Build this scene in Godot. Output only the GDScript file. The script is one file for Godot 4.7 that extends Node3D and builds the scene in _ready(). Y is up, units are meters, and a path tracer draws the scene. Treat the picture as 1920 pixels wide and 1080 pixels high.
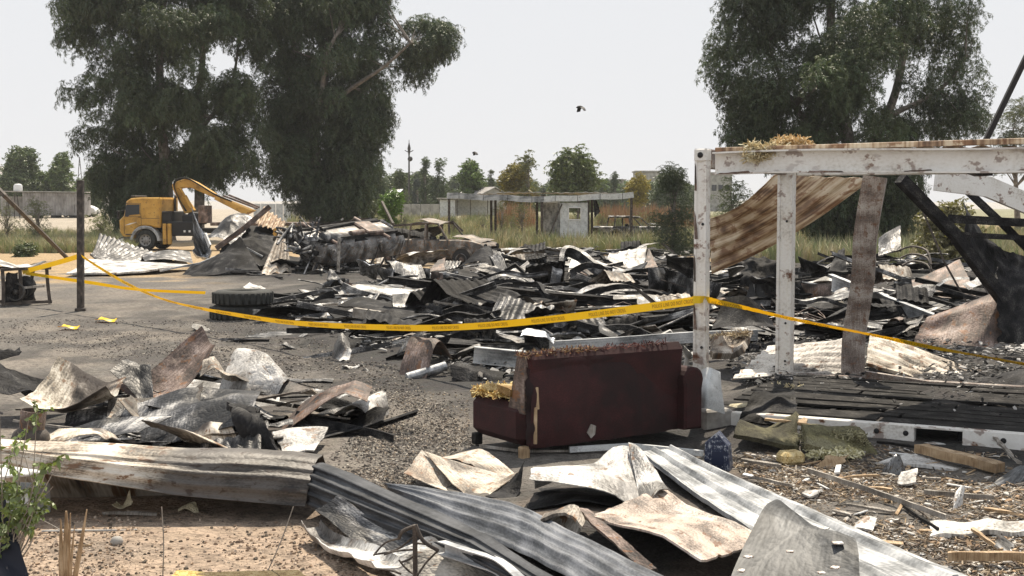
extends Node3D
# Burnt-out container yard behind barrier tape, eucalyptus trees and a crane truck behind.
const F := 2400.0
const HC := 2.05
const HOR := 390.0
var pitch := atan(150.0 / F)
var R := RandomNumberGenerator.new()
var N1 := FastNoiseLite.new()
var N2 := FastNoiseLite.new()
var NR := FastNoiseLite.new()
var M := {}
var taken := {}

# ---------------------------------------------------------------- mesh collector
class MB:
	var v := PackedVector3Array()
	var c := PackedColorArray()
	var uv := PackedVector2Array()
	var idx := PackedInt32Array()
	var xf := Transform3D.IDENTITY
	var col := Color.WHITE
	func vert(p: Vector3, t := Vector2.ZERO) -> int:
		v.append(xf * p); uv.append(t); c.append(col)
		return v.size() - 1
	func tri(a: int, b: int, d: int) -> void:
		idx.append(a); idx.append(b); idx.append(d)
	func quad(a: Vector3, b: Vector3, d: Vector3, e: Vector3) -> void:
		var w := a.distance_to(b)
		var h := a.distance_to(e)
		var i := vert(a, Vector2(0, 0))
		vert(b, Vector2(w, 0)); vert(d, Vector2(w, h)); vert(e, Vector2(0, h))
		tri(i, i + 1, i + 2); tri(i, i + 2, i + 3)
	func face(a: Vector3, b: Vector3, d: Vector3) -> void:
		var i := vert(a, Vector2(a.x, a.y))
		vert(b, Vector2(b.x, b.y)); vert(d, Vector2(d.x, d.y))
		tri(i, i + 1, i + 2)
	func box(o: Vector3, s: Vector3, bs := Basis.IDENTITY, bev := 0.0) -> void:
		# centre o, full size s; chamfered when bev > 0
		var h := s * 0.5
		var b := minf(bev, minf(h.x, minf(h.y, h.z)) * 0.9)
		var k := h - Vector3(b, b, b)
		var P := func(x: float, y: float, z: float) -> Vector3: return o + bs * Vector3(x, y, z)
		for a in 3:
			for sg in [-1.0, 1.0]:
				var ax := [a, (a + 1) % 3, (a + 2) % 3]
				var q := []
				for st in [[-1, -1], [1, -1], [1, 1], [-1, 1]]:
					var w := Vector3.ZERO
					w[ax[0]] = h[ax[0]] * sg; w[ax[1]] = k[ax[1]] * st[0]; w[ax[2]] = k[ax[2]] * st[1]
					q.append(P.call(w.x, w.y, w.z))
				if sg > 0: quad(q[3], q[2], q[1], q[0])
				else: quad(q[0], q[1], q[2], q[3])
		if b > 0.0:
			for a in 3:
				var p := (a + 1) % 3
				var r := (a + 2) % 3
				for s1 in [-1.0, 1.0]:
					for s2 in [-1.0, 1.0]:
						var q := []
						for st in [[-1, 0], [1, 0], [1, 1], [-1, 1]]:
							var w := Vector3.ZERO
							w[a] = k[a] * st[0]
							w[p] = (h[p] if st[1] == 0 else k[p]) * s1
							w[r] = (k[r] if st[1] == 0 else h[r]) * s2
							q.append(P.call(w.x, w.y, w.z))
						if s1 * s2 > 0: quad(q[3], q[2], q[1], q[0])
						else: quad(q[0], q[1], q[2], q[3])
			for s1 in [-1.0, 1.0]:
				for s2 in [-1.0, 1.0]:
					for s3 in [-1.0, 1.0]:
						var x: Vector3 = P.call(h.x * s1, k.y * s2, k.z * s3)
						var y: Vector3 = P.call(k.x * s1, h.y * s2, k.z * s3)
						var z: Vector3 = P.call(k.x * s1, k.y * s2, h.z * s3)
						if s1 * s2 * s3 > 0: face(x, z, y)
						else: face(x, y, z)
	func beam(a: Vector3, b: Vector3, w: float, h: float, bev := 0.004, roll := 0.0) -> void:
		var d := b - a
		var L := d.length()
		if L < 1e-5: return
		var X := d / L
		var up := Vector3.UP if absf(X.y) < 0.98 else Vector3.FORWARD
		var Z := X.cross(up).normalized()
		var Y := Z.cross(X)
		var bs := Basis(X, Y, Z) * Basis(Vector3.RIGHT, roll)
		box((a + b) * 0.5, Vector3(L, h, w), bs, bev)
	func tube(path: Array, rad, sides := 8, caps := true) -> void:
		var rings := []
		var up := Vector3.UP
		for i in path.size():
			var t: Vector3 = (path[mini(i + 1, path.size() - 1)] - path[maxi(i - 1, 0)]).normalized()
			if absf(t.dot(up)) > 0.97: up = Vector3(1, 0, 0.2).normalized()
			var s := t.cross(up).normalized()
			up = s.cross(t).normalized()
			var r: float = rad[i] if rad is Array else rad
			var ring := []
			for k in sides + 1:
				var a := TAU * k / sides
				ring.append(vert(path[i] + (s * cos(a) + up * sin(a)) * r, Vector2(a * r, i * 0.3)))
			rings.append(ring)
		for i in rings.size() - 1:
			for k in sides:
				tri(rings[i][k], rings[i + 1][k], rings[i + 1][k + 1])
				tri(rings[i][k], rings[i + 1][k + 1], rings[i][k + 1])
		if caps:
			for e in [0, rings.size() - 1]:
				var o := vert(path[e])
				for k in sides:
					var p: Vector3 = xf.affine_inverse() * v[rings[e][k]]
					var q: Vector3 = xf.affine_inverse() * v[rings[e][k + 1]]
					if e == 0: face(p, q, path[e])
					else: face(q, p, path[e])
	func sweep(path: Array, prof: PackedVector2Array, closed := true, twist := 0.0, ends := true) -> void:
		# flat-shaded sweep of a profile; prof x = side, y = up
		var fr := []
		var up := Vector3.UP
		for i in path.size():
			var t: Vector3 = (path[mini(i + 1, path.size() - 1)] - path[maxi(i - 1, 0)]).normalized()
			if absf(t.dot(up)) > 0.97: up = Vector3(0.3, 0, 1).normalized()
			var s := t.cross(up).normalized()
			up = s.cross(t).normalized()
			var bs := Basis(s, up, t)
			fr.append(bs * Basis(Vector3(0, 0, 1), twist * i / maxf(1.0, path.size() - 1)))
		var n := prof.size()
		var dist := 0.0
		for i in path.size() - 1:
			var L: float = path[i].distance_to(path[i + 1])
			var per := 0.0
			for k in (n if closed else n - 1):
				var p0 := prof[k]
				var p1 := prof[(k + 1) % n]
				var a: Vector3 = path[i] + fr[i] * Vector3(p0.x, p0.y, 0)
				var b: Vector3 = path[i] + fr[i] * Vector3(p1.x, p1.y, 0)
				var d: Vector3 = path[i + 1] + fr[i + 1] * Vector3(p1.x, p1.y, 0)
				var e: Vector3 = path[i + 1] + fr[i + 1] * Vector3(p0.x, p0.y, 0)
				var w := p0.distance_to(p1)
				var j := vert(a, Vector2(per, dist))
				vert(b, Vector2(per + w, dist)); vert(d, Vector2(per + w, dist + L)); vert(e, Vector2(per, dist + L))
				tri(j, j + 1, j + 2); tri(j, j + 2, j + 3)
				per += w
			dist += L
		if closed and ends:
			var t := Geometry2D.triangulate_polygon(prof)
			for e in [0, path.size() - 1]:
				for k in range(0, t.size(), 3):
					var q := []
					for m in 3:
						var p := prof[t[k + m]]
						q.append(path[e] + fr[e] * Vector3(p.x, p.y, 0))
					if e == 0: face(q[0], q[1], q[2])
					else: face(q[2], q[1], q[0])
	func prism(poly: PackedVector2Array, z0: float, z1: float, bev := 0.0) -> void:
		# polygon in x-y, extruded along z
		var P := poly
		if Geometry2D.is_polygon_clockwise(P):
			P = P.duplicate(); P.reverse()
		var inner := P
		if bev > 0.0:
			var o := Geometry2D.offset_polygon(P, -bev, Geometry2D.JOIN_MITER)
			if o.size() > 0 and o[0].size() == P.size():
				inner = o[0]
				if Geometry2D.is_polygon_clockwise(inner): inner.reverse()
				var best := 0
				for s in P.size():
					if inner[s].distance_to(P[0]) < inner[best].distance_to(P[0]): best = s
				var q := PackedVector2Array()
				for s in P.size(): q.append(inner[(s + best) % P.size()])
				inner = q
			else: bev = 0.0
		var t := Geometry2D.triangulate_polygon(inner)
		for k in range(0, t.size(), 3):
			var a := inner[t[k]]
			var b := inner[t[k + 1]]
			var d := inner[t[k + 2]]
			if (b - a).cross(d - a) < 0:
				var s := b; b = d; d = s
			face(Vector3(a.x, a.y, z1), Vector3(d.x, d.y, z1), Vector3(b.x, b.y, z1))
			face(Vector3(a.x, a.y, z0), Vector3(b.x, b.y, z0), Vector3(d.x, d.y, z0))
		for i in P.size():
			var a := P[i]
			var b := P[(i + 1) % P.size()]
			quad(Vector3(a.x, a.y, z1 - bev), Vector3(b.x, b.y, z1 - bev), Vector3(b.x, b.y, z0 + bev), Vector3(a.x, a.y, z0 + bev))
			if bev > 0.0:
				var ai := inner[i]
				var bi := inner[(i + 1) % P.size()]
				quad(Vector3(ai.x, ai.y, z1), Vector3(bi.x, bi.y, z1), Vector3(b.x, b.y, z1 - bev), Vector3(a.x, a.y, z1 - bev))
				quad(Vector3(a.x, a.y, z0 + bev), Vector3(b.x, b.y, z0 + bev), Vector3(bi.x, bi.y, z0), Vector3(ai.x, ai.y, z0))
	func lathe(prof: Array, sides := 20, o := Vector3.ZERO, bs := Basis.IDENTITY) -> void:
		# prof: Vector2(radius, height) along local y
		var rings := []
		for i in prof.size():
			var ring := []
			for k in sides + 1:
				var a := TAU * k / sides
				ring.append(vert(o + bs * Vector3(prof[i].x * cos(a), prof[i].y, prof[i].x * sin(a)), Vector2(a * prof[i].x, prof[i].y)))
			rings.append(ring)
		for i in rings.size() - 1:
			for k in sides:
				tri(rings[i][k], rings[i + 1][k + 1], rings[i][k + 1])
				tri(rings[i][k], rings[i + 1][k], rings[i + 1][k + 1])
	func grid(pts: Array, nu: int, nv: int, uvs: PackedVector2Array, cols: PackedColorArray, th: float) -> void:
		# smooth sheet of (nu+1)*(nv+1) points with a back side th below and a rim
		var base := v.size()
		var keep := col
		var nrm := PackedVector3Array(); nrm.resize(pts.size())
		for j in nv + 1:
			for i in nu + 1:
				var a: Vector3 = pts[j * (nu + 1) + mini(i + 1, nu)] - pts[j * (nu + 1) + maxi(i - 1, 0)]
				var b: Vector3 = pts[mini(j + 1, nv) * (nu + 1) + i] - pts[maxi(j - 1, 0) * (nu + 1) + i]
				nrm[j * (nu + 1) + i] = b.cross(a).normalized()
		for side in 2:
			for k in pts.size():
				col = cols[k]
				vert(pts[k] - nrm[k] * (th * side), uvs[k])
		var S := pts.size()
		for j in nv:
			for i in nu:
				var a := base + j * (nu + 1) + i
				var b := a + 1
				var d := a + nu + 2
				var e := a + nu + 1
				tri(a, e, d); tri(a, d, b)
				tri(a + S, d + S, e + S); tri(a + S, b + S, d + S)
		if th > 0.0:
			var rim := []
			for i in nu: rim.append([i, i + 1])
			for j in nv: rim.append([j * (nu + 1) + nu, (j + 1) * (nu + 1) + nu])
			for i in nu: rim.append([nv * (nu + 1) + nu - i, nv * (nu + 1) + nu - i - 1])
			for j in nv: rim.append([(nv - j) * (nu + 1), (nv - j - 1) * (nu + 1)])
			for e in rim:
				col = cols[e[0]]
				var i0 := v.size()
				for k in [e[0], e[1], e[1] + S, e[0] + S]:
					v.append(v[base + k]); c.append(cols[e[0]]); uv.append(uvs[k % S])
				tri(i0, i0 + 1, i0 + 2); tri(i0, i0 + 2, i0 + 3)
		col = keep
	func mesh(shift := Vector3.ZERO) -> ArrayMesh:
		var n := PackedVector3Array(); n.resize(v.size())
		for k in range(0, idx.size(), 3):
			var a := idx[k]
			var b := idx[k + 1]
			var d := idx[k + 2]
			var f := (v[d] - v[a]).cross(v[b] - v[a])
			n[a] += f; n[b] += f; n[d] += f
		var w := PackedVector3Array(); w.resize(v.size())
		for k in v.size():
			n[k] = n[k].normalized() if n[k].length_squared() > 1e-18 else Vector3.UP
			w[k] = v[k] - shift
		var ar := []
		ar.resize(Mesh.ARRAY_MAX)
		ar[Mesh.ARRAY_VERTEX] = w
		ar[Mesh.ARRAY_NORMAL] = n
		ar[Mesh.ARRAY_COLOR] = c
		ar[Mesh.ARRAY_TEX_UV] = uv
		ar[Mesh.ARRAY_INDEX] = idx
		var m := ArrayMesh.new()
		m.add_surface_from_arrays(Mesh.PRIMITIVE_TRIANGLES, ar)
		return m
	func bounds() -> AABB:
		var b := AABB(v[0], Vector3.ZERO)
		for p in v: b = b.expand(p)
		return b

# ---------------------------------------------------------------- pixels to places
func ray(px: float, py: float) -> Vector3:
	var d := Vector3((px - 960.0) / F, -(py - 540.0) / F, -1.0)
	return Basis(Vector3.RIGHT, -pitch) * d
func D(px: float, py: float, z: float) -> Vector3:      # the point at depth z
	var d := ray(px, py)
	return Vector3(0, HC, 0) + d * (z / -d.z)
func G(px: float, py: float, y := 0.0) -> Vector3:      # the point on the level y
	var d := ray(px, py)
	return Vector3(0, HC, 0) + d * ((y - HC) / d.y)
func dep(gy: float) -> float:                            # depth of the level ground at image row gy
	return -G(960, gy).z
func Q(a: Array) -> Vector3:                             # [px, py, row of the ground it stands over]
	return D(a[0], a[1], dep(a[2]))

func numbered(called: String) -> String:
	var k: int = taken.get(called, 0)
	taken[called] = k + 1
	return called if k == 0 else "%s_%03d" % [called, k]
func metas(o: Node, label: String, cat: String, group := "", kind := "") -> void:
	if label: o.set_meta("label", label)
	if cat: o.set_meta("category", cat)
	if group: o.set_meta("group", group)
	if kind: o.set_meta("kind", kind)
func thing(called: String, label: String, cat: String, at: Vector3, group := "") -> Node3D:
	var o := Node3D.new()
	o.name = numbered(called)
	add_child(o)
	o.position = at
	metas(o, label, cat, group)
	return o
func inst(mesh: Mesh, mat: Material, called: String, parent: Node) -> MeshInstance3D:
	var o := MeshInstance3D.new()
	o.name = called
	o.mesh = mesh
	o.material_override = mat
	parent.add_child(o, true)
	return o
func origin_of(n: Node3D) -> Vector3:
	var p := Vector3.ZERO
	var k: Node = n
	while k is Node3D and k != self:
		p += (k as Node3D).position
		k = k.get_parent()
	return p
func part(mb: MB, called: String, mat: Material, parent: Node3D) -> MeshInstance3D:   # mb in world axes
	return inst(mb.mesh(origin_of(parent)), mat, called, parent)
func solo(mb: MB, called: String, mat: Material, label: String, cat: String, group := "", kind := "") -> MeshInstance3D:
	var b := mb.bounds()
	var at := Vector3(b.get_center().x, b.position.y, b.get_center().z)
	var o := inst(mb.mesh(at), mat, numbered(called), self)
	o.position = at
	metas(o, label, cat, group, kind)
	return o
func struct(mb: MB, called: String, mat: Material) -> MeshInstance3D:
	var o := inst(mb.mesh(), mat, called, self)
	o.set_meta("kind", "structure")
	return o

# ---------------------------------------------------------------- materials
func lin(r: float, g: float, b: float) -> Color:
	return Color(r, g, b).linear_to_srgb()
func noise_bytes(sz: int, freq: float, sd: int, kind := 0) -> PackedByteArray:
	var n := FastNoiseLite.new()
	n.seed = sd
	n.frequency = freq
	n.fractal_octaves = 5
	if kind == 1: n.fractal_type = FastNoiseLite.FRACTAL_RIDGED
	if kind == 2:
		n.noise_type = FastNoiseLite.TYPE_CELLULAR
		n.cellular_return_type = FastNoiseLite.RETURN_DISTANCE
		n.fractal_type = FastNoiseLite.FRACTAL_NONE
	if kind == 3:
		n.noise_type = FastNoiseLite.TYPE_CELLULAR
		n.cellular_return_type = FastNoiseLite.RETURN_CELL_VALUE
		n.fractal_type = FastNoiseLite.FRACTAL_NONE
	var im := n.get_seamless_image(sz, sz)
	im.convert(Image.FORMAT_L8)
	return im.get_data()
var banks := {}
func bank(sz: int, f: float, sd: int) -> PackedByteArray:
	var k := "%d %d" % [sz, int(f * 1000) * 4 + sd % 2]
	if not banks.has(k): banks[k] = noise_bytes(sz, f, sd)
	return banks[k]
func stain_tex(ramp: Array, sd: int, f0 := 0.006, f1 := 0.12, streak := 0.0, spots := Color(0, 0, 0, 0), spot_at := 0.75, sz := 420) -> ImageTexture:
	# ramp: [[t, r, g, b] ...] linear base colours; coarse + fine noise pick the colour; spots: a second stain
	var a := bank(sz, f0, sd)
	var b := bank(sz, f1, sd + 1)
	var s := bank(sz, 0.02, sd + 2)
	var ox := sd * 97
	var oy := sd * 53
	var lut := []
	for k in 256:
		var t := k / 255.0
		var i := 0
		while i < ramp.size() - 2 and t > ramp[i + 1][0]: i += 1
		var w := clampf((t - ramp[i][0]) / (ramp[i + 1][0] - ramp[i][0]), 0, 1)
		var q := Color(lerpf(ramp[i][1], ramp[i + 1][1], w), lerpf(ramp[i][2], ramp[i + 1][2], w), lerpf(ramp[i][3], ramp[i + 1][3], w)).linear_to_srgb()
		lut.append(q)
	var sp := Color(spots.r, spots.g, spots.b).linear_to_srgb()
	var out := PackedByteArray()
	out.resize(sz * sz * 3)
	var at := 0
	for y in sz:
		for x in sz:
			var k := ((y + oy) % sz) * sz + (x + ox) % sz
			var fine: float = b[k]
			if streak > 0.0:
				var fy := y / 14.0
				var r0 := int(fy)
				var xx := (x + oy) % sz
				fine = lerpf(fine, lerpf(b[r0 * sz + xx], b[(r0 + 1) * sz + xx], fy - r0) * minf(1.0, (sz - y) / 60.0) + b[xx] * maxf(0.0, 1.0 - (sz - y) / 60.0), streak)
			var t := clampf((a[k] * 0.5 + fine * 0.5 - 128.0) * 1.9 + 128.0, 0, 255)
			var q: Color = lut[int(t)]
			if spots.a > 0.0:
				var w := clampf((s[(k + 7919) % (sz * sz)] / 255.0 * .78 + b[k] / 255.0 * .22 - spot_at + .05) * 18.0, 0, 1) * spots.a
				q = q.lerp(sp, w)
			out[at] = int(q.r * 255); out[at + 1] = int(q.g * 255); out[at + 2] = int(q.b * 255)
			at += 3
	var im := Image.create_from_data(sz, sz, false, Image.FORMAT_RGB8, out)
	return ImageTexture.create_from_image(im)
func height_tex(freq: float, sd: int, kind := 0, sz := 512) -> ImageTexture:
	return ImageTexture.create_from_image(Image.create_from_data(sz, sz, false, Image.FORMAT_L8, noise_bytes(sz, freq, sd, kind)))
func mat(tex: Texture2D, rough: float, metal := 0.0, tile := 1.0, tri := false, bump: Texture2D = null, bump_cm := 0.4, tint := Color.WHITE) -> StandardMaterial3D:
	var m := StandardMaterial3D.new()
	m.albedo_texture = tex
	m.albedo_color = tint
	m.roughness = rough
	m.metallic = metal
	m.vertex_color_use_as_albedo = true
	m.cull_mode = BaseMaterial3D.CULL_DISABLED
	m.uv1_scale = Vector3.ONE / tile
	if tri: m.uv1_triplanar = true
	if bump:
		m.heightmap_enabled = true
		m.heightmap_texture = bump
		m.heightmap_scale = bump_cm
	return m
func plain(r: float, g: float, b: float, rough := 0.7, metal := 0.0) -> StandardMaterial3D:
	var m := StandardMaterial3D.new()
	m.albedo_color = lin(r, g, b)
	m.roughness = rough
	m.metallic = metal
	m.vertex_color_use_as_albedo = true
	m.cull_mode = BaseMaterial3D.CULL_DISABLED
	return m
func make_materials() -> void:
	var hb := height_tex(0.03, 71)
	var hf := height_tex(0.09, 72)
	var wr := height_tex(0.028, 73, 1)
	M.hb = hb
	M.hf = hf
	# sooty sheet steel: black, blue-grey scale, pale ash
	M.soot = mat(stain_tex([[0.0, .012, .012, .013], [0.38, .03, .03, .032], [0.52, .09, .09, .095], [0.68, .24, .235, .23], [0.85, .48, .47, .45], [1.0, .6, .58, .55]], 11, 0.008, 0.13, 0.5), 0.5, 0.25, 1.6, false, wr, 0.6)
	M.black = mat(stain_tex([[0.0, .008, .008, .009], [0.5, .02, .02, .022], [0.7, .045, .044, .043], [1.0, .11, .105, .1]], 13, 0.01, 0.13, 0.3), 0.7, 0.0, 1.4, false, wr, 0.6)
	M.black.metallic_specular = 0.25
	M.ash = mat(stain_tex([[0.0, .08, .075, .07], [0.3, .3, .29, .275], [0.5, .52, .51, .49], [0.7, .66, .65, .63], [1.0, .76, .75, .73]], 17, 0.007, 0.13, 0.35, Color(.16, .085, .045, .8), 0.74), 0.55, 0.0, 1.5, false, wr, 0.8)
	M.galv = mat(stain_tex([[0.0, .1, .105, .11], [0.35, .25, .26, .27], [0.6, .42, .43, .44], [1.0, .6, .61, .62]], 19, 0.008, 0.13, 0.6), 0.55, 0.2, 1.8, false, wr, 0.25)
	M.galv.metallic_specular = 0.35
	M.cream = mat(stain_tex([[0.0, .06, .05, .04], [0.25, .27, .23, .18], [0.45, .52, .47, .4], [0.65, .66, .62, .55], [1.0, .74, .71, .66]], 23, 0.006, 0.135, 0.5, Color(.15, .07, .03, .8), 0.7), 0.55, 0.0, 1.5, false, wr, 0.3)
	M.tan = mat(stain_tex([[0.0, .05, .042, .035], [0.3, .16, .135, .11], [0.5, .33, .29, .24], [0.7, .5, .455, .395], [1.0, .64, .6, .54]], 29, 0.007, 0.13, 0.4, Color(.2, .1, .045, .8), 0.69), 0.65, 0.0, 1.4, false, wr, 0.5)
	M.rust = mat(stain_tex([[0.0, .03, .025, .022], [0.35, .085, .06, .048], [0.55, .15, .105, .085], [0.75, .24, .18, .155], [1.0, .36, .3, .27]], 31, 0.008, 0.13, 0.5, Color(.19, .075, .025, .7), 0.7), 0.65, 0.1, 1.4, false, wr, 0.45)
	M.stripe = mat(stain_tex([[0.0, .1, .06, .035], [0.3, .24, .15, .09], [0.5, .42, .31, .2], [0.7, .52, .42, .3], [1.0, .6, .52, .4]], 37, 0.012, 0.13, 0.95, Color(.16, .07, .03, .6), 0.66), 0.6, 0.0, 2.2, false, wr, 0.25)
	M.white_paint = mat(stain_tex([[0.0, .4, .36, .31], [0.25, .66, .63, .57], [0.5, .76, .74, .7], [1.0, .82, .81, .78]], 41, 0.007, 0.13, 0.2, Color(.11, .042, .02, .95), 0.705), 0.42, 0.0, 2.1, true, hf, 0.06)
	M.scorched_paint = mat(stain_tex([[0.0, .05, .035, .03], [0.35, .16, .12, .1], [0.55, .33, .29, .26], [1.0, .5, .48, .45]], 43, 0.008, 0.13, 0.4, Color(.13, .05, .02, .9), 0.7), 0.55, 0.0, 1.0, true, hf, 0.1)
	M.post = mat(stain_tex([[0.0, .02, .016, .013], [0.4, .05, .04, .034], [0.7, .1, .08, .065], [1.0, .17, .14, .11]], 47, 0.01, 0.13, 0.4), 0.75, 0.0, 0.8, true, hf, 0.15)
	M.char_wood = mat(stain_tex([[0.0, .014, .014, .014], [0.5, .03, .029, .028], [0.8, .06, .057, .054], [1.0, .12, .115, .11]], 53, 0.01, 0.13, 0.5), 0.85, 0.0, 1.3, true, hf, 0.2)
	M.char_wood.metallic_specular = 0.2
	M.wood = mat(stain_tex([[0.0, .15, .09, .045], [0.35, .3, .2, .11], [0.6, .42, .3, .18], [1.0, .55, .42, .28]], 59, 0.01, 0.13, 0.9), 0.75, 0.0, 0.7, true, hf, 0.12)
	M.grey_wood = mat(stain_tex([[0.0, .1, .085, .07], [0.35, .22, .195, .165], [0.6, .35, .32, .285], [1.0, .52, .49, .44]], 61, 0.01, 0.13, 0.9), 0.8, 0.0, 0.7, true, hf, 0.12)
	M.foam = mat(stain_tex([[0.0, .2, .12, .035], [0.35, .42, .3, .12], [0.6, .6, .48, .25], [1.0, .72, .63, .4]], 67, 0.02, 0.08), 0.95, 0.0, 0.5, true, hf, 0.8)
	M.wool = mat(stain_tex([[0.0, .3, .25, .15], [0.4, .52, .46, .31], [1.0, .72, .67, .52]], 73, 0.02, 0.08), 0.95, 0.0, 0.5, true, hf, 0.8)
	M.wool_dirty = mat(stain_tex([[0.0, .05, .045, .03], [0.4, .16, .145, .085], [1.0, .34, .32, .2]], 75, 0.02, 0.08), 0.95, 0.0, 0.6, true, hf, 0.8)
	M.maroon = mat(stain_tex([[0.0, .01, .002, .002], [0.4, .027, .0042, .0044], [0.7, .038, .0065, .0068], [1.0, .065, .015, .014]], 79, 0.008, 0.13, 0.0, Color(.02, .012, .01, .5), 0.7), 0.85, 0.0, 0.9, true, hf, 0.12)
	M.yellow_paint = mat(stain_tex([[0.0, .2, .11, .025], [0.3, .42, .235, .045], [0.6, .52, .29, .05], [1.0, .58, .35, .08]], 83, 0.007, 0.13, 0.2, Color(.14, .07, .02, .6), 0.74), 0.5, 0.0, 2.2, true)
	M.burnt_car = mat(stain_tex([[0.0, .03, .028, .027], [0.35, .085, .08, .077], [0.55, .19, .185, .18], [0.75, .33, .325, .32], [1.0, .46, .45, .44]], 89, 0.007, 0.13, 0.1, Color(.15, .085, .045, .8), 0.68), 0.55, 0.3, 1.6, true, wr, 0.3)
	M.brown_car = mat(stain_tex([[0.0, .02, .018, .016], [0.35, .06, .053, .046], [0.55, .13, .11, .09], [0.75, .21, .185, .16], [1.0, .34, .315, .29]], 97, 0.007, 0.13, 0.1, Color(.16, .08, .035, .8), 0.64), 0.6, 0.2, 1.6, true, wr, 0.3)
	M.bark = mat(stain_tex([[0.0, .05, .042, .035], [0.4, .13, .11, .092], [0.7, .24, .21, .18], [1.0, .34, .31, .27]], 101, 0.01, 0.13, 0.7), 0.9, 0.0, 2.0, true, hb, 1.5)
	M.container = mat(stain_tex([[0.0, .14, .13, .12], [0.4, .3, .285, .27], [1.0, .42, .4, .385]], 103, 0.008, 0.13, 0.8), 0.6, 0.0, 3.0, true)
	M.concrete = mat(stain_tex([[0.0, .2, .19, .175], [0.5, .34, .325, .3], [1.0, .45, .43, .4]], 107, 0.01, 0.13), 0.9, 0.0, 4.0, true)
	M.ground = mat(stain_tex([[0.0, .42, .41, .4], [0.3, .66, .65, .64], [0.5, .86, .85, .84], [0.7, 1, .99, .97], [1.0, 1, 1, 1]], 109, 0.02, 0.1, 0.0, Color(.35, .33, .31, .7), 0.7, 1024), 0.95, 0.0, 2.6, true, height_tex(0.05, 111, 0, 1024), 2.2)
	(M.ground as StandardMaterial3D).uv1_world_triplanar = true
	M.plastic_blue = mat(stain_tex([[0.0, .006, .01, .03], [0.55, .012, .022, .06], [0.66, .03, .045, .09], [0.72, .4, .42, .46], [1.0, .6, .62, .65]], 113, 0.02, 0.13, 0.6), 0.5, 0.0, 0.35, true)
	M.rubber = mat(stain_tex([[0.0, .012, .013, .012], [0.6, .03, .032, .03], [1.0, .07, .068, .064]], 127, 0.01, 0.13), 0.85, 0.0, 0.8, true)
	M.tape = plain(.86, .63, .02, 0.35)
	M.tape.backlight_enabled = true
	M.tape.backlight = lin(.5, .33, .02)
	M.print_ink = plain(.3, .19, .015, 0.6)
	M.dark = plain(.012, .012, .013, 0.7)
	M.steel = plain(.06, .055, .05, 0.5, 0.3)
	M.white = plain(.7, .7, .69, 0.4)
	M.glass_dark = plain(.015, .018, .02, 0.08)
	M.foil = mat(stain_tex([[0.0, .15, .16, .17], [0.4, .45, .46, .48], [1.0, .75, .77, .8]], 131, 0.015, 0.13), 0.22, 0.75, 1.0, false, wr, 1.2)
	M.drum = mat(stain_tex([[0.0, .35, .36, .37], [0.4, .58, .6, .6], [1.0, .68, .7, .7]], 137, 0.008, 0.13, 0.0, Color(.15, .13, .11, .7), 0.75), 0.4, 0.0, 1.0, true, wr, 0.3)
	M.chip = plain(1, 1, 1, 0.85)
	var lf := plain(1, 1, 1, 0.5)
	lf.backlight_enabled = true
	lf.backlight = Color(0.7, 0.72, 0.4)
	M.leaf = lf
	var gr := plain(1, 1, 1, 0.8)
	gr.backlight_enabled = true
	gr.backlight = Color(0.4, 0.4, 0.35)
	M.grass = gr

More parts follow.
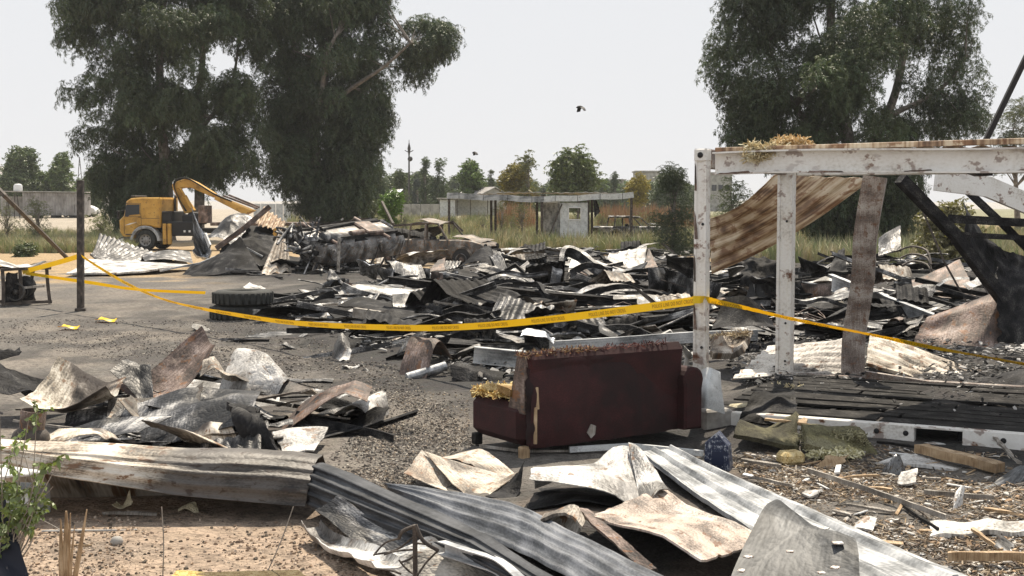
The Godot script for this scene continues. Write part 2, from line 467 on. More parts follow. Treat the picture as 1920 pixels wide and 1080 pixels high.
# ---------------------------------------------------------------- sheets
func sheet_into(mb: MB, P: Array, o := {}) -> void:
	# P: four corners (u0v0, u1v0, u1v1, u0v1). Bends, creases, ribs and torn edges come from o
	var A: Vector3 = P[0]
	var B: Vector3 = P[1]
	var C: Vector3 = P[2]
	var E: Vector3 = P[3]
	var lu := (A.distance_to(B) + E.distance_to(C)) * 0.5
	var lv := (A.distance_to(E) + B.distance_to(C)) * 0.5
	var nu: int = o.get("nu", clampi(int(lu / 0.032), 8, 80))
	var nv: int = o.get("nv", clampi(int(lv / 0.032), 8, 80))
	var nrm := (C - A).cross(E - B).normalized()
	if nrm.y < 0 or (absf(nrm.y) < 0.05 and nrm.z < 0): nrm = -nrm
	if o.get("flip", false): nrm = -nrm
	var sd: float = o.get("seed", 0) * 17.37
	var rib: float = o.get("rib", 0.0)
	var pitch_m: float = o.get("pitch", 0.2)
	var square: bool = o.get("square", false)
	var cr: float = o.get("crumple", 0.05)
	var cf: float = o.get("freq", 1.0)
	var bu: float = o.get("bend_u", 0.0)
	var bv: float = o.get("bend_v", 0.0)
	var jag: float = o.get("jag", 0.03)
	var curl: float = o.get("curl", 0.0)
	var c0: Color = o.get("c0", Color.WHITE)
	var c1: Color = o.get("c1", Color(0.25, 0.24, 0.23))
	var burn: float = o.get("burn", 0.0)
	var folds: Array = o.get("folds", [])
	# creases: straight fold lines, so the sheet breaks into flat facets as metal does
	var rr := RandomNumberGenerator.new()
	rr.seed = int(o.get("seed", 0)) * 131 + 7
	var cre := []
	var dents := []
	for k in 4 + int(cf * 3.0):
		var an := rr.randf() * PI
		cre.append([cos(an), sin(an), (cos(an) * rr.randf() * lu + sin(an) * rr.randf() * lv), cr * 2.5 / maxf(lu, lv) * rr.randf_range(.35, 1.0) * (1.0 if rr.randf() < .5 else -1.0)])
	for k in 3: dents.append([rr.randf() * lu, rr.randf() * lv, cr * rr.randf_range(-.7, .4), rr.randf_range(.06, .16) * maxf(lu, lv)])
	var pts := []
	var uvs := PackedVector2Array()
	var cols := PackedColorArray()
	for j in nv + 1:
		for i in nu + 1:
			var u := float(i) / nu
			var v := float(j) / nv
			var s := u * lu
			var t := v * lv
			# torn edges
			var du := 0.0
			var dv := 0.0
			if jag > 0.0:
				du = jag / lu * ((1.0 - u) * (0.5 + 0.5 * N1.get_noise_2d(t * 420 + sd, 7)) - u * (0.5 + 0.5 * N1.get_noise_2d(t * 400 + sd, 91)))
				dv = jag / lv * ((1.0 - v) * (0.5 + 0.5 * N1.get_noise_2d(s * 420 + sd, 33)) - v * (0.5 + 0.5 * N1.get_noise_2d(s * 400 + sd, 57)))
			var uu := u + du
			var vv := v + dv
			var p := A.lerp(B, uu).lerp(E.lerp(C, uu), vv)
			var h := bu * sin(PI * u) + bv * sin(PI * v)
			# creases: ridged noise gives sharp folds, smooth noise the swell
			h += cr * (NR.get_noise_2d(s * 42 * cf + sd, t * 42 * cf - sd) * 0.32 + N2.get_noise_2d(s * 110 * cf - sd, t * 110 * cf + sd) * 0.22)
			for k in cre: h += k[3] * (absf(s * k[0] + t * k[1] - k[2]) - .22 * maxf(lu, lv))
			for k in dents:
				var dd: float = ((s - k[0]) * (s - k[0]) + (t - k[1]) * (t - k[1])) / (k[3] * k[3])
				if dd < 1.0: h += k[2] * (1.0 - sqrt(dd))
			for f in folds:                      # [0 = across u / 1 = across v, place, height, half width]
				var q := u if f[0] == 0 else v
				var k: float = 1.0 - absf(q - f[1]) / f[3]
				if k > 0.0: h += f[2] * k
			if curl != 0.0:
				h += curl * (pow(maxf(0.0, absf(u - 0.5) * 2.0 - 0.55) / 0.45, 2) + pow(maxf(0.0, absf(v - 0.5) * 2.0 - 0.55) / 0.45, 2))
			if rib > 0.0:
				var ph := fposmod(s / pitch_m, 1.0)
				if square: h += rib * (1.0 if ph < 0.12 else (0.0 if ph > 0.24 and ph < 0.9 else 0.5)) 
				else: h += rib * sin(TAU * s / pitch_m)
			pts.append(p + nrm * h)
			uvs.append(Vector2(s + sd, t + sd * 0.31))
			var w := clampf((N2.get_noise_2d(s * 70 + sd * 3, t * 70) + 0.45 * N1.get_noise_2d(s * 260 + sd, t * 260) + burn) * 5.0 + 0.15, 0, 1)
			if o.has("burn_u"):                  # scorched from one end: [from, to] along u
				var b: Array = o.burn_u
				w = clampf((u - b[0]) / (b[1] - b[0]) + 0.9 * N2.get_noise_2d(s * 60 + sd, t * 60), 0, 1)
			cols.append(c0.lerp(c1, w))
	mb.grid(pts, nu, nv, uvs, cols, o.get("th", 0.006))
func sheet(called: String, m: Material, label: String, cat: String, corners: Array, o := {}, group := "") -> MeshInstance3D:
	var mb := MB.new()
	var P := []
	for a in corners: P.append(a if a is Vector3 else Q(a))
	sheet_into(mb, P, o)
	return solo(mb, called, m, label, cat, group)
func c_prof(w: float, h: float, t: float) -> PackedVector2Array:
	return PackedVector2Array([Vector2(-w / 2, -h / 2), Vector2(w / 2, -h / 2), Vector2(w / 2, -h / 2 + t), Vector2(-w / 2 + t, -h / 2 + t), Vector2(-w / 2 + t, h / 2 - t), Vector2(w / 2, h / 2 - t), Vector2(w / 2, h / 2), Vector2(-w / 2, h / 2)])
func box_prof(w: float, h: float) -> PackedVector2Array:
	return PackedVector2Array([Vector2(-w / 2, -h / 2), Vector2(w / 2, -h / 2), Vector2(w / 2, h / 2), Vector2(-w / 2, h / 2)])
func smooth_path(p: Array, n := 6) -> Array:
	var c := Curve3D.new()
	for i in p.size():
		var t: Vector3 = (p[mini(i + 1, p.size() - 1)] - p[maxi(i - 1, 0)]) * 0.17
		c.add_point(p[i], -t, t)
	var out := []
	for i in (p.size() - 1) * n + 1:
		out.append(c.samplef(float(i) / n))
	return out
func line_path(p: Array, n := 6) -> Array:
	var out := []
	for i in p.size() - 1:
		for k in n: out.append(p[i].lerp(p[i + 1], float(k) / n))
	out.append(p[p.size() - 1])
	return out
func fluff_into(mb: MB, o: Vector3, rad: Vector3, n: int, L: float, w: float, cols: Array) -> void:
	# a matted clump: many short curved fibre strands
	for k in n:
		var d := Vector3(R.randfn(), R.randfn(), R.randfn()).normalized() * pow(R.randf(), 0.4)
		var p := o + Vector3(d.x * rad.x, absf(d.y) * rad.y, d.z * rad.z)
		var a := Vector3(R.randfn(), R.randfn() * 0.5, R.randfn()).normalized()
		var b := a.cross(Vector3(R.randfn(), R.randfn(), R.randfn())).normalized()
		var up := a.cross(b)
		mb.col = cols[R.randi() % cols.size()]
		var prev := p
		var dir := a
		for s in 3:
			var q := prev + dir * (L / 3.0) * R.randf_range(0.6, 1.2)
			mb.quad(prev - b * w, q - b * w, q + b * w, prev + b * w)
			prev = q
			dir = (dir + up * R.randf_range(-0.8, 0.8) + b * R.randf_range(-0.5, 0.5)).normalized()
	mb.col = Color.WHITE

# ---------------------------------------------------------------- ground
func in_poly(p: Vector2, poly: PackedVector2Array) -> float:      # signed distance, + inside (image rows and columns of the ground)
	var d := 1e9
	for i in poly.size():
		var q := Geometry2D.get_closest_point_to_segment(p, poly[i], poly[(i + 1) % poly.size()])
		d = minf(d, p.distance_to(q))
	return d if Geometry2D.is_point_in_polygon(p, poly) else -d
var ash_and_shade_zones: Array = []
func plan(px: float, gy: float) -> Vector2:
	var g := G(px, gy)
	return Vector2(g.x, -g.z)
func plan_poly(a: Array) -> PackedVector2Array:
	var o := PackedVector2Array()
	for p in a: o.append(plan(p[0], p[1]))
	return o
func ash_and_shade_at(x: float, d: float) -> float:
	var best := -1e9
	for z in ash_and_shade_zones: best = maxf(best, in_poly(Vector2(x, d), z))
	return best
func ter(x: float, z: float) -> float:
	var d := -z
	var h := smoothstep(70.0, 175.0, d) * 1.4
	h += 0.035 * N2.get_noise_2d(x * 30, d * 30) + 0.012 * N1.get_noise_2d(x * 160, d * 160)
	if d < 60.0:
		var a := ash_and_shade_at(x, d)
		if a > -0.6: h += clampf(a + 0.6, 0, 2.0) * 0.05 * (1.0 + 1.6 * maxf(0.0, N2.get_noise_2d(x * 60 + 40, d * 60)))
	return h
func ground_colour(x: float, d: float) -> Color:
	var n := N2.get_noise_2d(x * 40, d * 40)
	var f := N1.get_noise_2d(x * 260, d * 260)
	var yard := Color(.14, .129, .117)
	var sand := Color(.37, .285, .215)
	var dry := Color(.43, .315, .18)
	var ash := Color(.028, .027, .027)  # burnt ash, also the painted shade below the foreground sheets
	var c := yard.lerp(Color(.205, .182, .157), clampf(n * 1.6 + 0.4, 0, 1))
	# bare sand at the near edge and behind the yard
	var near_w := clampf((9.6 - d + 0.25 * x + n * 2.0) * 1.2, 0, 1) * clampf((2.2 - x) * 0.8 + n, 0, 1)
	c = c.lerp(sand, near_w)
	c = c.lerp(dry, clampf((d - 36.0) / 5.0 + n * 1.5, 0, 1))
	c = c.lerp(Color(.25, .245, .15), clampf((d - 95.0) / 40.0 + n, 0, 1))
	c = c.lerp(Color(.42, .37, .3), clampf((d - 74.0) / 6.0, 0, 1) * clampf((-15.0 - x) / 4.0 + n, 0, 1))
	if d < 60.0:
		var a := ash_and_shade_at(x, d) + n * 1.6 + f * 0.5
		c = c.lerp(ash, clampf(a * 0.75 + 0.75, 0, 0.96))
		# soot and oil on the gravel, in patches
		if d > 11.0: c = c.lerp(Color(.055, .05, .047), clampf((N2.get_noise_2d(x * 90 + 300, d * 55) + 0.1 + f * 0.35) * 3.0, 0, 0.75) * clampf((x + 9.5) / 3.0, 0, 1))
	return c * (1.0 + 0.25 * f)
func make_ground() -> void:
	var mb := MB.new()
	var rows := [6.0, 2.0]
	var d := -0.5
	while d < 1600.0:
		rows.append(-d)
		d += clampf(absf(d) * 0.0075, 0.045, 40.0) if d > 6.0 else 0.5
		if d > 62.0: d += absf(d) * 0.03
	var nx := 260
	var prev := []
	for r in rows:
		var row := []
		var w := 5.0 + absf(r) * 0.75 if r < 0 else 7.0
		for i in nx + 1:
			var s := float(i) / nx * 2.0 - 1.0
			var x := w * (s * 0.75 + 0.25 * s * s * s)
			var dd := maxf(-r, 0.1)
			mb.col = ground_colour(x, dd)
			row.append(mb.vert(Vector3(x, ter(x, r), r), Vector2(x, r)))
		if prev:
			for i in nx:
				mb.tri(prev[i], row[i], row[i + 1]); mb.tri(prev[i], row[i + 1], prev[i + 1])
		prev = row
	struct(mb, "ground", M.ground)

# ---------------------------------------------------------------- plants
func sprig_mesh(n: int, L: float, leaf: float, wid: float, droop: float, sd: int) -> ArrayMesh:
	# a hanging twig with n narrow leaves
	var r := RandomNumberGenerator.new()
	r.seed = sd
	var mb := MB.new()
	var dir := Vector3(0.75, 0.35, 0).normalized()
	var p := Vector3.ZERO
	var st := []
	for s in 7:
		st.append(p)
		p += dir * L / 6.0
		dir = (dir + Vector3(0, -droop, 0) + Vector3(r.randfn(), r.randfn(), r.randfn()) * 0.12).normalized()
	mb.col = Color(.5, .42, .35)
	for s in 6: 
		var q: Vector3 = (st[s + 1] - st[s]).cross(Vector3(r.randfn(), 0.2, r.randfn())).normalized() * 0.006
		mb.face(st[s] - q, st[s + 1], st[s] + q)
	for k in n:
		var t := r.randf() * 5.99
		var i := int(t)
		var o: Vector3 = st[i].lerp(st[i + 1], t - i)
		var a := Vector3(r.randfn(), r.randf_range(-1.1, 0.5) - droop, r.randfn()).normalized()
		var b := a.cross(Vector3(r.randfn(), r.randfn(), r.randfn())).normalized()
		var l := leaf * r.randf_range(0.7, 1.25)
		var w := wid * r.randf_range(0.7, 1.2)
		mb.col = Color.WHITE * r.randf_range(0.7, 1.25)
		var m := o + a * l * 0.4 + Vector3(0, -0.02 * l, 0)
		mb.quad(o, m + b * w, o + a * l + Vector3(0, -0.12 * l, 0), m - b * w)
	return mb.mesh()
func scatter(called: String, mesh: Mesh, m: Material, xs: Array, cs: Array, parent: Node3D) -> MultiMeshInstance3D:
	var mm := MultiMesh.new()
	mm.transform_format = MultiMesh.TRANSFORM_3D
	mm.use_colors = true
	mm.mesh = mesh
	mm.instance_count = xs.size()
	for i in xs.size():
		mm.set_instance_transform(i, xs[i])
		mm.set_instance_color(i, cs[i])
	var o := MultiMeshInstance3D.new()
	o.name = called
	o.multimesh = mm
	o.material_override = m
	parent.add_child(o, true)
	return o
func limb(mb: MB, a: Vector3, b: Vector3, r0: float, r1: float, bend: float, sides := 8) -> void:
	var pts := []
	var rs := []
	var n := 7
	var s := (b - a).cross(Vector3.UP).normalized()
	if s.length() < 0.1: s = Vector3.RIGHT
	for k in n + 1:
		var t := float(k) / n
		pts.append(a.lerp(b, t) + (s * bend * sin(PI * t) + Vector3.UP * absf(bend) * 0.5 * sin(PI * t)) * R.randf_range(0.8, 1.2))
		rs.append(lerpf(r0, r1, t))
	mb.tube(pts, rs, sides)
func big_tree(called: String, label: String, group: String, z: float, outline: Array, base: Array, trunks: Array, holes: Array, nblob: int, per: float, sprig: Mesh, tone: Color, rblob := [22.0, 46.0], size := 1.0, deep := 5.0, extra := []) -> void:
	# outline: crown edge in the picture at depth z; the crown is as deep as it is wide. trunks: [[px, py], ...] paths with a radius
	var at := D(base[0], base[1], z)
	at.y = ter(at.x, at.z) - 0.1
	var t := thing(called, label, "tree", at, group)
	var ppm := F / z
	var tm := MB.new()
	for tr in trunks:
		var pts := []
		var rs := []
		var path: Array = tr.p
		var zo: float = tr.get("z", 0.0)
		for k in path.size():
			var q := D(path[k][0], path[k][1], z + zo * (1.0 if k > 0 or not tr.get("root", false) else 1.0))
			if k == 0 and tr.get("root", true): q.y = at.y - 0.2
			pts.append(q)
		pts = smooth_path(pts, 5)
		for k in pts.size(): rs.append(lerpf(tr.r0, tr.r1, float(k) / (pts.size() - 1)) * (1.0 + 0.35 * exp(-k * 1.2) * (1.0 if tr.get("root", true) else 0.0)))
		tm.tube(pts, rs, 9)
	var blobs := []
	for ol in [[outline, nblob, rblob]] + extra:
		var poly := PackedVector2Array()
		var rb: Array = ol[2]
		var bb := Rect2(Vector2(ol[0][0][0], ol[0][0][1]), Vector2.ZERO)
		for p in ol[0]:
			poly.append(Vector2(p[0], p[1])); bb = bb.expand(Vector2(p[0], p[1]))
		var got := 0
		var guard := 0
		while got < ol[1] and guard < ol[1] * 60:
			guard += 1
			var p := Vector2(R.randf_range(bb.position.x, bb.end.x), R.randf_range(bb.position.y, bb.end.y))
			var e := in_poly(p, poly)
			var r := R.randf_range(rb[0], rb[1])
			if e < r * 0.55:
				if e < rb[0] * 0.35: continue
				r = rb[0] * R.randf_range(0.5, 0.8)
			var skip := false
			for h in holes:
				if p.distance_to(Vector2(h[0], h[1])) < h[2] + r * 0.8: skip = true
			if skip: continue
			var thick := minf(e / ppm * 1.0, deep)
			var zz := R.randf_range(-1, 1) * thick
			blobs.append([D(p.x, p.y, z + zz), r / ppm])
			got += 1
	# limbs out to the clumps
	var stem := []
	for tr in trunks:
		for k in range(1, tr.p.size()): stem.append(D(tr.p[k][0], tr.p[k][1], z + tr.get("z", 0.0)))
	var lm := MB.new()
	for i in range(0, blobs.size(), 2):
		var best: Vector3 = stem[0]
		for s in stem:
			var sc: float = s.distance_to(blobs[i][0]) + maxf(0.0, s.y - blobs[i][0].y) * 1.5
			if sc < best.distance_to(blobs[i][0]) + maxf(0.0, best.y - blobs[i][0].y) * 1.5: best = s
		var len: float = best.distance_to(blobs[i][0])
		limb(lm, best, blobs[i][0], clampf(len * 0.018, 0.02, 0.12), 0.012, len * R.randf_range(-0.12, 0.12), 5)
	part(tm, "trunk", M.bark, t)
	part(lm, "limbs", M.bark, t)
	var xs := []
	var cs := []
	for b in blobs:
		var r: float = b[1]
		var n := int(per * r * r) + 3
		var ton := R.randf_range(0.6, 1.45)
		for k in n:
			var d := Vector3(R.randfn(), R.randfn() + 0.15, R.randfn()).normalized()
			var q: Vector3 = b[0] + d * r * Vector3(1.05, 1.15, 1.05) * pow(R.randf_range(0.15, 1.0), 0.45) + Vector3(0, 0.1, 0)
			var yaw := atan2(-d.z, d.x) + R.randf_range(-0.8, 0.8)
			var bs := Basis(Vector3.UP, yaw) * Basis(Vector3(0, 0, 1), R.randf_range(-0.5, 0.5)) * Basis(Vector3.RIGHT, R.randf_range(-0.6, 0.6))
			xs.append(Transform3D(bs.scaled(Vector3.ONE * R.randf_range(0.65, 1.2) * size), q - at))
			var w := R.randf_range(0.8, 1.2) * ton
			var warm := R.randf_range(0.9, 1.15)
			cs.append(Color(tone.r * w * warm, tone.g * w, tone.b * w))
	scatter("crown", sprig, M.leaf, xs, cs, t).set_meta("kind", "stuff")
func far_tree(called: String, label: String, z: float, px: float, top: float, bot: float, wpx: float, tone: Color, sprig: Mesh, dens := 1.0, shape := 0, group := "trees on the far side of the field") -> void:
	var ppm := F / z
	var at := D(px, 400, z)
	at.y = ter(at.x, at.z) - 0.05
	var t := thing(called, label, "bush" if shape == 2 else "tree", at, group)
	var hi := D(px, top, z).y
	var lo := maxf(D(px, bot, z).y, at.y + 0.15)
	var w := wpx / ppm * 0.5
	if shape == 1: lo = at.y + .5
	var tm := MB.new()
	var tp := [at, at + Vector3(w * 0.08, (hi - at.y) * 0.45, 0), at + Vector3(-w * 0.06, (hi - at.y) * 0.85, 0.1)]
	var pts := smooth_path(tp, 4)
	var rs := []
	for k in pts.size(): rs.append(lerpf(clampf((hi - at.y) * 0.02, 0.02, 0.2), 0.015, float(k) / (pts.size() - 1)))
	tm.tube(pts, rs, 7)
	var xs := []
	var cs := []
	var nb := 26
	var H := hi - lo
	for b in nb:
		var v := R.randf()
		var prof := 1.0
		if shape == 0: prof = sin(PI * clampf(v * 0.82 + 0.14, 0, 1))           # round crown
		elif shape == 1: prof = (0.55 + 0.5 * sin(PI * v * 0.9)) * (1.0 - 0.75 * v * v)   # tall narrow
		else: prof = 0.75 + 0.35 * sin(PI * v) - 0.4 * v * v                     # bush
		var rr := w * prof
		var a := R.randf() * TAU
		var q := Vector3(cos(a), 0, sin(a)) * rr * sqrt(R.randf()) * 0.8
		var o := Vector3(at.x, lo, at.z) + Vector3(q.x, v * H * 0.93, q.z)
		var br := clampf(w * R.randf_range(0.32, 0.6), 0.2, 3.0)
		limb(tm, at + Vector3(0, (o.y - at.y) * 0.55, 0), o, 0.025, 0.008, 0.1, 4)
		var ton := R.randf_range(0.75, 1.25)
		var n := int((30.0 + br * br * 40.0) * dens)
		for k in n:
			var d := Vector3(R.randfn(), R.randfn(), R.randfn()).normalized()
			var p := o + d * br * pow(R.randf_range(0.1, 1.0), 0.4)
			if p.y < at.y + 0.05: continue
			var bs := Basis(Vector3.UP, R.randf() * TAU) * Basis(Vector3(0, 0, 1), R.randf_range(-0.7, 0.9))
			xs.append(Transform3D(bs.scaled(Vector3.ONE * R.randf_range(0.6, 1.15) * clampf(br * 0.9, 0.35, 1.3)), p - at))
			var s := ton * R.randf_range(0.8, 1.2)
			cs.append(Color(tone.r * s, tone.g * s, tone.b * s))
	part(tm, "trunk", M.bark, t)
	scatter("crown", sprig, M.leaf, xs, cs, t).set_meta("kind", "stuff")
func tuft_mesh(n: int, hgt: float, spread: float, wid: float, sd: int) -> ArrayMesh:
	var r := RandomNumberGenerator.new()
	r.seed = sd
	var mb := MB.new()
	for k in n:
		var a := r.randf() * TAU
		var o := Vector3(cos(a), 0, sin(a)) * spread * 0.35 * r.randf()
		var h := hgt * r.randf_range(0.5, 1.1)
		var lean := Vector3(cos(a + r.randfn() * 0.5), 0, sin(a + r.randfn() * 0.5)) * spread * r.randf_range(0.2, 1.0)
		var s := Vector3(-sin(a), 0, cos(a)) * wid
		mb.col = Color.WHITE * r.randf_range(0.7, 1.2)
		var m := o + Vector3(0, h * 0.6, 0) + lean * 0.35
		mb.quad(o - s, m - s * 0.8, m + s * 0.8, o + s)
		mb.face(m - s * 0.8, o + Vector3(0, h, 0) + lean, m + s * 0.8)
	return mb.mesh()
func tufts(called: String, label: String, cat: String, mesh: Mesh, count: int, pxr: Array, zr: Array, tones: Array, sc: Array) -> void:
	var at := D((pxr[0] + pxr[1]) * 0.5, 400, (zr[0] + zr[1]) * 0.5)
	at.y = ter(at.x, at.z)
	var xs := []
	var cs := []
	for k in count:
		var z := lerpf(zr[0], zr[1], pow(R.randf(), 1.3))
		var p := D(R.randf_range(pxr[0], pxr[1]), 400, z)
		if N2.get_noise_2d(p.x * 22, p.z * 22) < R.randf_range(-0.5, 0.15): continue
		
		p.y = ter(p.x, p.z) - 0.03
		var s := R.randf_range(sc[0], sc[1])
		xs.append(Transform3D(Basis(Vector3.UP, R.randf() * TAU).scaled(Vector3(s, s * R.randf_range(0.8, 1.2), s)), p - at))
		var c: Color = tones[R.randi() % tones.size()]
		var w := R.randf_range(0.75, 1.2)
		cs.append(Color(c.r * w, c.g * w, c.b * w))
	var o := scatter(numbered(called), mesh, M.grass, xs, cs, self)
	o.position = at
	metas(o, label, cat, "", "stuff")

# ---------------------------------------------------------------- vehicles
func wheel(parent: Node3D, o: Vector3, rad: float, wid: float, side: float, tyre_mat: Material, rim_mat: Material, bare := false) -> void:
	# axle along z; o in the vehicle's own axes
	var bs := Basis(Vector3(1, 0, 0), PI / 2 * side)
	var tm := MB.new()
	var h := wid * 0.5
	if not bare:
		tm.lathe([Vector2(rad * .56, -h), Vector2(rad * .9, -h), Vector2(rad * .985, -h * .8), Vector2(rad, -h * .3), Vector2(rad, h * .3), Vector2(rad * .985, h * .8), Vector2(rad * .9, h), Vector2(rad * .66, h * 1.02), Vector2(rad * .57, h * .85)], 28, o, bs)
	else:
		tm.lathe([Vector2(rad * .5, -h), Vector2(rad * .62, -h), Vector2(rad * .6, -h * .7), Vector2(rad * .56, 0), Vector2(rad * .6, h * .7), Vector2(rad * .62, h), Vector2(rad * .57, h)], 24, o, bs)
	var w := inst(tm.mesh(), tyre_mat, "wheel", parent)
	var rm := MB.new()
	rm.lathe([Vector2(rad * .57, h * .9), Vector2(rad * .53, h * .75), Vector2(rad * .5, h * .35), Vector2(rad * .3, h * .3), Vector2(rad * .26, h * .6), Vector2(rad * .16, h * .75), Vector2(0.001, h * .78)], 24, o, bs)
	for k in (8 if rad > .45 else 0):
		var a := TAU * k / 8
		rm.lathe([Vector2(rad * .035, h * .58), Vector2(rad * .035, h * .7), Vector2(0.001, h * .71)], 6, o + bs * Vector3(cos(a) * rad * .22, 0, sin(a) * rad * .22), bs)
	inst(rm.mesh(), rim_mat, "rim", w)
	if rad < .45: return
	for k in 8:
		var hm := MB.new()
		var a := TAU * (k + .5) / 8
		hm.lathe([Vector2(rad * .07, h * .32), Vector2(rad * .07, h * .36), Vector2(0.001, h * .365)], 10, o + bs * Vector3(cos(a) * rad * .4, 0, sin(a) * rad * .4), bs)
		inst(hm.mesh(), M.dark, "hand_hole", w)
func pp(a: Array, k := 38.0, ox := 290.0, oy := 470.0) -> PackedVector2Array:
	var o := PackedVector2Array()
	for p in a: o.append(Vector2((p[0] - ox) / k, (oy - p[1]) / k))
	return o
func crane_truck() -> void:
	var z := 63.0
	var at := D(290, 468, z)
	at.y = 0.0
	var t := thing("crane_truck", "yellow truck with a folded knuckle boom crane parked under the tall trees", "truck", at)
	t.rotation.y = deg_to_rad(-6)
	var W := 1.2
	var m := MB.new()
	m.prism(pp([[249, 447], [242, 436], [241, 415], [247, 409], [250, 406], [254, 388], [255, 380], [264, 374], [285, 372.5], [318, 372.5], [320, 376], [319, 428], [309, 428], [300, 425], [281, 425], [272, 431], [268, 447]]), -W, W, 0.06)
	inst(m.mesh(), M.yellow_paint, "cab", t)
	m = MB.new()
	m.prism(pp([[252.5, 407], [254.5, 388.5], [257, 386], [281, 385.5], [280.5, 403.5], [262, 405], [258, 408]]), W - 0.02, W + 0.012)
	inst(m.mesh(), M.glass_dark, "side_window", t)
	m = MB.new()                                            # windscreen on the slanting front
	var a := pp([[249.6, 406.5], [253.4, 388.5]])
	m.quad(Vector3(a[0].x - .02, a[0].y, -W + .12), Vector3(a[1].x - .02, a[1].y, -W + .16), Vector3(a[1].x - .02, a[1].y, W - .16), Vector3(a[0].x - .02, a[0].y, W - .12))
	inst(m.mesh(), M.glass_dark, "windscreen", t)
	m = MB.new()
	for seam in [[[283, 384], [283.5, 424]], [[254, 384], [283, 384]], [[251, 408], [283.5, 408]], [[251, 412], [251, 440]], [[284, 411], [318, 411]]]:
		var s := pp(seam)
		m.beam(Vector3(s[0].x, s[0].y, W + .004), Vector3(s[1].x, s[1].y, W + .004), .012, .018, 0.0)
	inst(m.mesh(), M.steel, "door_seams", t)
	m = MB.new()
	var s2 := pp([[252, 424], [262, 420], [276, 418], [262, 422.5]])
	m.prism(s2, W + .001, W + .007)
	inst(m.mesh(), M.white, "door_stripe", t)
	m = MB.new()
	m.box(Vector3(-1.22, 1.72, W + .22), Vector3(.1, .42, .2), Basis.IDENTITY, .03)
	m.beam(Vector3(-1.0, 1.95, W), Vector3(-1.2, 1.9, W + .2), .03, .03)
	inst(m.mesh(), M.dark, "mirror", t)
	m = MB.new()
	m.prism(pp([[240, 447], [250, 444], [267, 444], [266, 456], [244, 458]]), -W + .02, W + .02, .04)
	inst(m.mesh(), M.steel, "bumper", t)
	m = MB.new()
	m.prism(pp([[241.5, 452], [244, 448], [250, 447.5], [250, 453], [243, 455]]), W - .3, W + .03, .02)
	inst(m.mesh(), M.white, "headlight", t)
	m = MB.new()                                            # grey arch over the front wheel
	var arch := PackedVector2Array()
	for k in 15: arch.append(Vector2(cos(PI * k / 14) * .74 + .0, sin(PI * k / 14) * .74 + .46))
	for k in 15: arch.append(Vector2(cos(PI - PI * k / 14) * .62, sin(PI - PI * k / 14) * .6 + .46))
	m.prism(arch, W - .45, W + .05, .02)
	inst(m.mesh(), M.galv, "mudguard", t)
	for s in [-1.0, 1.0]:
		wheel(t, Vector3(0, .5, s * (W - .17)), .5, .32, s, M.rubber, M.container)
		for x in [4.6, 5.75]: wheel(t, Vector3(x, .5, s * (W - .2)), .5, .5, s, M.rubber, M.container)
	m = MB.new()
	m.box(Vector3(3.0, .95, 0), Vector3(8.6, .26, .8), Basis.IDENTITY, .03)
	m.box(Vector3(1.7, 1.05, .55), Vector3(1.5, .7, 1.1), Basis.IDENTITY, .05)
	m.box(Vector3(1.0, 1.3, 0), Vector3(.5, 1.2, 2.0), Basis.IDENTITY, .05)
	inst(m.mesh(), M.dark, "chassis", t)
	m = MB.new()
	for x in [1.95, 2.2, 2.52]: m.box(Vector3(x, .93, 1.12), Vector3(.1, .1, .03), Basis.IDENTITY, .01)
	inst(m.mesh(), M.white, "marker_plate", t)
	m = MB.new()
	m.box(Vector3(2.15, 1.5, .2), Vector3(.9, .5, 1.2), Basis.IDENTITY, .08)
	m.lathe([Vector2(.32, 1.2), Vector2(.3, 1.75), Vector2(.22, 1.85), Vector2(.001, 1.85)], 18, Vector3(2.1, 0, .2))
	inst(m.mesh(), M.dark, "crane_base", t)
	for x in [.98, 1.22]:
		m = MB.new()
		m.box(Vector3(x, .8, W - .05), Vector3(.17, 1.0, .18), Basis.IDENTITY, .02)
		inst(m.mesh(), M.yellow_paint, "outrigger", t)
	m = MB.new()
	m.prism(pp([[354, 402], [366, 400.5], [372, 396], [342, 354], [334, 350], [332, 356]]), .02, .4, .02)
	inst(m.mesh(), M.yellow_paint, "crane_column", t)
	m = MB.new()
	var cy := pp([[369, 393], [357, 370]])
	m.tube([Vector3(cy[0].x, cy[0].y, .5), Vector3(cy[1].x, cy[1].y, .5)], .1, 10)
	m.tube([Vector3(cy[1].x, cy[1].y, .5), Vector3(cy[1].x - .25, cy[1].y + .42, .5)], .055, 10)
	inst(m.mesh(), M.yellow_paint, "lift_cylinder", t)
	m = MB.new()
	m.prism(pp([[331, 350], [334, 345.5], [359, 337], [378, 345], [413, 366], [410, 373], [380, 360], [366, 354], [352, 355], [334, 358]]), -.02, .42, .03)
	inst(m.mesh(), M.yellow_paint, "main_boom", t)
	m = MB.new()
	m.prism(pp([[412, 376], [416, 369], [486, 397], [470, 404.5], [466, 403]]), -.08, .5, .03)
	inst(m.mesh(), M.yellow_paint, "jib_boom", t)
	for k in 2:
		m = MB.new()
		var e := pp([[428 + k * 6, 369.5 - k * 1.5], [492, 393 - k * 2]])
		m.beam(Vector3(e[0].x, e[0].y, .3 - k * .3), Vector3(e[1].x, e[1].y, .3 - k * .3), .12, .09, .01)
		inst(m.mesh(), M.rust, "extension_cylinder", t)
	m = MB.new()
	m.box(Vector3(2.85, 1.75, .75), Vector3(.5, .85, .6), Basis.IDENTITY, .02)
	inst(m.mesh(), M.rust, "oil_tank", t)
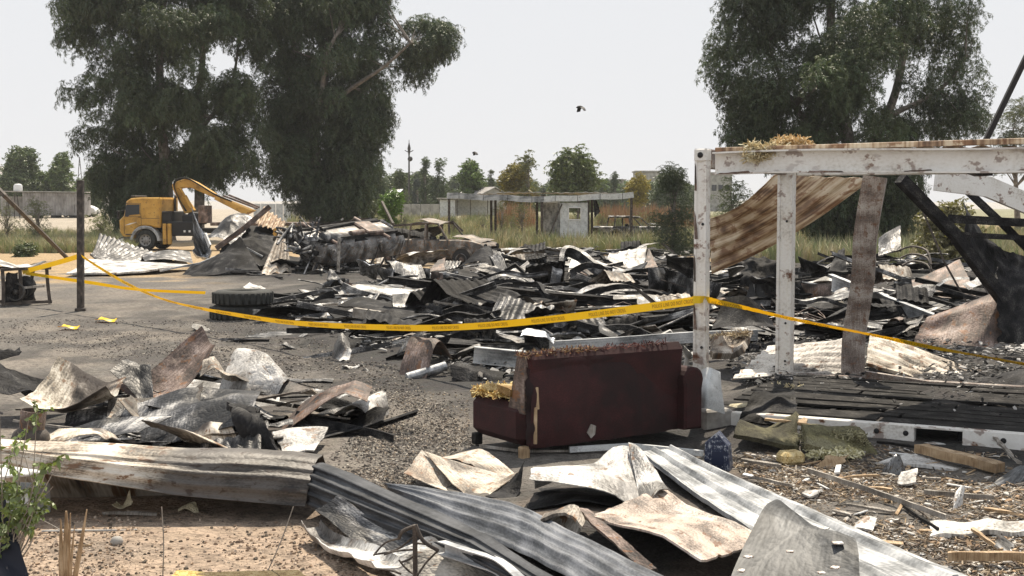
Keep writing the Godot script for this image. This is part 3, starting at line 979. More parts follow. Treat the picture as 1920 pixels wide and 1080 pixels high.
	for k in 3:                                             # hydraulic hoses along the booms
		m = MB.new()
		var hp := []
		for q in pp([[357 + k * 2, 398], [343 + k, 372], [337, 347 - k], [358, 338 - k], [384, 350 - k], [414, 368 - k], [446, 381 - k]]): hp.append(Vector3(q.x, q.y, .46 + k * .05 + R.randf_range(-.02, .02)))
		m.tube(smooth_path(hp, 5), .022, 6)
		inst(m.mesh(), M.rubber, "hydraulic_hose", t)
	m = MB.new()
	m.box(Vector3(-.75, 2.62, 0), Vector3(.22, .1, 1.5), Basis.IDENTITY, .03)
	inst(m.mesh(), M.steel, "roof_lamp_bar", t)
	m = MB.new()
	m.beam(Vector3(-.32, 1.62, W + .02), Vector3(-.18, 1.62, W + .02), .03, .035, .008)
	inst(m.mesh(), M.dark, "door_handle", t)
	for k in 2:
		m = MB.new()
		m.box(Vector3(-.78, .5 + k * .28, W - .02), Vector3(.34, .04, .2), Basis.IDENTITY, .01)
		inst(m.mesh(), M.steel, "cab_step", t)
	m = MB.new()
	m.tube([Vector3(.85, .9, -.6), Vector3(.85, 2.5, -.6), Vector3(.95, 2.7, -.6)], .07, 10)
	inst(m.mesh(), M.steel, "exhaust_stack", t)
	m = MB.new()                                            # flat bed with a wooden edge
	m.box(Vector3(5.6, 1.28, 0), Vector3(4.7, .16, 2.4), Basis.IDENTITY, .015)
	inst(m.mesh(), M.rust, "flatbed", t)
	for x in [6.4, 7.6]:
		m = MB.new()
		m.box(Vector3(x, .95, W - .1), Vector3(.18, .5, .12), Basis.IDENTITY, .015)
		inst(m.mesh(), M.yellow_paint, "bed_bracket", t)
func shell_ring(x: float, w: float, y0: float, y1: float) -> Array:
	var ym := lerpf(y0, y1, .5)
	return [Vector3(x, y0, -w * .86), Vector3(x, y0 + (ym - y0) * .35, -w * .98), Vector3(x, ym, -w), Vector3(x, y1 - .06, -w * .965), Vector3(x, y1, -w * .88), Vector3(x, y1 + .015, -w * .4), Vector3(x, y1 + .02, 0), Vector3(x, y1 + .015, w * .4), Vector3(x, y1, w * .88), Vector3(x, y1 - .06, w * .965), Vector3(x, ym, w), Vector3(x, y0 + (ym - y0) * .35, w * .98), Vector3(x, y0, w * .86)]
func burnt_car(called: String, label: String, at: Vector3, turn: Basis, paint: Material, o: Dictionary) -> Node3D:
	# local axes: x forward, y up, z to the right side. o: length, width, belt height, roof, cabin from/to, bed
	var t := thing(called, label, "car wreck", at)
	t.basis = turn
	var L: float = o.L
	var w: float = o.W * .5
	var belt: float = o.belt
	var hood: float = o.hood
	var c0: float = o.cab[0]
	var c1: float = o.cab[1]
	var m := MB.new()
	var st := [[-L / 2, .8, belt - .08], [-L / 2 + .06, .96, belt], [c0 - .02, 1.0, belt], [c1, 1.0, belt], [c1 + .35, .985, hood + .06], [L / 2 - .5, .96, hood], [L / 2 - .12, .9, hood - .08], [L / 2, .74, hood - .22]]
	var prev := []
	for s in st:
		var ring := []
		var pts := shell_ring(s[0], w * s[1], .3, s[2])
		for k in pts.size():
			var q: Vector3 = pts[k]
			var open_top: bool = (k >= 5 and k <= 7) and s[0] > c0 - .03 and s[0] < c1 + .01
			if open_top: q.y -= .75                   # the cabin is open between the pillars
			if o.get("bed", false) and k >= 5 and k <= 7 and s[0] <= c0 and s[0] > -L / 2 + .01: q.y -= .42
			q += Vector3(N1.get_noise_2d(q.x * 90, q.y * 90 + q.z * 50), N1.get_noise_2d(q.z * 80, q.x * 70), N1.get_noise_2d(q.y * 90, q.x * 90 + 9)) * .035
			ring.append(m.vert(q, Vector2(q.x, q.y)))
		if prev:
			for k in ring.size() - 1:
				m.tri(prev[k], ring[k], ring[k + 1]); m.tri(prev[k], ring[k + 1], prev[k + 1])
		prev = ring
	inst(m.mesh(), paint, "body_shell", t)
	# wheel arches are real discs set into the flank, with bare rims in them
	for sx in [c0 + o.axle[0], L / 2 - o.axle[1]]:
		for s in [-1.0, 1.0]:
			m = MB.new()
			var arch := PackedVector2Array()
			for k in 17: arch.append(Vector2(sx + cos(PI * k / 16) * .46, .36 + sin(PI * k / 16) * .44))
			for k in 17: arch.append(Vector2(sx + cos(PI - PI * k / 16) * .39, .3 + sin(PI - PI * k / 16) * .4))
			m.prism(arch, s * (w + .025) - .05, s * (w + .025) + .03, .012)
			inst(m.mesh(), paint, "wheel_arch", t)
			m = MB.new()
			var disc := PackedVector2Array()
			for k in 20: disc.append(Vector2(sx + cos(TAU * k / 20) * .39, .33 + sin(TAU * k / 20) * .37))
			m.prism(disc, s * (w + .005) - .03, s * (w + .005) + .02)
			if not o.get("no_wheels", false): inst(m.mesh(), M.dark, "wheel_well", t)
			if not o.get("no_wheels", false): wheel(t, Vector3(sx, .3, s * (w - .02)), .36, .22, s, M.burnt_car, M.rust, true)
	# pillars and roof
	var rf: float = o.roof
	var ru: float = o.get("rake", .55)
	var r0: float = c0 + o.get("rake_back", .12)
	var r1 := c1 - ru
	for s in [-1.0, 1.0]:
		for pl in [[c1 + .02, r1], [(c0 + c1) * .5 - .1, (c0 + c1) * .5 - .14], [c0 + .04, r0]] + ([[c0 + (c1 - c0) * .25, c0 + (c1 - c0) * .26]] if o.get("long", false) else []):
			m = MB.new()
			m.beam(Vector3(pl[0], belt - .06, s * w * .93), Vector3(pl[1], rf, s * w * .76), .075, .055, .015)
			inst(m.mesh(), paint, "pillar", t)
		m = MB.new()
		m.tube(smooth_path([Vector3(r1 + .02, rf - .01, s * w * .77), Vector3((r0 + r1) * .5, rf + .04, s * w * .78), Vector3(r0, rf - .02, s * w * .77)], 4), .04, 8)
		inst(m.mesh(), paint, "roof_rail", t)
		for x in [(c0 + c1) * .5 - .1, c1 - .02, c0 + .06]:
			m = MB.new()
			m.beam(Vector3(x, .42, s * (w + .003)), Vector3(x, belt - .02, s * (w * .975)), .014, .016, 0.0)
			inst(m.mesh(), M.dark, "door_gap", t)
	var P := [Vector3(r0 - .03, rf + .02, w * .78), Vector3(r1 + .05, rf + .02, w * .78), Vector3(r1 + .05, rf + .02, -w * .78), Vector3(r0 - .03, rf + .02, -w * .78)]
	m = MB.new()
	sheet_into(m, P, {"bend_u": .05, "bend_v": o.get("sag", .03), "crumple": .06, "freq": .8, "jag": 0.0, "seed": o.get("seed", 1), "c1": Color(.6, .58, .55)})
	inst(m.mesh(), paint, "roof", t)
	m = MB.new()
	sheet_into(m, [Vector3(c1 + .1, hood + .07, w * .8), Vector3(L / 2 - .15, hood + .0, w * .72), Vector3(L / 2 - .15, hood, -w * .72), Vector3(c1 + .1, hood + .07, -w * .8)], {"bend_v": .06, "crumple": .07, "jag": .02, "seed": 5, "c1": Color(.5, .48, .46)})
	inst(m.mesh(), paint, "bonnet", t)
	m = MB.new()
	for s in [-.4, .4]:
		m.box(Vector3((c0 + c1) * .5 + .1, belt - .25, s), Vector3(.12, .75, .42), Basis(Vector3(0, 0, 1), .2), .04)
		m.box(Vector3((c0 + c1) * .5 + .35, belt - .55, s), Vector3(.5, .12, .42), Basis.IDENTITY, .04)
	inst(m.mesh(), M.black, "seat_frames", t)
	m = MB.new()
	m.box(Vector3(L / 2 - .03, hood - .38, 0), Vector3(.16, .16, w * 1.7), Basis.IDENTITY, .03)
	inst(m.mesh(), M.black, "bumper", t)
	for s in [-1.0, 1.0]:
		m = MB.new()
		m.lathe([Vector2(.11, 0), Vector2(.1, .05), Vector2(.03, .01), Vector2(.001, .0)], 14, Vector3(L / 2 - .05, hood - .2, s * w * .62), Basis(Vector3(0, 0, 1), -PI / 2))
		inst(m.mesh(), M.dark, "headlight_hole", t)
	return t

# ---------------------------------------------------------------- the container frame
func container_frame() -> Dictionary:
	var A := G(1298, 799)
	var e := G(1925, 850)
	var X := (e - A); X.y = 0
	X = X.normalized()
	var Zb := Vector3(-X.z, 0, X.x)
	if Zb.z > 0: Zb = -Zb                                 # away from the camera
	var LEN := 6.05
	var WID := 3.0
	var HT := 2.6
	var t := thing("container_frame", "white rusty steel frame of a burnt container cabin with one side open", "container", A)
	var U := Vector3.UP
	var P := func(x: float, y: float, zz: float) -> Vector3: return A + X * x + U * y + Zb * zz
	var bs := Basis(X, U, -Zb)
	# corner posts: folded section with a casting on top and foot
	for k in [[0.0, 0.0], [0.0, WID], [LEN, 0.0], [LEN, WID]]:
		var m := MB.new()
		var sx := 1.0 if k[0] == 0.0 else -1.0
		var sz := 1.0 if k[1] == 0.0 else -1.0
		m.xf = Transform3D(Basis.IDENTITY, Vector3.ZERO)
		var w := .115 if k[1] == 0.0 else .17
		var hd := .062 if k[1] == 0.0 else .08
		var c: Vector3 = P.call(k[0] + sx * w * .5, 0, k[1] + sz * hd)
		var path := []
		for i in 9: path.append(c + U * (HT * i / 8.0))
		var prof := PackedVector2Array([Vector2(-w * .5, -hd), Vector2(-w * .32, -hd), Vector2(-w * .28, -hd + .014), Vector2(w * .28, -hd + .014), Vector2(w * .32, -hd), Vector2(w * .5, -hd), Vector2(w * .5, hd), Vector2(-w * .5, hd)])
		var ang := atan2(X.x, X.z) - PI / 2
		for i in 8:
			for q in prof.size():
				var p0 := prof[q]
				var p1 := prof[(q + 1) % prof.size()]
				m.quad(path[i + 1] + X * p0.x + Zb * p0.y, path[i + 1] + X * p1.x + Zb * p1.y, path[i] + X * p1.x + Zb * p1.y, path[i] + X * p0.x + Zb * p0.y)
		var post := part(m, "corner_post", M.white_paint, t)
		for y in [HT - .06, .06]:
			m = MB.new()
			m.box(c + U * y, Vector3(w + .012, .12, .14 if k[1] == 0.0 else .172), bs, .012)
			part(m, "corner_casting", M.white_paint, post)
		m = MB.new()
		for y in [HT - .06, .32, .75, 1.9]:
			m.lathe([Vector2(.028 if y > 2 else .014, 0), Vector2(.024 if y > 2 else .011, .008), Vector2(.001, .009)], 12, c - Zb * (hd + .012) + U * y + X * (0.0 if y > 2 else .03), Basis(X, -Zb, U) )
		part(m, "bolt_holes", M.dark, post)
	# top rails
	var m := MB.new()
	var top := []
	for i in 13: top.append(P.call(.17 + (LEN - .34) * i / 12.0, HT - .125 + .012 * sin(i * .9), .05))
	m.sweep(top, PackedVector2Array([Vector2(-.05, -.12), Vector2(.05, -.12), Vector2(.05, -.105), Vector2(-.035, -.105), Vector2(-.035, .075), Vector2(.05, .075), Vector2(.05, .09), Vector2(-.05, .09)]))
	part(m, "top_rail", M.white_paint, t)
	m = MB.new()
	m.beam(P.call(.17, HT - .015, .1), P.call(LEN - .17, HT + .035, .1), .05, .05, .005)
	part(m, "roof_gutter", M.stripe, t)
	m = MB.new()
	m.beam(P.call(.2, HT - .09, WID - .05), P.call(LEN - .17, HT - .09, WID - .05), .1, .2, .01)
	part(m, "top_rail", M.white_paint, t)
	for k in [0.06, LEN - .06]:
		m = MB.new()
		m.beam(P.call(k, HT - .09, .17), P.call(k, HT - .09, WID - .17), .1, .18, .01)
		part(m, "end_rail", M.scorched_paint, t)
	# what is left of the roof: ribbed sheet, sagging
	m = MB.new()
	sheet_into(m, [P.call(.75, HT - .02, .12), P.call(LEN - .1, HT + .0, .12), P.call(LEN - .1, HT - .03, WID - .1), P.call(1.5, HT - .03, WID - .1)], {"rib": .012, "pitch": .22, "crumple": .03, "bend_v": -.1, "jag": .1, "seed": 4, "c1": Color(.4, .33, .28), "burn": .25, "nu": 90, "nv": 24})
	part(m, "roof_sheet", M.stripe, t)
	for x in [2.3, 3.6, 4.9]:
		m = MB.new()
		m.sweep([P.call(x, HT - .16, .1), P.call(x, HT - .2, WID * .5), P.call(x, HT - .16, WID - .1)], c_prof(.05, .1, .006))
		part(m, "roof_joist", M.post, t)
	# rust eating into the paint along the rail's lower edge and the post heads
	for k in 7:
		m = MB.new()
		var rx := .25 + k * .8 + R.randf_range(-.15, .15)
		var rl := R.randf_range(.25, .7)
		sheet_into(m, [P.call(rx, HT - .243, -.003), P.call(rx + rl, HT - .243, -.003), P.call(rx + rl * .9, HT - .243 + R.randf_range(.02, .045), -.003), P.call(rx + rl * .15, HT - .243 + R.randf_range(.015, .04), -.003)], {"crumple": 0.0, "jag": .03, "th": .001, "nu": 40, "nv": 6, "seed": 300 + k, "c1": Color(.6, .5, .45)})
		part(m, "rust_edge", M.rust, t)
	for k in 5:
		m = MB.new()
		var ry: float = [.25, .9, 1.35, 1.75, 2.2][k]
		sheet_into(m, [P.call(-.001 + .0, ry, -.004), P.call(.03 + .02 * (k % 2), ry, -.004), P.call(.02, ry + .22, -.004), P.call(.0, ry + .3, -.004)], {"crumple": 0.0, "jag": .02, "th": .001, "nu": 8, "nv": 24, "seed": 320 + k, "c1": Color(.6, .5, .45)})
		part(m, "rust_edge", M.rust, t)
	# floor: bottom rails with pockets, joists and charred boards
	m = MB.new()
	var y0 := .0
	for sp in [[.17, 2.02], [2.42, 4.2], [4.6, LEN - .17]]:
		m.box(P.call((sp[0] + sp[1]) * .5, y0 + .08, .05), Vector3(sp[1] - sp[0], .16, .1), bs, .006)
	m.box(P.call(2.22, y0 + .15, .05), Vector3(.4, .02, .1), bs, .003)
	m.box(P.call(2.22, y0 + .01, .05), Vector3(.4, .02, .1), bs, .003)
	part(m, "bottom_rail", M.white_paint, t)
	m = MB.new()
	for x in [1.7, 1.95, 2.75, 3.1]:
		m.lathe([Vector2(.025, 0), Vector2(.02, .005), Vector2(.001, .006)], 10, P.call(x, .09, -.001), Basis(X, -Zb, U))
	part(m, "drain_holes", M.dark, t)
	m = MB.new()
	m.box(P.call(LEN * .5, .09, WID - .05), Vector3(LEN - .4, .18, .1), bs, .006)
	part(m, "bottom_rail", M.scorched_paint, t)
	for i in 9:
		m = MB.new()
		m.beam(P.call(.5 + i * .63, .08, .12), P.call(.5 + i * .63, .08, WID - .12), .05, .1, .004)
		part(m, "floor_joist", M.black, t)
	var zz := .1
	var n := 0
	while zz < WID - .2:                                  # boards along the length, broken at places
		var bw := R.randf_range(.2, .34)
		var x := .12
		while x < LEN - .2:
			var bl := minf(R.randf_range(.9, 2.2), LEN - .12 - x)
			if R.randf() > .1:
				m = MB.new()
				var yy := .145 + R.randf_range(-.003, .004)
				sheet_into(m, [P.call(x + .006, yy, zz + .005), P.call(x + bl - .006, yy + R.randf_range(-.004, .005), zz + .005), P.call(x + bl - .006, yy + R.randf_range(-.004, .005), zz + bw - .005), P.call(x + .006, yy, zz + bw - .005)], {"crumple": .005, "jag": .02, "seed": n, "th": .02, "nu": 14, "nv": 4, "c0": Color(2.4, 2.4, 2.5), "c1": Color(1.0, 1.0, 1.0)})
				part(m, "floor_board", M.char_wood, t)
			n += 1
			x += bl
		zz += bw
	return {"A": A, "X": X, "Z": Zb, "P": P}

# ---------------------------------------------------------------- the sofa
func sofa() -> void:
	var C := G(882, 829)
	var A := G(979, 862)
	var B := G(1302, 822)
	var X := (B - A); X.y = 0
	var L := X.length()
	X = X.normalized()
	var Z := Vector3(-X.z, 0, X.x)
	if Z.dot(C - A) < 0: Z = -Z
	var W := (C - A).dot(Z)
	var U := Vector3.UP
	var t := thing("sofa", "burnt dark maroon sofa with yellow foam showing, its back turned", "sofa", A)
	var P := func(x: float, y: float, z: float) -> Vector3: return A + X * x + U * y + Z * z
	var bs := Basis(X, U, X.cross(U))
	var m := MB.new()
	# seat box
	var lo := .085
	m.box(P.call(L * .5 - .03, (lo + .43) * .5, W * .5 + .04), Vector3(L - .12, .43 - lo, W - .09), bs, .06)
	part(m, "seat_base", M.maroon, t)
	# the upholstered back, cloth over a frame: a grid with sagging folds
	m = MB.new()
	sheet_into(m, [P.call(.06, lo - .01, -.005), P.call(L - .02, lo + .0, -.005), P.call(L - .1, .86, .1), P.call(.1, .83, .09)], {"crumple": .035, "freq": 1.8, "jag": .02, "seed": 3, "th": .012, "nu": 80, "nv": 48, "bend_u": .015, "bend_v": .02, "c1": Color(.5, .42, .4), "folds": [[1, .93, .03, .06], [0, .36, -.02, .05], [0, .68, -.018, .04]]})
	part(m, "back_cloth", M.maroon, t)
	m = MB.new()
	sheet_into(m, [P.call(.0, lo - .015, .02), P.call(.16, lo, -.012), P.call(.26, .72, .06), P.call(.05, .8, .1)], {"crumple": .05, "freq": 2.4, "jag": .07, "seed": 9, "th": .008, "nu": 16, "nv": 30, "c1": Color(.4, .36, .33)})
	part(m, "torn_cloth", M.maroon, t)
	m = MB.new()
	m.box(P.call(L * .5, .5, .13), Vector3(L - .14, .74, .12), bs * Basis(Vector3.RIGHT, .12), .055)
	part(m, "backrest", M.maroon, t)
	# burnt end of the backrest: bare boards
	m = MB.new()
	var s := [P.call(.05, .36, .04), P.call(.05, .36, .3), P.call(.06, .84, .17), P.call(.06, .84, .07)]
	var s2 := []
	for q in s: s2.append(q + X * .05)
	m.quad(s[3], s[2], s[1], s[0]); m.quad(s2[0], s2[1], s2[2], s2[3])
	for k in 4: m.quad(s[k], s[(k + 1) % 4], s2[(k + 1) % 4], s2[k])
	part(m, "end_board", M.rust, t)
	for q in [[[.115, .12, -.02], [.13, .42, .0], .035], [[.15, .4, .0], [.16, .58, .03], .05], [[.1, .82, .085], [.62, .82, .09], .04]]:
		m = MB.new()
		m.beam(P.call(q[0][0], q[0][1], q[0][2]), P.call(q[1][0], q[1][1], q[1][2]), .03, q[2], .004)
		part(m, "frame_slat", M.wood, t)
	# foam on the seat end, fibre along the top
	m = MB.new()
	sheet_into(m, [P.call(.01, .47, .22), P.call(L - .2, .47, .22), P.call(L - .2, .47, W - .02), P.call(.01, .46, W - .01)], {"crumple": .07, "freq": 2.2, "jag": .04, "seed": 12, "th": .06, "nu": 50, "nv": 20, "bend_v": .05, "c1": Color(.45, .35, .25)})
	part(m, "seat_foam", M.foam, t)
	m = MB.new()
	for k in 26: fluff_into(m, P.call(R.randf_range(.02, .4), .46, R.randf_range(.26, W - .03)), Vector3(.09, .05, .09), 90, .05, .005, [Color(.62, .45, .16), Color(.5, .33, .1), Color(.7, .58, .28), Color(.3, .17, .06)])
	part(m, "seat_fibre", M.chip, t)
	m = MB.new()
	for k in 26: fluff_into(m, P.call(.06 + (L - .3) * k / 26.0, .835 + .025 * k / 26.0, .1), Vector3(.05, .022 if k < 13 else .008, .05), 60 if k < 13 else 26, .05, .004, [Color(.26, .11, .045), Color(.34, .2, .09), Color(.12, .05, .035), Color(.08, .03, .025), Color(.4, .3, .17)] if k < 13 else [Color(.12, .035, .03), Color(.2, .07, .05), Color(.06, .02, .018)])
	part(m, "back_fibre", M.chip, t)
	# rounded arm at the far end
	m = MB.new()
	var prof := PackedVector2Array([Vector2(.0, .09), Vector2(.2, .09), Vector2(.2, .45)])
	for k in 9: prof.append(Vector2(.1 + cos(PI * k / 8.0) * .115, .53 + sin(PI * k / 8.0) * .115))
	prof.append(Vector2(.0, .45))
	m.xf = Transform3D(Basis(X, U, X.cross(U)), P.call(L - .13, 0, 0))
	m.prism(prof, -W + .02, .03, .02)
	part(m, "armrest", M.maroon, t)
	for k in [[.05, .05], [.06, W - .08], [L - .1, W - .1]]:
		m = MB.new()
		m.box(P.call(k[0], .045, k[1]), Vector3(.075, .1, .075), bs, .008)
		part(m, "leg", M.wood if k[1] < .1 else M.char_wood, t)
	m = MB.new()
	m.prism(PackedVector2Array([Vector2(.62, .17), Vector2(.66, .12), Vector2(.7, .15), Vector2(.71, .22), Vector2(.66, .24)]), 0, .01)
	for i in m.v.size(): m.v[i] = P.call(m.v[i].x, m.v[i].y, -.035 - m.v[i].z)
	part(m, "torn_patch", M.grey_wood, t)

# ---------------------------------------------------------------- barrier tape
func tape_line(pts: Array, wid: float, twist: Array, group_label: String, words: bool) -> void:
	var path := smooth_path(pts, 14)
	var n := path.size()
	var mb := MB.new()
	var side := []
	for i in n:
		var t: Vector3 = (path[mini(i + 1, n - 1)] - path[maxi(i - 1, 0)]).normalized()
		var nrm := t.cross(Vector3.UP).normalized()
		var up := nrm.cross(t).normalized()
		var k := float(i) / (n - 1) * (twist.size() - 1)
		var a := lerpf(twist[int(k)], twist[mini(int(k) + 1, twist.size() - 1)], k - int(k)) + 0.12 * N1.get_noise_1d(i * 40)
		side.append((up * cos(a) + nrm * sin(a)) * wid * 0.5)
	var prev := []
	for i in n:
		var a := mb.vert(path[i] + side[i])
		var o := mb.vert(path[i] + side[i].cross(Vector3.RIGHT).normalized() * 0.002)
		var b := mb.vert(path[i] - side[i])
		if prev:
			mb.tri(prev[0], a, o); mb.tri(prev[0], o, prev[1])
			mb.tri(prev[1], o, b); mb.tri(prev[1], b, prev[2])
		prev = [a, o, b]
	var t := solo(mb, "barrier_tape", M.tape, group_label, "tape")
	if not words: return
	var i := 3
	while i < n - 6:
		var j := i
		var L := 0.0
		while j < n - 1 and L < 0.62:
			L += path[j].distance_to(path[j + 1]); j += 1
		var X: Vector3 = (path[j] - path[i]).normalized()
		if X.x < 0: X = -X
		var mid: Vector3 = (path[i] + path[j]) * 0.5
		var up: Vector3 = side[(i + j) / 2].normalized()
		if up.y < 0: up = -up
		var Zf := X.cross(up).normalized()
		if Zf.z < 0: Zf = -Zf
		var tm := TextMesh.new()
		tm.text = "POLICE LINE DO NOT CROSS"
		tm.font_size = 12
		tm.pixel_size = 0.0032
		tm.depth = 0.0006
		var bb := tm.get_aabb()
		var o := MeshInstance3D.new()
		o.name = "lettering"
		o.mesh = tm
		o.material_override = M.print_ink
		t.add_child(o, true)
		var sx := 0.56 / bb.size.x
		o.transform = Transform3D(Basis(X * sx, up * 0.036 / bb.size.y, Zf), mid + Zf * 0.006 - t.position)
		var nexti := j
		L = 0.0
		while nexti < n - 1 and L < 0.3:
			L += path[nexti].distance_to(path[nexti + 1]); nexti += 1
		i = maxi(nexti, i + 1)
func on_line(px: float, py: float, a: Vector2, b: Vector2) -> Vector3:
	var k := (px - 960.0) / F
	var s := (k * a.y - a.x) / ((b.x - a.x) - k * (b.y - a.y))
	return D(px, py, lerpf(a.y, b.y, s))

# ---------------------------------------------------------------- loose debris
var kinds := {}
func make_kinds() -> void:
	# each kind: [meshes], built about the origin with the base near y = 0
	var k := []
	for s in 8:
		var w := R.randf_range(.9, 1.9)
		var d := R.randf_range(.35, .8)
		var mb := MB.new()
		sheet_into(mb, [Vector3(-w / 2, R.randf_range(0, .12), d / 2), Vector3(w / 2, R.randf_range(0, .1), d / 2), Vector3(w / 2 * R.randf_range(.6, 1.1), R.randf_range(0, .3), -d / 2), Vector3(-w / 2 * R.randf_range(.6, 1.1), R.randf_range(0, .25), -d / 2)], {"crumple": R.randf_range(.08, .2), "freq": R.randf_range(.7, 1.8), "jag": .05, "seed": 40 + s, "nu": 26, "nv": 16, "c1": Color(.35, .33, .32), "th": .005})
		k.append(mb.mesh())
	kinds.crumpled_sheet = k
	k = []
	for s in 8:
		var w := R.randf_range(1.3, 2.8)
		var d := R.randf_range(.6, 1.2)
		var mb := MB.new()
		sheet_into(mb, [Vector3(-w / 2, R.randf_range(0, .08), d / 2), Vector3(w / 2, R.randf_range(0, .08), d / 2), Vector3(w / 2 * R.randf_range(.8, 1.05), R.randf_range(0, .2), -d / 2), Vector3(-w / 2 * R.randf_range(.8, 1.05), R.randf_range(0, .2), -d / 2)], {"crumple": R.randf_range(.04, .1), "freq": .6, "jag": .03, "seed": 140 + s, "nu": 30, "nv": 16, "th": .03, "rib": .012 if s % 2 else 0.0, "pitch": .3, "square": true})
		k.append(mb.mesh())
	kinds.flat_plate = k
	k = []
	for s in 6:
		var w := R.randf_range(.8, 1.5)
		var d := R.randf_range(.9, 2.2)
		var mb := MB.new()
		sheet_into(mb, [Vector3(-w / 2, R.randf_range(0, .2), d / 2), Vector3(w / 2, R.randf_range(0, .2), d / 2), Vector3(w / 2, R.randf_range(0, .3), -d / 2), Vector3(-w / 2, R.randf_range(0, .3), -d / 2)], {"rib": .018, "pitch": .19, "crumple": .08, "freq": .6, "jag": .05, "seed": 60 + s, "nu": 44, "nv": 12, "bend_v": R.randf_range(-.1, .35), "folds": [[1, R.randf_range(.3, .7), R.randf_range(.1, .4), .3]], "c1": Color(.35, .33, .31), "th": .004})
		k.append(mb.mesh())
	kinds.ribbed_sheet = k
	k = []
	for s in 8:
		var L := R.randf_range(1.4, 4.6)
		var p := []
		var x := -L / 2
		var y := .05
		var zz := 0.0
		var n := R.randi_range(3, 6)
		for i in n:
			p.append(Vector3(x, maxf(.04, y), zz))
			x += L / (n - 1)
			y += R.randf_range(-.12, .15)
			zz += R.randf_range(-.16, .16)
		var mb := MB.new()
		mb.sweep(smooth_path(p, 3), c_prof(R.randf_range(.05, .1), R.randf_range(.08, .17), .006), true, R.randf_range(-.8, .8))
		k.append(mb.mesh())
	kinds.steel_channel = k
	k = []
	for s in 6:
		var L := R.randf_range(.8, 2.8)
		var mb := MB.new()
		mb.xf = Transform3D(Basis(Vector3(0, 0, 1), R.randf_range(-.12, .12)), Vector3(0, .05, 0))
		sheet_into(mb, [Vector3(-L / 2, 0, .06), Vector3(L / 2, 0, R.randf_range(.04, .08)), Vector3(L / 2, .01, -.06), Vector3(-L / 2, 0, -.05)], {"crumple": .015, "jag": .06, "seed": 80 + s, "th": R.randf_range(.02, .05), "nu": 16, "nv": 4, "c0": Color(1.3, 1.3, 1.3), "c1": Color(.7, .7, .7)})
		k.append(mb.mesh())
	kinds.charred_plank = k
	k = []
	for s in 6:
		var L := R.randf_range(.8, 2.6)
		var p := []
		for i in 5: p.append(Vector3(-L / 2 + L * i / 4.0, .03 + absf(R.randfn()) * .1, R.randfn() * .12))
		var mb := MB.new()
		mb.tube(smooth_path(p, 4), R.randf_range(.012, .028), 7)
		k.append(mb.mesh())
	kinds.bent_pipe = k
	k = []
	for s in 6:
		var L := R.randf_range(.8, 2.0)
		var w := R.randf_range(.12, .28)
		var mb := MB.new()
		var hh := R.randf_range(.1, .55)
		sheet_into(mb, [Vector3(-L / 2, 0, w / 2), Vector3(L / 2, R.randf_range(0, .3), w / 2), Vector3(L / 2, R.randf_range(0, .4), -w / 2), Vector3(-L / 2, .1, -w / 2)], {"crumple": .05, "jag": .02, "seed": 90 + s, "th": .006, "nu": 30, "nv": 6, "bend_u": hh, "folds": [[0, R.randf_range(.3, .7), R.randf_range(-.2, .3), .25]], "c1": Color(.35, .33, .32)})
		k.append(mb.mesh())
	kinds.curled_strip = k
func drop(kind: String, m: Material, at: Vector3, turn: Vector3, sc: float, label: String, cat: String, group: String) -> void:
	var ms: Array = kinds[kind]
	var o := inst(ms[R.randi() % ms.size()], m, numbered(kind), self)
	o.transform = Transform3D(Basis.from_euler(turn).scaled(Vector3.ONE * sc), at)
	metas(o, label, cat, group)
func field(poly: Array, count: int, heap: float, where: String, mix: Array, size := 1.0) -> void:
	var P := PackedVector2Array()
	for p in poly: P.append(Vector2(p[0], p[1]))
	var bb := Rect2(P[0], Vector2.ZERO)
	for p in P: bb = bb.expand(p)
	var total := 0.0
	for w in mix: total += w[2]
	var done := 0
	while done < count:
		var q := Vector2(R.randf_range(bb.position.x, bb.end.x), R.randf_range(bb.position.y, bb.end.y))
		if not Geometry2D.is_point_in_polygon(q, P): continue
		done += 1
		var g := G(q.x, q.y)
		var e := in_poly(q, P)
		var y := ter(g.x, g.z) + heap * clampf(e / 60.0, 0, 1) * R.randf() * (0.6 + 0.8 * maxf(0.0, N2.get_noise_2d(g.x * 50, g.z * 50)))
		var pick := R.randf() * total
		var w: Array = mix[0]
		for k in mix:
			w = k
			pick -= k[2]
			if pick <= 0: break
		var kind: String = w[0]
		var yaw := R.randfn() * 0.42 + (PI if R.randf() < .5 else 0.0)
		var tilt := R.randfn() * (.13 if kind != "charred_plank" else .1)
		var sc := R.randf_range(.6, 1.2)
		var near := []
		for l in LAND: near.append([G(l[0], l[1]).distance_to(g), l[2]])
		near.sort_custom(func(p, q): return p[0] < q[0])
		var look: String = ("small " if sc < .8 else ("large " if sc > 1.03 else "")) + w[3]
		var full := "%s near the %s toward the %s" % [look, near[0][1], near[1][1]]
		if full.replace("-", " ").split(" ").size() > 16: full = "%s near the %s" % [look, near[0][1]]
		if absf(tilt) > .15 and full.replace("-", " ").split(" ").size() < 16: full = "tilted " + full
		drop(kind, M[w[1]], Vector3(g.x, y - .02, g.z), Vector3(R.randfn() * .2, yaw, tilt), sc * size, full, w[4], w[3] + " among the debris")
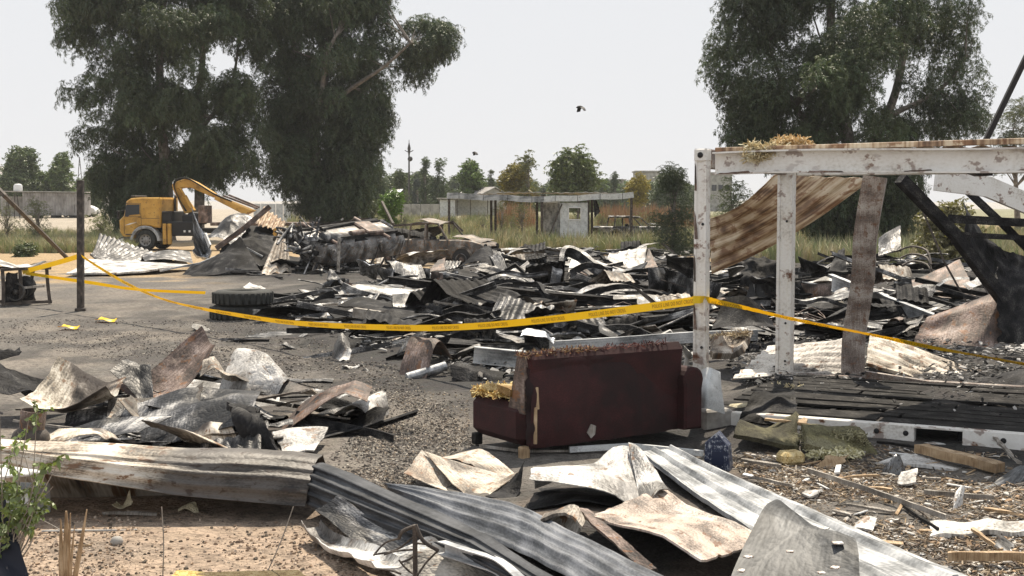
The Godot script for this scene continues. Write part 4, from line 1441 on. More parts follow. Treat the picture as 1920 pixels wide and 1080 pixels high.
const LAND := [[440, 600, "black tyre"], [630, 515, "overturned wreck"], [690, 545, "silvery plastic sheet"], [838, 492, "pickup wreck"], [830, 578, "long black beam"], [1180, 525, "tent-like folded sheet"], [1090, 548, "arching steel strip"], [825, 606, "grey canister"], [740, 632, "long sloping grey rail"], [920, 668, "grey grooved beam"], [800, 710, "curved duct cover"], [1311, 690, "rusty white post"], [1480, 690, "second white post"], [1600, 690, "bent post"], [1770, 590, "rusty square plate"], [1880, 650, "collapsed roof beam"], [1650, 604, "wide flanged beam"], [1370, 690, "tan insulated panel"], [1730, 700, "cream wall panel"], [1262, 490, "dark bush"], [1715, 568, "bed frame tubing"], [1568, 566, "upright black folded sheet"], [1425, 560, "shiny crumpled mass"], [1180, 606, "knee-shaped frame"], [1000, 600, "brown bent arm"], [960, 548, "white triangular sheet"], [560, 640, "flat grey torn sheet"], [640, 672, "white rag"], [330, 790, "reddish grey sheet"], [120, 790, "cream scorched sheet"], [580, 790, "rust brown sheet"]]
const MIX := [
	["flat_plate", "soot", 1.1, "wide sooty grey plate", "panel"],
	["flat_plate", "black", 1.1, "wide black burnt plate", "panel"],
	["flat_plate", "ash", .3, "wide ash white plate", "panel"],
	["flat_plate", "tan", .2, "wide tan scorched plate", "panel"],
	["crumpled_sheet", "black", .8, "black burnt crumpled sheet", "sheet"],
	["crumpled_sheet", "soot", .8, "sooty grey crumpled sheet", "sheet"],
	["crumpled_sheet", "ash", .4, "ash white crumpled sheet", "sheet"],
	["crumpled_sheet", "tan", .25, "scorched tan crumpled sheet", "sheet"],
	["ribbed_sheet", "tan", .15, "tan ribbed roof sheet", "sheet"],
	["ribbed_sheet", "soot", .15, "sooty ribbed roof sheet", "sheet"],
	["ribbed_sheet", "black", .4, "black ribbed roof sheet", "sheet"],
	["steel_channel", "black", 2.9, "black bent steel channel", "beam"],
	["steel_channel", "soot", 2.0, "sooty grey bent steel channel", "beam"],
	["charred_plank", "char_wood", 2.2, "charred plank", "plank"],
	["charred_plank", "grey_wood", .7, "grey scorched plank", "plank"],
	["bent_pipe", "soot", 1.1, "thin bent pipe", "pipe"],
	["curled_strip", "soot", .6, "curled sooty metal strip", "strip"],
	["curled_strip", "ash", .25, "pale curled metal strip", "strip"],
]
func chips(called: String, label: String, poly: Array, count: int, tones: Array, sc: Array, mesh: Mesh, lift := 0.0) -> void:
	var P := PackedVector2Array()
	for p in poly: P.append(Vector2(p[0], p[1]))
	var bb := Rect2(P[0], Vector2.ZERO)
	for p in P: bb = bb.expand(p)
	var xs := []
	var cs := []
	var mid := G(bb.get_center().x, bb.get_center().y)
	while xs.size() < count:
		var q := Vector2(R.randf_range(bb.position.x, bb.end.x), R.randf_range(bb.position.y, bb.end.y))
		if not Geometry2D.is_point_in_polygon(q, P): continue
		var g := G(q.x, q.y)
		if N2.get_noise_2d(g.x * 55 + 900, g.z * 55) < R.randf_range(-.6, .3): continue
		g.y = ter(g.x, g.z) + lift * R.randf()
		var s: float = lerpf(sc[0], sc[1], pow(R.randf(), 3.0))
		var bs := Basis.from_euler(Vector3(R.randfn() * .3, R.randf() * TAU, R.randfn() * .3)).scaled(Vector3.ONE * s)
		xs.append(Transform3D(bs, g - mid))
		var c: Color = tones[R.randi() % tones.size()]
		var w := R.randf_range(.7, 1.25)
		cs.append(Color(c.r * w, c.g * w, c.b * w))
	var o := scatter(numbered(called), mesh, M.chip, xs, cs, self)
	o.position = mid
	metas(o, label, "debris", "", "stuff")
func chip_mesh(x: float, y: float, z: float, sd: int) -> ArrayMesh:
	var r := RandomNumberGenerator.new()
	r.seed = sd
	var mb := MB.new()
	var top := []
	var bot := []
	var n := 5
	for k in n:
		var a := TAU * k / n
		var rr := r.randf_range(.6, 1.15)
		bot.append(Vector3(cos(a) * x * rr, -y * .6, sin(a) * z * rr))
		top.append(Vector3(cos(a) * x * rr * .8, y * r.randf_range(.4, 1.1), sin(a) * z * rr * .8))
	for k in n:
		mb.quad(top[k], bot[k], bot[(k + 1) % n], top[(k + 1) % n])
		if k > 0 and k < n - 1: mb.face(top[0], top[k], top[k + 1])
	return mb.mesh()
func splinter(a: Array, b: Array, w: float, h: float, m: Material, label: String, called := "wood_strip", cat := "wood", group := "") -> void:
	var p := G(a[0], a[1], a[2] if a.size() > 2 else h * .6)
	var q := G(b[0], b[1], b[2] if b.size() > 2 else h * .6)
	var mb := MB.new()
	var s := (q - p).cross(Vector3.UP).normalized() * w * .5
	sheet_into(mb, [p + s, q + s * R.randf_range(.5, 1.0), q - s * R.randf_range(.5, 1.0), p - s], {"th": h, "crumple": .006, "jag": minf(w * .5, .05), "nu": 14, "nv": 3, "seed": R.randi() % 100, "c0": Color(1.1, 1.1, 1.1), "c1": Color(.75, .75, .75)})
	solo(mb, called, m, label, cat, group)
func bar(called: String, m: Material, label: String, cat: String, pts: Array, prof: PackedVector2Array, twist := 0.0, smooth := 3, group := "") -> void:
	var p := []
	for a in pts: p.append(a if a is Vector3 else Q(a))
	var mb := MB.new()
	mb.sweep(smooth_path(p, smooth) if smooth > 1 else p, prof, true, twist)
	solo(mb, called, m, label, cat, group)

# ---------------------------------------------------------------- background
func background() -> void:
	var m: MB
	var z: float
	# long container with a burnt frame beside it, far left
	z = 138.0
	var b := D(95, 402, z); b.y = ter(b.x, b.z)
	var t := thing("storage_container", "long pale grey ribbed container on the far side of the yard", "container", b)
	var x0 := D(43, 400, z).x
	var x1 := D(158, 400, z).x
	m = MB.new()
	sheet_into(m, [Vector3(x0, b.y + .25, -z), Vector3(x1, b.y + .25, -z), Vector3(x1, b.y + 2.62, -z), Vector3(x0, b.y + 2.72, -z)], {"rib": .05, "pitch": .3, "crumple": .02, "jag": 0.0, "nu": 150, "nv": 8, "th": .02, "c1": Color(.8, .79, .78)})
	part(m, "wall", M.container, t)
	m = MB.new()
	m.box(Vector3((x0 + x1) * .5, b.y + 1.4, -z - 1.25), Vector3(x1 - x0 - .1, 2.3, 2.2), Basis.IDENTITY, .03)
	part(m, "body", M.container, t)
	m = MB.new()
	m.box(Vector3((x0 + x1) * .5 - .9, b.y + 2.78, -z - 1.1), Vector3(x1 - x0 + 2.6, .1, 2.9), Basis(Vector3(0, 0, 1), -.012), .02)
	part(m, "roof", M.concrete, t)
	for k in 3:
		m = MB.new()
		m.box(Vector3(lerpf(x0, x1, .2 + k * .3), b.y + .12, -z - .8), Vector3(.7, .26, 1.4), Basis.IDENTITY, .02)
		part(m, "support_block", M.dark, t)
	m = MB.new()
	m.box(Vector3(lerpf(x0, x1, .84), b.y + 1.0, -z + .06), Vector3(.05, .9, .03), Basis.IDENTITY, .005)
	part(m, "door_bolt", M.dark, t)
	var fb := D(20, 402, z); fb.y = ter(fb.x, fb.z)
	t = thing("lean_to_frame", "dark posts of a lean-to against the long pale container", "shelter", fb)
	for px in [12, 18, 27, 37]:
		m = MB.new()
		var p := D(px, 400, z + R.randf_range(-1, 1)); p.y = fb.y
		m.beam(p, p + Vector3(R.randf_range(-.3, .3), 2.6, 0), .09, .09)
		part(m, "post", M.post, t)
	m = MB.new()
	m.box(fb + Vector3(-.4, 1.2, -1.6), Vector3(2.6, 2.2, .1), Basis.IDENTITY, .02)
	part(m, "back_wall", M.concrete, t)
	var tb := D(25, 352, z - .5)
	m = MB.new()
	m.lathe([Vector2(.001, 0), Vector2(.42, 0), Vector2(.46, .1), Vector2(.45, .62), Vector2(.3, .78), Vector2(.001, .82)], 16, Vector3(tb.x, b.y + 2.85, -z - .8))
	solo(m, "water_tank", M.white, "small white water tank on top of the container roof", "tank")
	# car
	z = 142.0
	var cb := D(150, 402, z); cb.y = ter(cb.x, cb.z)
	t = thing("parked_car", "white hatchback parked behind the steel post beside the long container", "car", cb)
	var prof := PackedVector2Array([Vector2(-2.0, .3), Vector2(-2.05, .75), Vector2(-1.5, .9), Vector2(-.8, 1.35), Vector2(.5, 1.42), Vector2(1.3, 1.2), Vector2(1.8, .95), Vector2(2.0, .6), Vector2(1.95, .3)])
	m = MB.new()
	m.xf = Transform3D(Basis.IDENTITY, cb)
	m.prism(prof, -.85, .85, .08)
	part(m, "body", M.white, t)
	m = MB.new()
	m.xf = Transform3D(Basis.IDENTITY, cb)
	m.prism(PackedVector2Array([Vector2(-1.25, .92), Vector2(-.75, 1.28), Vector2(.5, 1.34), Vector2(1.2, 1.13), Vector2(1.3, .95)]), .84, .862)
	part(m, "side_window", M.glass_dark, t)
	for x in [-1.3, 1.25]: 
		for s in [-1.0, 1.0]: wheel(t, Vector3(x, .3, s * .78), .31, .2, s, M.rubber, M.galv)
	# white cabin wall behind the trees, white shed, tilted white roof
	var zz := 112.0
	for q in [[475, 545, 357, 401, "white corrugated hoarding showing between the eucalyptus trunks", "hoarding"]]:
		var p0 := D(q[0], 400, zz); p0.y = ter(p0.x, p0.z)
		t = thing("hoarding", q[4], "fence", p0)
		var w: float = D(q[1], 400, zz).x - p0.x
		var n := 5
		for k in n:
			m = MB.new()
			sheet_into(m, [p0 + Vector3(w * k / n + .02, .05, 0), p0 + Vector3(w * (k + 1) / n - .02, .05, 0), p0 + Vector3(w * (k + 1) / n - .02, 1.9, .02), p0 + Vector3(w * k / n + .02, 1.93, 0)], {"rib": .02, "pitch": .12, "crumple": .01, "jag": 0.0, "nu": 40, "nv": 3, "th": .01, "c1": Color(.85, .85, .85)})
			part(m, "panel", M.drum, t)
	z = 126.0
	b = D(865, 400, z); b.y = ter(b.x, b.z)
	t = thing("white_shed", "small white shed with a flat roof standing beyond the field", "shed", b)
	m = MB.new()
	m.box(b + Vector3(-1.35, 1.05, -1.0), Vector3(1.5, 2.1, 2.4), Basis.IDENTITY, .02)
	m.box(b + Vector3(1.2, 1.35, -1.6), Vector3(3.6, 1.5, .12), Basis.IDENTITY, .02)
	part(m, "wall", M.drum, t)
	m = MB.new()
	m.box(b + Vector3(.3, 2.2, -1.0), Vector3(5.4, .12, 2.9), Basis.IDENTITY, .02)
	part(m, "roof", M.concrete, t)
	for x in [-.4, .9, 2.6]:
		m = MB.new()
		m.beam(b + Vector3(x, 0, .3), b + Vector3(x, 2.15, .3), .08, .08)
		part(m, "porch_post", M.post, t)
	b = D(905, 392, 150); b.y = ter(b.x, b.z)
	t = thing("gable_house", "low house with a pale pitched roof behind the shed", "house", b)
	m = MB.new()
	m.xf = Transform3D(Basis(Vector3.UP, .5), b)
	m.prism(PackedVector2Array([Vector2(-2.4, 0), Vector2(2.4, 0), Vector2(2.4, 2.0), Vector2(0, 3.1), Vector2(-2.4, 2.0)]), -3.0, 3.0)
	part(m, "wall", M.concrete, t)
	for s in [-1.0, 1.0]:
		m = MB.new()
		m.xf = Transform3D(Basis(Vector3.UP, .5), b)
		m.box(Vector3(s * 1.25, 2.65, 0), Vector3(2.9, .12, 6.5), Basis(Vector3(0, 0, 1), -s * .43), .01)
		part(m, "roof_slope", M.container, t)
	b = D(742, 395, 105); b.y = ter(b.x, b.z)
	t = thing("lean_roof", "tilted white metal roof poking up behind the bright green bush", "shelter", b)
	m = MB.new()
	sheet_into(m, [D(720, 371, 105), D(742, 371, 104), D(757, 355, 106), D(735, 357, 107)], {"rib": .02, "pitch": .2, "crumple": .02, "th": .03})
	part(m, "roof_sheet", M.drum, t)
	m = MB.new()
	for q in [[723, 372, 105], [740, 371, 104.2], [752, 358, 106], [737, 358, 106.8]]:
		var p := D(q[0], q[1], q[2])
		m.beam(Vector3(p.x, b.y - .1, p.z), p, .08, .08)
	part(m, "posts", M.post, t)
	# mast
	b = D(767, 396, 150); b.y = ter(b.x, b.z)
	t = thing("antenna_mast", "thin dark antenna mast rising above the far trees", "mast", b)
	m = MB.new()
	m.tube([b, D(767, 330, 150), D(767, 285, 150), D(767, 262, 150)], [.14, .11, .09, .03], 7)
	part(m, "pole", M.steel, t)
	m = MB.new()
	m.tube([D(767, 290, 150), D(767, 278, 150), D(767, 268, 150)], [.1, .2, .05], 8)
	part(m, "lightning_cage", M.steel, t)
	m = MB.new()
	m.beam(D(759, 282, 150), D(767, 286, 150), .09, .09)
	m.beam(D(775, 282, 150), D(767, 286, 150), .09, .09)
	part(m, "cross_arm", M.steel, t)
	m = MB.new()
	m.lathe([Vector2(.3, 0), Vector2(.25, .1), Vector2(.001, .16)], 12, D(769, 298, 149.6), Basis(Vector3.RIGHT, 1.4))
	part(m, "dish", M.steel, t)
	b = D(151, 390, 260); b.y = ter(b.x, b.z)
	m = MB.new()
	for s in [-1, 1]: m.beam(b + Vector3(s * .9, 0, 0), b + Vector3(0, 11, 0), .12, .12)
	for k in 5: m.beam(b + Vector3(-.8 + k * .15, 1 + k * 2, 0), b + Vector3(.7 - k * .15, 2.4 + k * 1.8, 0), .07, .07)
	solo(m, "lattice_tower", M.steel, "faint lattice tower behind the trees left of the yard", "tower")
	# far buildings
	for q in [[1130, 1172, 338, "low concrete building beyond the field, partly behind trees", 260.0], [1192, 1237, 322, "flat-roofed cream building behind the yellow tree", 250.0], [845, 880, 344, "hazy grey building behind the round green tree", 320.0], [1330, 1372, 325, "distant pale house seen between post and hanging sheet", 240.0]]:
		var p0 := D(q[0], 396, q[4]); p0.y = ter(p0.x, p0.z)
		var p1 := D(q[1], 396, q[4])
		t = thing("distant_building", q[3], "building", p0)
		var h: float = D(q[0], q[2], q[4]).y - p0.y
		var w := p1.x - p0.x
		m = MB.new()
		m.box(p0 + Vector3(w * .5, h * .5, -3), Vector3(w, h, 6), Basis.IDENTITY, .05)
		part(m, "wall", M.concrete, t)
		m = MB.new()
		m.box(p0 + Vector3(w * .5, h + .1, -3), Vector3(w + .5, .25, 6.5), Basis.IDENTITY, .03)
		part(m, "roof", M.container, t)
		for k in 3:
			m = MB.new()
			m.box(p0 + Vector3(w * (.2 + .3 * k), h * .62, .01), Vector3(.9, 1.1, .1), Basis.IDENTITY, .02)
			part(m, "window", M.glass_dark, t)
	b = D(655, 396, 135); b.y = ter(b.x, b.z)
	m = MB.new()
	for k in 16: m.box(b + Vector3(-6 + k * 1.0, .75, 0), Vector3(.96, 1.5, .15), Basis.IDENTITY, .02)
	solo(m, "yard_wall", M.concrete, "low grey block wall far behind the right eucalyptus", "wall")
	# hill
	m = MB.new()
	var hp := []
	for i in 60:
		var x := -900.0 + 30.0 * i
		var h := maxf(2.0, 22.0 * exp(-pow((x + 330.0) / 70.0, 2)) + 6.0 + 4.0 * N2.get_noise_1d(x * .3))
		hp.append([m.vert(Vector3(x, -5, -760)), m.vert(Vector3(x, h, -800)), m.vert(Vector3(x, -5, -900))])
	m.col = Color(.6, .55, .48)
	for i in 59:
		for k in 2:
			m.tri(hp[i][k], hp[i][k + 1], hp[i + 1][k + 1]); m.tri(hp[i][k], hp[i + 1][k + 1], hp[i + 1][k])
	struct(m, "hills", M.concrete)
func carport() -> void:
	var z := 66.0
	var b := D(1016, 455, z); b.y = 0
	var t := thing("burnt_carport", "burnt steel carport with a grey cabin wall and window under it", "shelter", b)
	var m: MB
	for q in [[842, 366, 0.0], [921, 370, 2.6], [929, 370, 2.4], [1007, 372, 2.8], [1016, 372, 0.0], [1103, 368, 0.2], [1184, 365, 0.0], [1110, 368, 2.8]]:
		var p := D(q[0], q[1], z + q[2])
		m = MB.new()
		m.beam(Vector3(p.x, -.05, p.z), p, .13, .13, .01)
		part(m, "post", M.post, t)
	for q in [[[838, 367], [1020, 374]], [[1020, 374], [1188, 366]]]:
		m = MB.new()
		var p0 := D(q[0][0], q[0][1], z - .05)
		var p1 := D(q[1][0], q[1][1], z - .05)
		var path := []
		for i in 9: path.append(p0.lerp(p1, i / 8.0) + Vector3(0, .03 * sin(i * 1.7), 0))
		m.sweep(path, box_prof(.1, .3))
		part(m, "fascia", M.drum if q[0][0] > 1000 else M.galv, t)
		for i in 4:
			m = MB.new()
			m.beam(path[i * 2 + 1] + Vector3(0, -.15, .06), path[i * 2 + 1] + Vector3(0, .15, .06), .02, .03, 0)
			part(m, "fascia_joint", M.dark, t)
	m = MB.new()
	sheet_into(m, [D(838, 363, z), D(1190, 362, z), D(1180, 366, z + 3.2), D(850, 366, z + 3.2)], {"rib": .02, "pitch": .5, "crumple": .08, "freq": .3, "th": .02, "nu": 90, "nv": 10, "c1": Color(.5, .48, .46), "jag": .1})
	part(m, "roof_sheet", M.ash, t)
	# cabin wall with a door gap and a window hole
	var W := func(px: float, py: float) -> Vector3: return D(px, py, z + .15)
	for r in [[1050, 1066, 380, 446], [1066, 1089, 412, 446], [1066, 1089, 380, 389], [1089, 1102, 380, 446], [1020, 1050, 376, 380.5]]:
		m = MB.new()
		var p0: Vector3 = W.call(r[0], r[3])
		var p1: Vector3 = W.call(r[1], r[2])
		p0.y = maxf(p0.y, .0)
		m.box((p0 + p1) * .5, Vector3(p1.x - p0.x - .004, p1.y - p0.y - .004, .08), Basis.IDENTITY, .004)
		part(m, "cabin_panel", M.drum, t)
	m = MB.new()
	for e in [[[1066, 389], [1089, 389]], [[1066, 412], [1089, 412]], [[1066, 389], [1066, 412]], [[1089, 389], [1089, 412]]]:
		m.beam(W.call(e[0][0], e[0][1]) + Vector3(0, 0, .06), W.call(e[1][0], e[1][1]) + Vector3(0, 0, .06), .05, .06, .005)
	part(m, "window_frame", M.white, t)
	m = MB.new()
	var d0: Vector3 = W.call(1050, 382)
	m.beam(d0 + Vector3(.1, 0, .1), W.call(1030, 440) + Vector3(0, 0, .3), .06, .06)
	part(m, "fallen_batten", M.post, t)
	m = MB.new()
	m.box(D(1034, 412, z + 2.0) , Vector3(.12, 1.9, 1.6), Basis(Vector3.UP, .5), .02)
	part(m, "inner_wall", M.galv, t)
	# dark scorched cloth hanging at the corner post
	m = MB.new()
	sheet_into(m, [D(1112, 373, z - .1), D(1121, 376, z - .1), D(1126, 396, z - .2), D(1114, 412, z - .15)], {"crumple": .1, "freq": 2.0, "jag": .08, "seed": 6, "th": .02, "nu": 10, "nv": 16})
	solo(m, "hanging_cloth", M.black, "black scorched cloth hanging from the carport post", "cloth")
	sheet("roof_remnant", M.wool, "cream torn insulation sheet flapping on the carport roof", "insulation", [D(986, 357, z + .4), D(1030, 362, z + .4), D(1026, 369, z + 1.2), D(992, 368, z + 1.2)], {"crumple": .2, "freq": 1.6, "jag": .2, "seed": 8, "th": .03, "nu": 24, "nv": 8, "c1": Color(.9, .9, .85)})
func trees() -> void:
	var euc := sprig_mesh(32, 1.0, .19, .02, .6, 5)
	var euc2 := sprig_mesh(26, .7, .15, .018, .35, 6)
	var rnd := sprig_mesh(26, .9, .3, .075, .25, 7)
	var far := sprig_mesh(26, 1.0, .3, .05, .5, 8)
	var g1 := Color(.074, .103, .05)
	var g2 := Color(.066, .094, .047)
	big_tree("eucalyptus_tree", "broad dark eucalyptus right above the yellow crane truck", "", 80.0,
		[[118, -90], [104, 40], [116, 75], [150, 105], [120, 165], [128, 200], [150, 235], [150, 265], [165, 290], [168, 320], [190, 345], [205, 380], [225, 410], [262, 428], [290, 400], [330, 352], [380, 350], [420, 385], [460, 360], [492, 300], [505, 190], [500, 80], [500, -90]], [318, 440],
		[{"p": [[316, 445], [312, 330], [302, 220], [300, 90], [310, -60]], "r0": .42, "r1": .16}, {"p": [[372, 445], [374, 340], [366, 220], [380, 110], [372, -60]], "r0": .36, "r1": .14, "z": 1.0}, {"p": [[302, 240], [240, 150], [200, 40]], "r0": .16, "r1": .05, "root": false}, {"p": [[368, 250], [430, 170], [450, 60]], "r0": .16, "r1": .05, "root": false, "z": 1.0}],
		[[438, 105, 10], [352, 160, 8]], 215, 150.0, euc, g1, [14.0, 34.0], 1.0, 5.0, [[[[168, 290], [300, 290], [305, 432], [235, 428], [190, 365]], 42, [11.0, 24.0]]])
	big_tree("eucalyptus_tree", "tall dark eucalyptus with a long bare limb reaching out over the field", "", 84.0,
		[[470, -90], [478, 80], [490, 200], [478, 300], [470, 350], [500, 372], [530, 352], [552, 372], [545, 405], [590, 420], [640, 425], [655, 400], [680, 395], [690, 355], [686, 335], [715, 290], [708, 262], [742, 236], [722, 215], [735, 170], [745, 120], [742, 80], [725, 30], [730, -90]], [592, 440],
		[{"p": [[592, 445], [592, 340], [590, 240], [612, 120], [625, -60]], "r0": .5, "r1": .18}, {"p": [[592, 300], [560, 180], [548, 40], [560, -80]], "r0": .25, "r1": .12, "root": false}, {"p": [[600, 200], [612, 110], [628, 70]], "r0": .16, "r1": .1, "root": false, "z": -3.0}, {"p": [[600, 210], [660, 165], [720, 125], [770, 80]], "r0": .18, "r1": .06, "root": false, "z": -2.0}],
		[[668, 60, 12], [512, 300, 6], [610, 60, 6]], 195, 150.0, euc, g2, [14.0, 36.0], 1.0, 5.0, [[[[742, 66], [770, 35], [800, 30], [838, 40], [850, 70], [838, 105], [800, 130], [788, 160], [776, 200], [766, 190], [770, 140], [745, 130], [725, 110]], 40, [10.0, 20.0]], [[[555, 320], [690, 310], [672, 425], [600, 435]], 36, [11.0, 24.0]]])
	big_tree("eucalyptus_tree", "dense weeping eucalyptus behind the white container frame", "", 60.0,
		[[1372, -90], [1366, -10], [1350, 40], [1338, 100], [1306, 122], [1308, 150], [1352, 172], [1350, 210], [1378, 235], [1370, 275], [1400, 300], [1480, 330], [1500, 430], [1560, 465], [1650, 470], [1705, 420], [1720, 330], [1790, 300], [1846, 260], [1852, 200], [1836, 140], [1840, 90], [1836, 20], [1830, -90]], [1600, 470],
		[{"p": [[1600, 478], [1600, 380], [1590, 260], [1560, 120], [1560, -60]], "r0": .45, "r1": .16}, {"p": [[1595, 330], [1670, 200], [1700, 60], [1710, -60]], "r0": .25, "r1": .1, "root": false}, {"p": [[1590, 300], [1490, 200], [1440, 80]], "r0": .2, "r1": .06, "root": false}, {"p": [[1660, 220], [1760, 170], [1810, 110]], "r0": .14, "r1": .04, "root": false}],
		[[1540, 40, 20], [1475, 235, 10], [1668, 150, 9]], 235, 165.0, euc, g1, [17.0, 42.0], .8, 4.5, [[[[1490, 290], [1735, 290], [1715, 440], [1570, 475], [1500, 420]], 50, [16.0, 32.0]], [[[1350, 170], [1460, 150], [1470, 300], [1380, 300]], 24, [14.0, 28.0]]])
	big_tree("eucalyptus_tree", "thin-leaved tree top beside the slanting black pole", "", 88.0,
		[[1860, 230], [1885, 195], [1930, 185], [1990, 200], [1990, 330], [1850, 330], [1840, 270]], [1910, 450],
		[{"p": [[1910, 450], [1905, 350], [1900, 240]], "r0": .25, "r1": .06}], [], 30, 80.0, euc2, Color(.09, .11, .06), [16.0, 30.0], .9, 3.0)
	# far side of the field
	far_tree("round_tree", "dusty green round tree behind the long container, beside the water tank", 165, 46, 292, 372, 78, Color(.11, .15, .06), rnd)
	far_tree("round_tree", "fresh green round tree behind the middle of the long container", 165, 117, 290, 372, 52, Color(.12, .17, .055), rnd)
	far_tree("round_tree", "pale green tree between steel post and the tall eucalyptus", 150, 178, 312, 385, 44, Color(.13, .17, .07), rnd)
	far_tree("willow_tree", "drooping dark green tree close to the right eucalyptus", 130, 712, 303, 385, 48, Color(.085, .12, .06), far)
	far_tree("slim_tree", "slim grey green tree left of the antenna mast", 140, 750, 314, 392, 34, Color(.12, .15, .075), far, 1.0, 1)
	far_tree("cypress_tree", "haze tinted bluish narrow tree just right of the antenna mast", 190, 783, 316, 392, 22, Color(.06, .085, .07), rnd, 1.0, 1)  # bluish haze mixed into the leaf colour
	far_tree("cypress_tree", "tall narrow green tree, first of a close pair", 160, 797, 288, 395, 26, Color(.085, .12, .055), far, 1.0, 1)
	far_tree("cypress_tree", "tall narrow green tree, second of a close pair", 158, 823, 288, 395, 34, Color(.085, .12, .055), far, 1.0, 1)
	far_tree("round_tree", "round bright green tree behind the carport roof", 150, 884, 302, 380, 52, Color(.11, .165, .045), rnd)
	far_tree("slim_tree", "slim grey tree squeezed between the round green and yellow trees", 170, 921, 316, 385, 18, Color(.1, .125, .07), far, .9, 1)
	far_tree("yellow_tree", "large yellowing tree above the carport roof", 120, 966, 296, 385, 64, Color(.25, .21, .04), rnd)
	far_tree("bare_tree", "thin feathery half bare tree beside the large yellowing tree", 118, 990, 276, 380, 52, Color(.16, .17, .07), far, .28, 1)
	far_tree("bushy_tree", "wide feathery green tree above the cabin wall", 110, 1082, 288, 385, 100, Color(.12, .155, .055), far, .8)
	far_tree("slim_tree", "small dark tree standing before the low concrete building", 170, 1153, 322, 385, 26, Color(.08, .105, .06), far, .9, 1)
	far_tree("yellow_tree", "small bright yellow tree in front of the cream building", 140, 1196, 322, 385, 42, Color(.34, .27, .025), rnd)
	for k in 22:
		var px := (690.0 + 33.0 * k) if k < 19 else (10.0 + 70.0 * (k - 19))
		if px > 1310: continue
		far_tree("hedge_tree", "low hazy green tree in the far tree line", R.randf_range(185, 235), px + R.randf_range(-10, 10), R.randf_range(334, 356), 398, R.randf_range(46, 80), Color(.1, .135, .065) * R.randf_range(.8, 1.2), far if k % 2 else rnd, 1.0, 0, "low far tree line")
	far_tree("green_bush", "bright green bush in front of the tilted white roof", 92, 735, 358, 425, 50, Color(.13, .24, .03), rnd, .9, 2, "bushes in the field")
	far_tree("green_bush", "dull green shrub under the willow in the dry field", 95, 690, 372, 425, 46, Color(.11, .13, .06), far, .6, 2, "bushes in the field")
	far_tree("green_bush", "thin olive sapling seen through the carport posts", 78, 940, 380, 440, 34, Color(.14, .15, .06), euc2, .35, 2, "bushes in the field")
	far_tree("green_bush", "olive shrub under the carport beam", 82, 978, 382, 440, 46, Color(.12, .135, .055), euc2, .4, 2, "bushes in the field")
	for q in [[760, 404, 30], [800, 408, 36], [850, 402, 26], [905, 405, 40], [960, 408, 34], [1045, 404, 40], [1130, 400, 44], [1160, 408, 30], [1205, 402, 50]]:
		far_tree("scrub_bush", "pale green scrub bush in the dry field round the carport", R.randf_range(74, 90), q[0], q[1], 440, q[2], Color(.2, .23, .11) * R.randf_range(.8, 1.15), euc2, .3, 2, "scrub in the field")
	far_tree("dark_bush", "large dark green bush right behind the rusty white post", 52, 1262, 312, 480, 92, Color(.055, .075, .038), euc2, 2.4, 2, "bushes in the field")
	far_tree("dark_bush", "dry leafy bush on the far side of the rusty brown sheet", 40, 1780, 400, 500, 120, Color(.22, .2, .1), rnd, 1.2, 2, "bushes in the field")
	far_tree("dark_bush", "green thicket behind the hanging striped sheet", 60, 1370, 330, 470, 90, Color(.1, .13, .055), euc2, 1.0, 2, "bushes in the field")
	far_tree("weed_bush", "tall grey green weed growing by the dark slanting rail", 74, 70, 372, 450, 62, Color(.15, .17, .08), euc2, .55, 2, "weeds at the yard edge")
	far_tree("weed_bush", "second straggly weed growing at the picture edge by the rail", 76, 12, 375, 450, 50, Color(.16, .17, .08), euc2, .45, 2, "weeds at the yard edge")
	far_tree("weed_bush", "small round dark weed on the dry grass behind the burnt cage", 54, 46, 464, 484, 26, Color(.1, .13, .06), rnd, .5, 2, "weeds at the yard edge")
	far_tree("weed_bush", "low green weeds between the steel post and the truck", 82, 190, 408, 446, 90, Color(.2, .22, .1), euc2, .35, 2, "weeds at the yard edge")
	var blade := tuft_mesh(16, .62, .34, .012, 3)
	var straw := [Color(.46, .4, .24), Color(.36, .35, .2), Color(.26, .28, .13), Color(.5, .43, .28), Color(.22, .26, .11), Color(.3, .34, .17)]
	tufts("dry_grass", "dry straw grass covering the field behind the wrecks", "grass", blade, 11000, [540, 1420], [58, 128], straw, [.7, 1.7])
	tufts("dry_grass", "dry straw and weeds along the left yard edge", "grass", blade, 3800, [-60, 250], [58, 90], straw, [.5, 1.2])
	tufts("dry_grass", "dry yellow grass behind the fallen cabin at the field edge", "grass", blade, 3500, [1420, 2050], [44, 100], straw, [.7, 1.6])
	var reed := tuft_mesh(14, 1.6, .4, .03, 4)
	tufts("reddish_reeds", "tall rusty brown reeds standing behind the carport", "reeds", reed, 900, [1125, 1300], [92, 112], [Color(.3, .17, .09), Color(.36, .21, .12), Color(.25, .14, .08), Color(.33, .25, .13)], [.7, 1.2])
	tufts("reddish_reeds", "patch of rusty reeds behind the carport beam", "reeds", reed, 220, [935, 1000], [92, 108], [Color(.3, .17, .09), Color(.36, .21, .12), Color(.4, .28, .16)], [.8, 1.3])

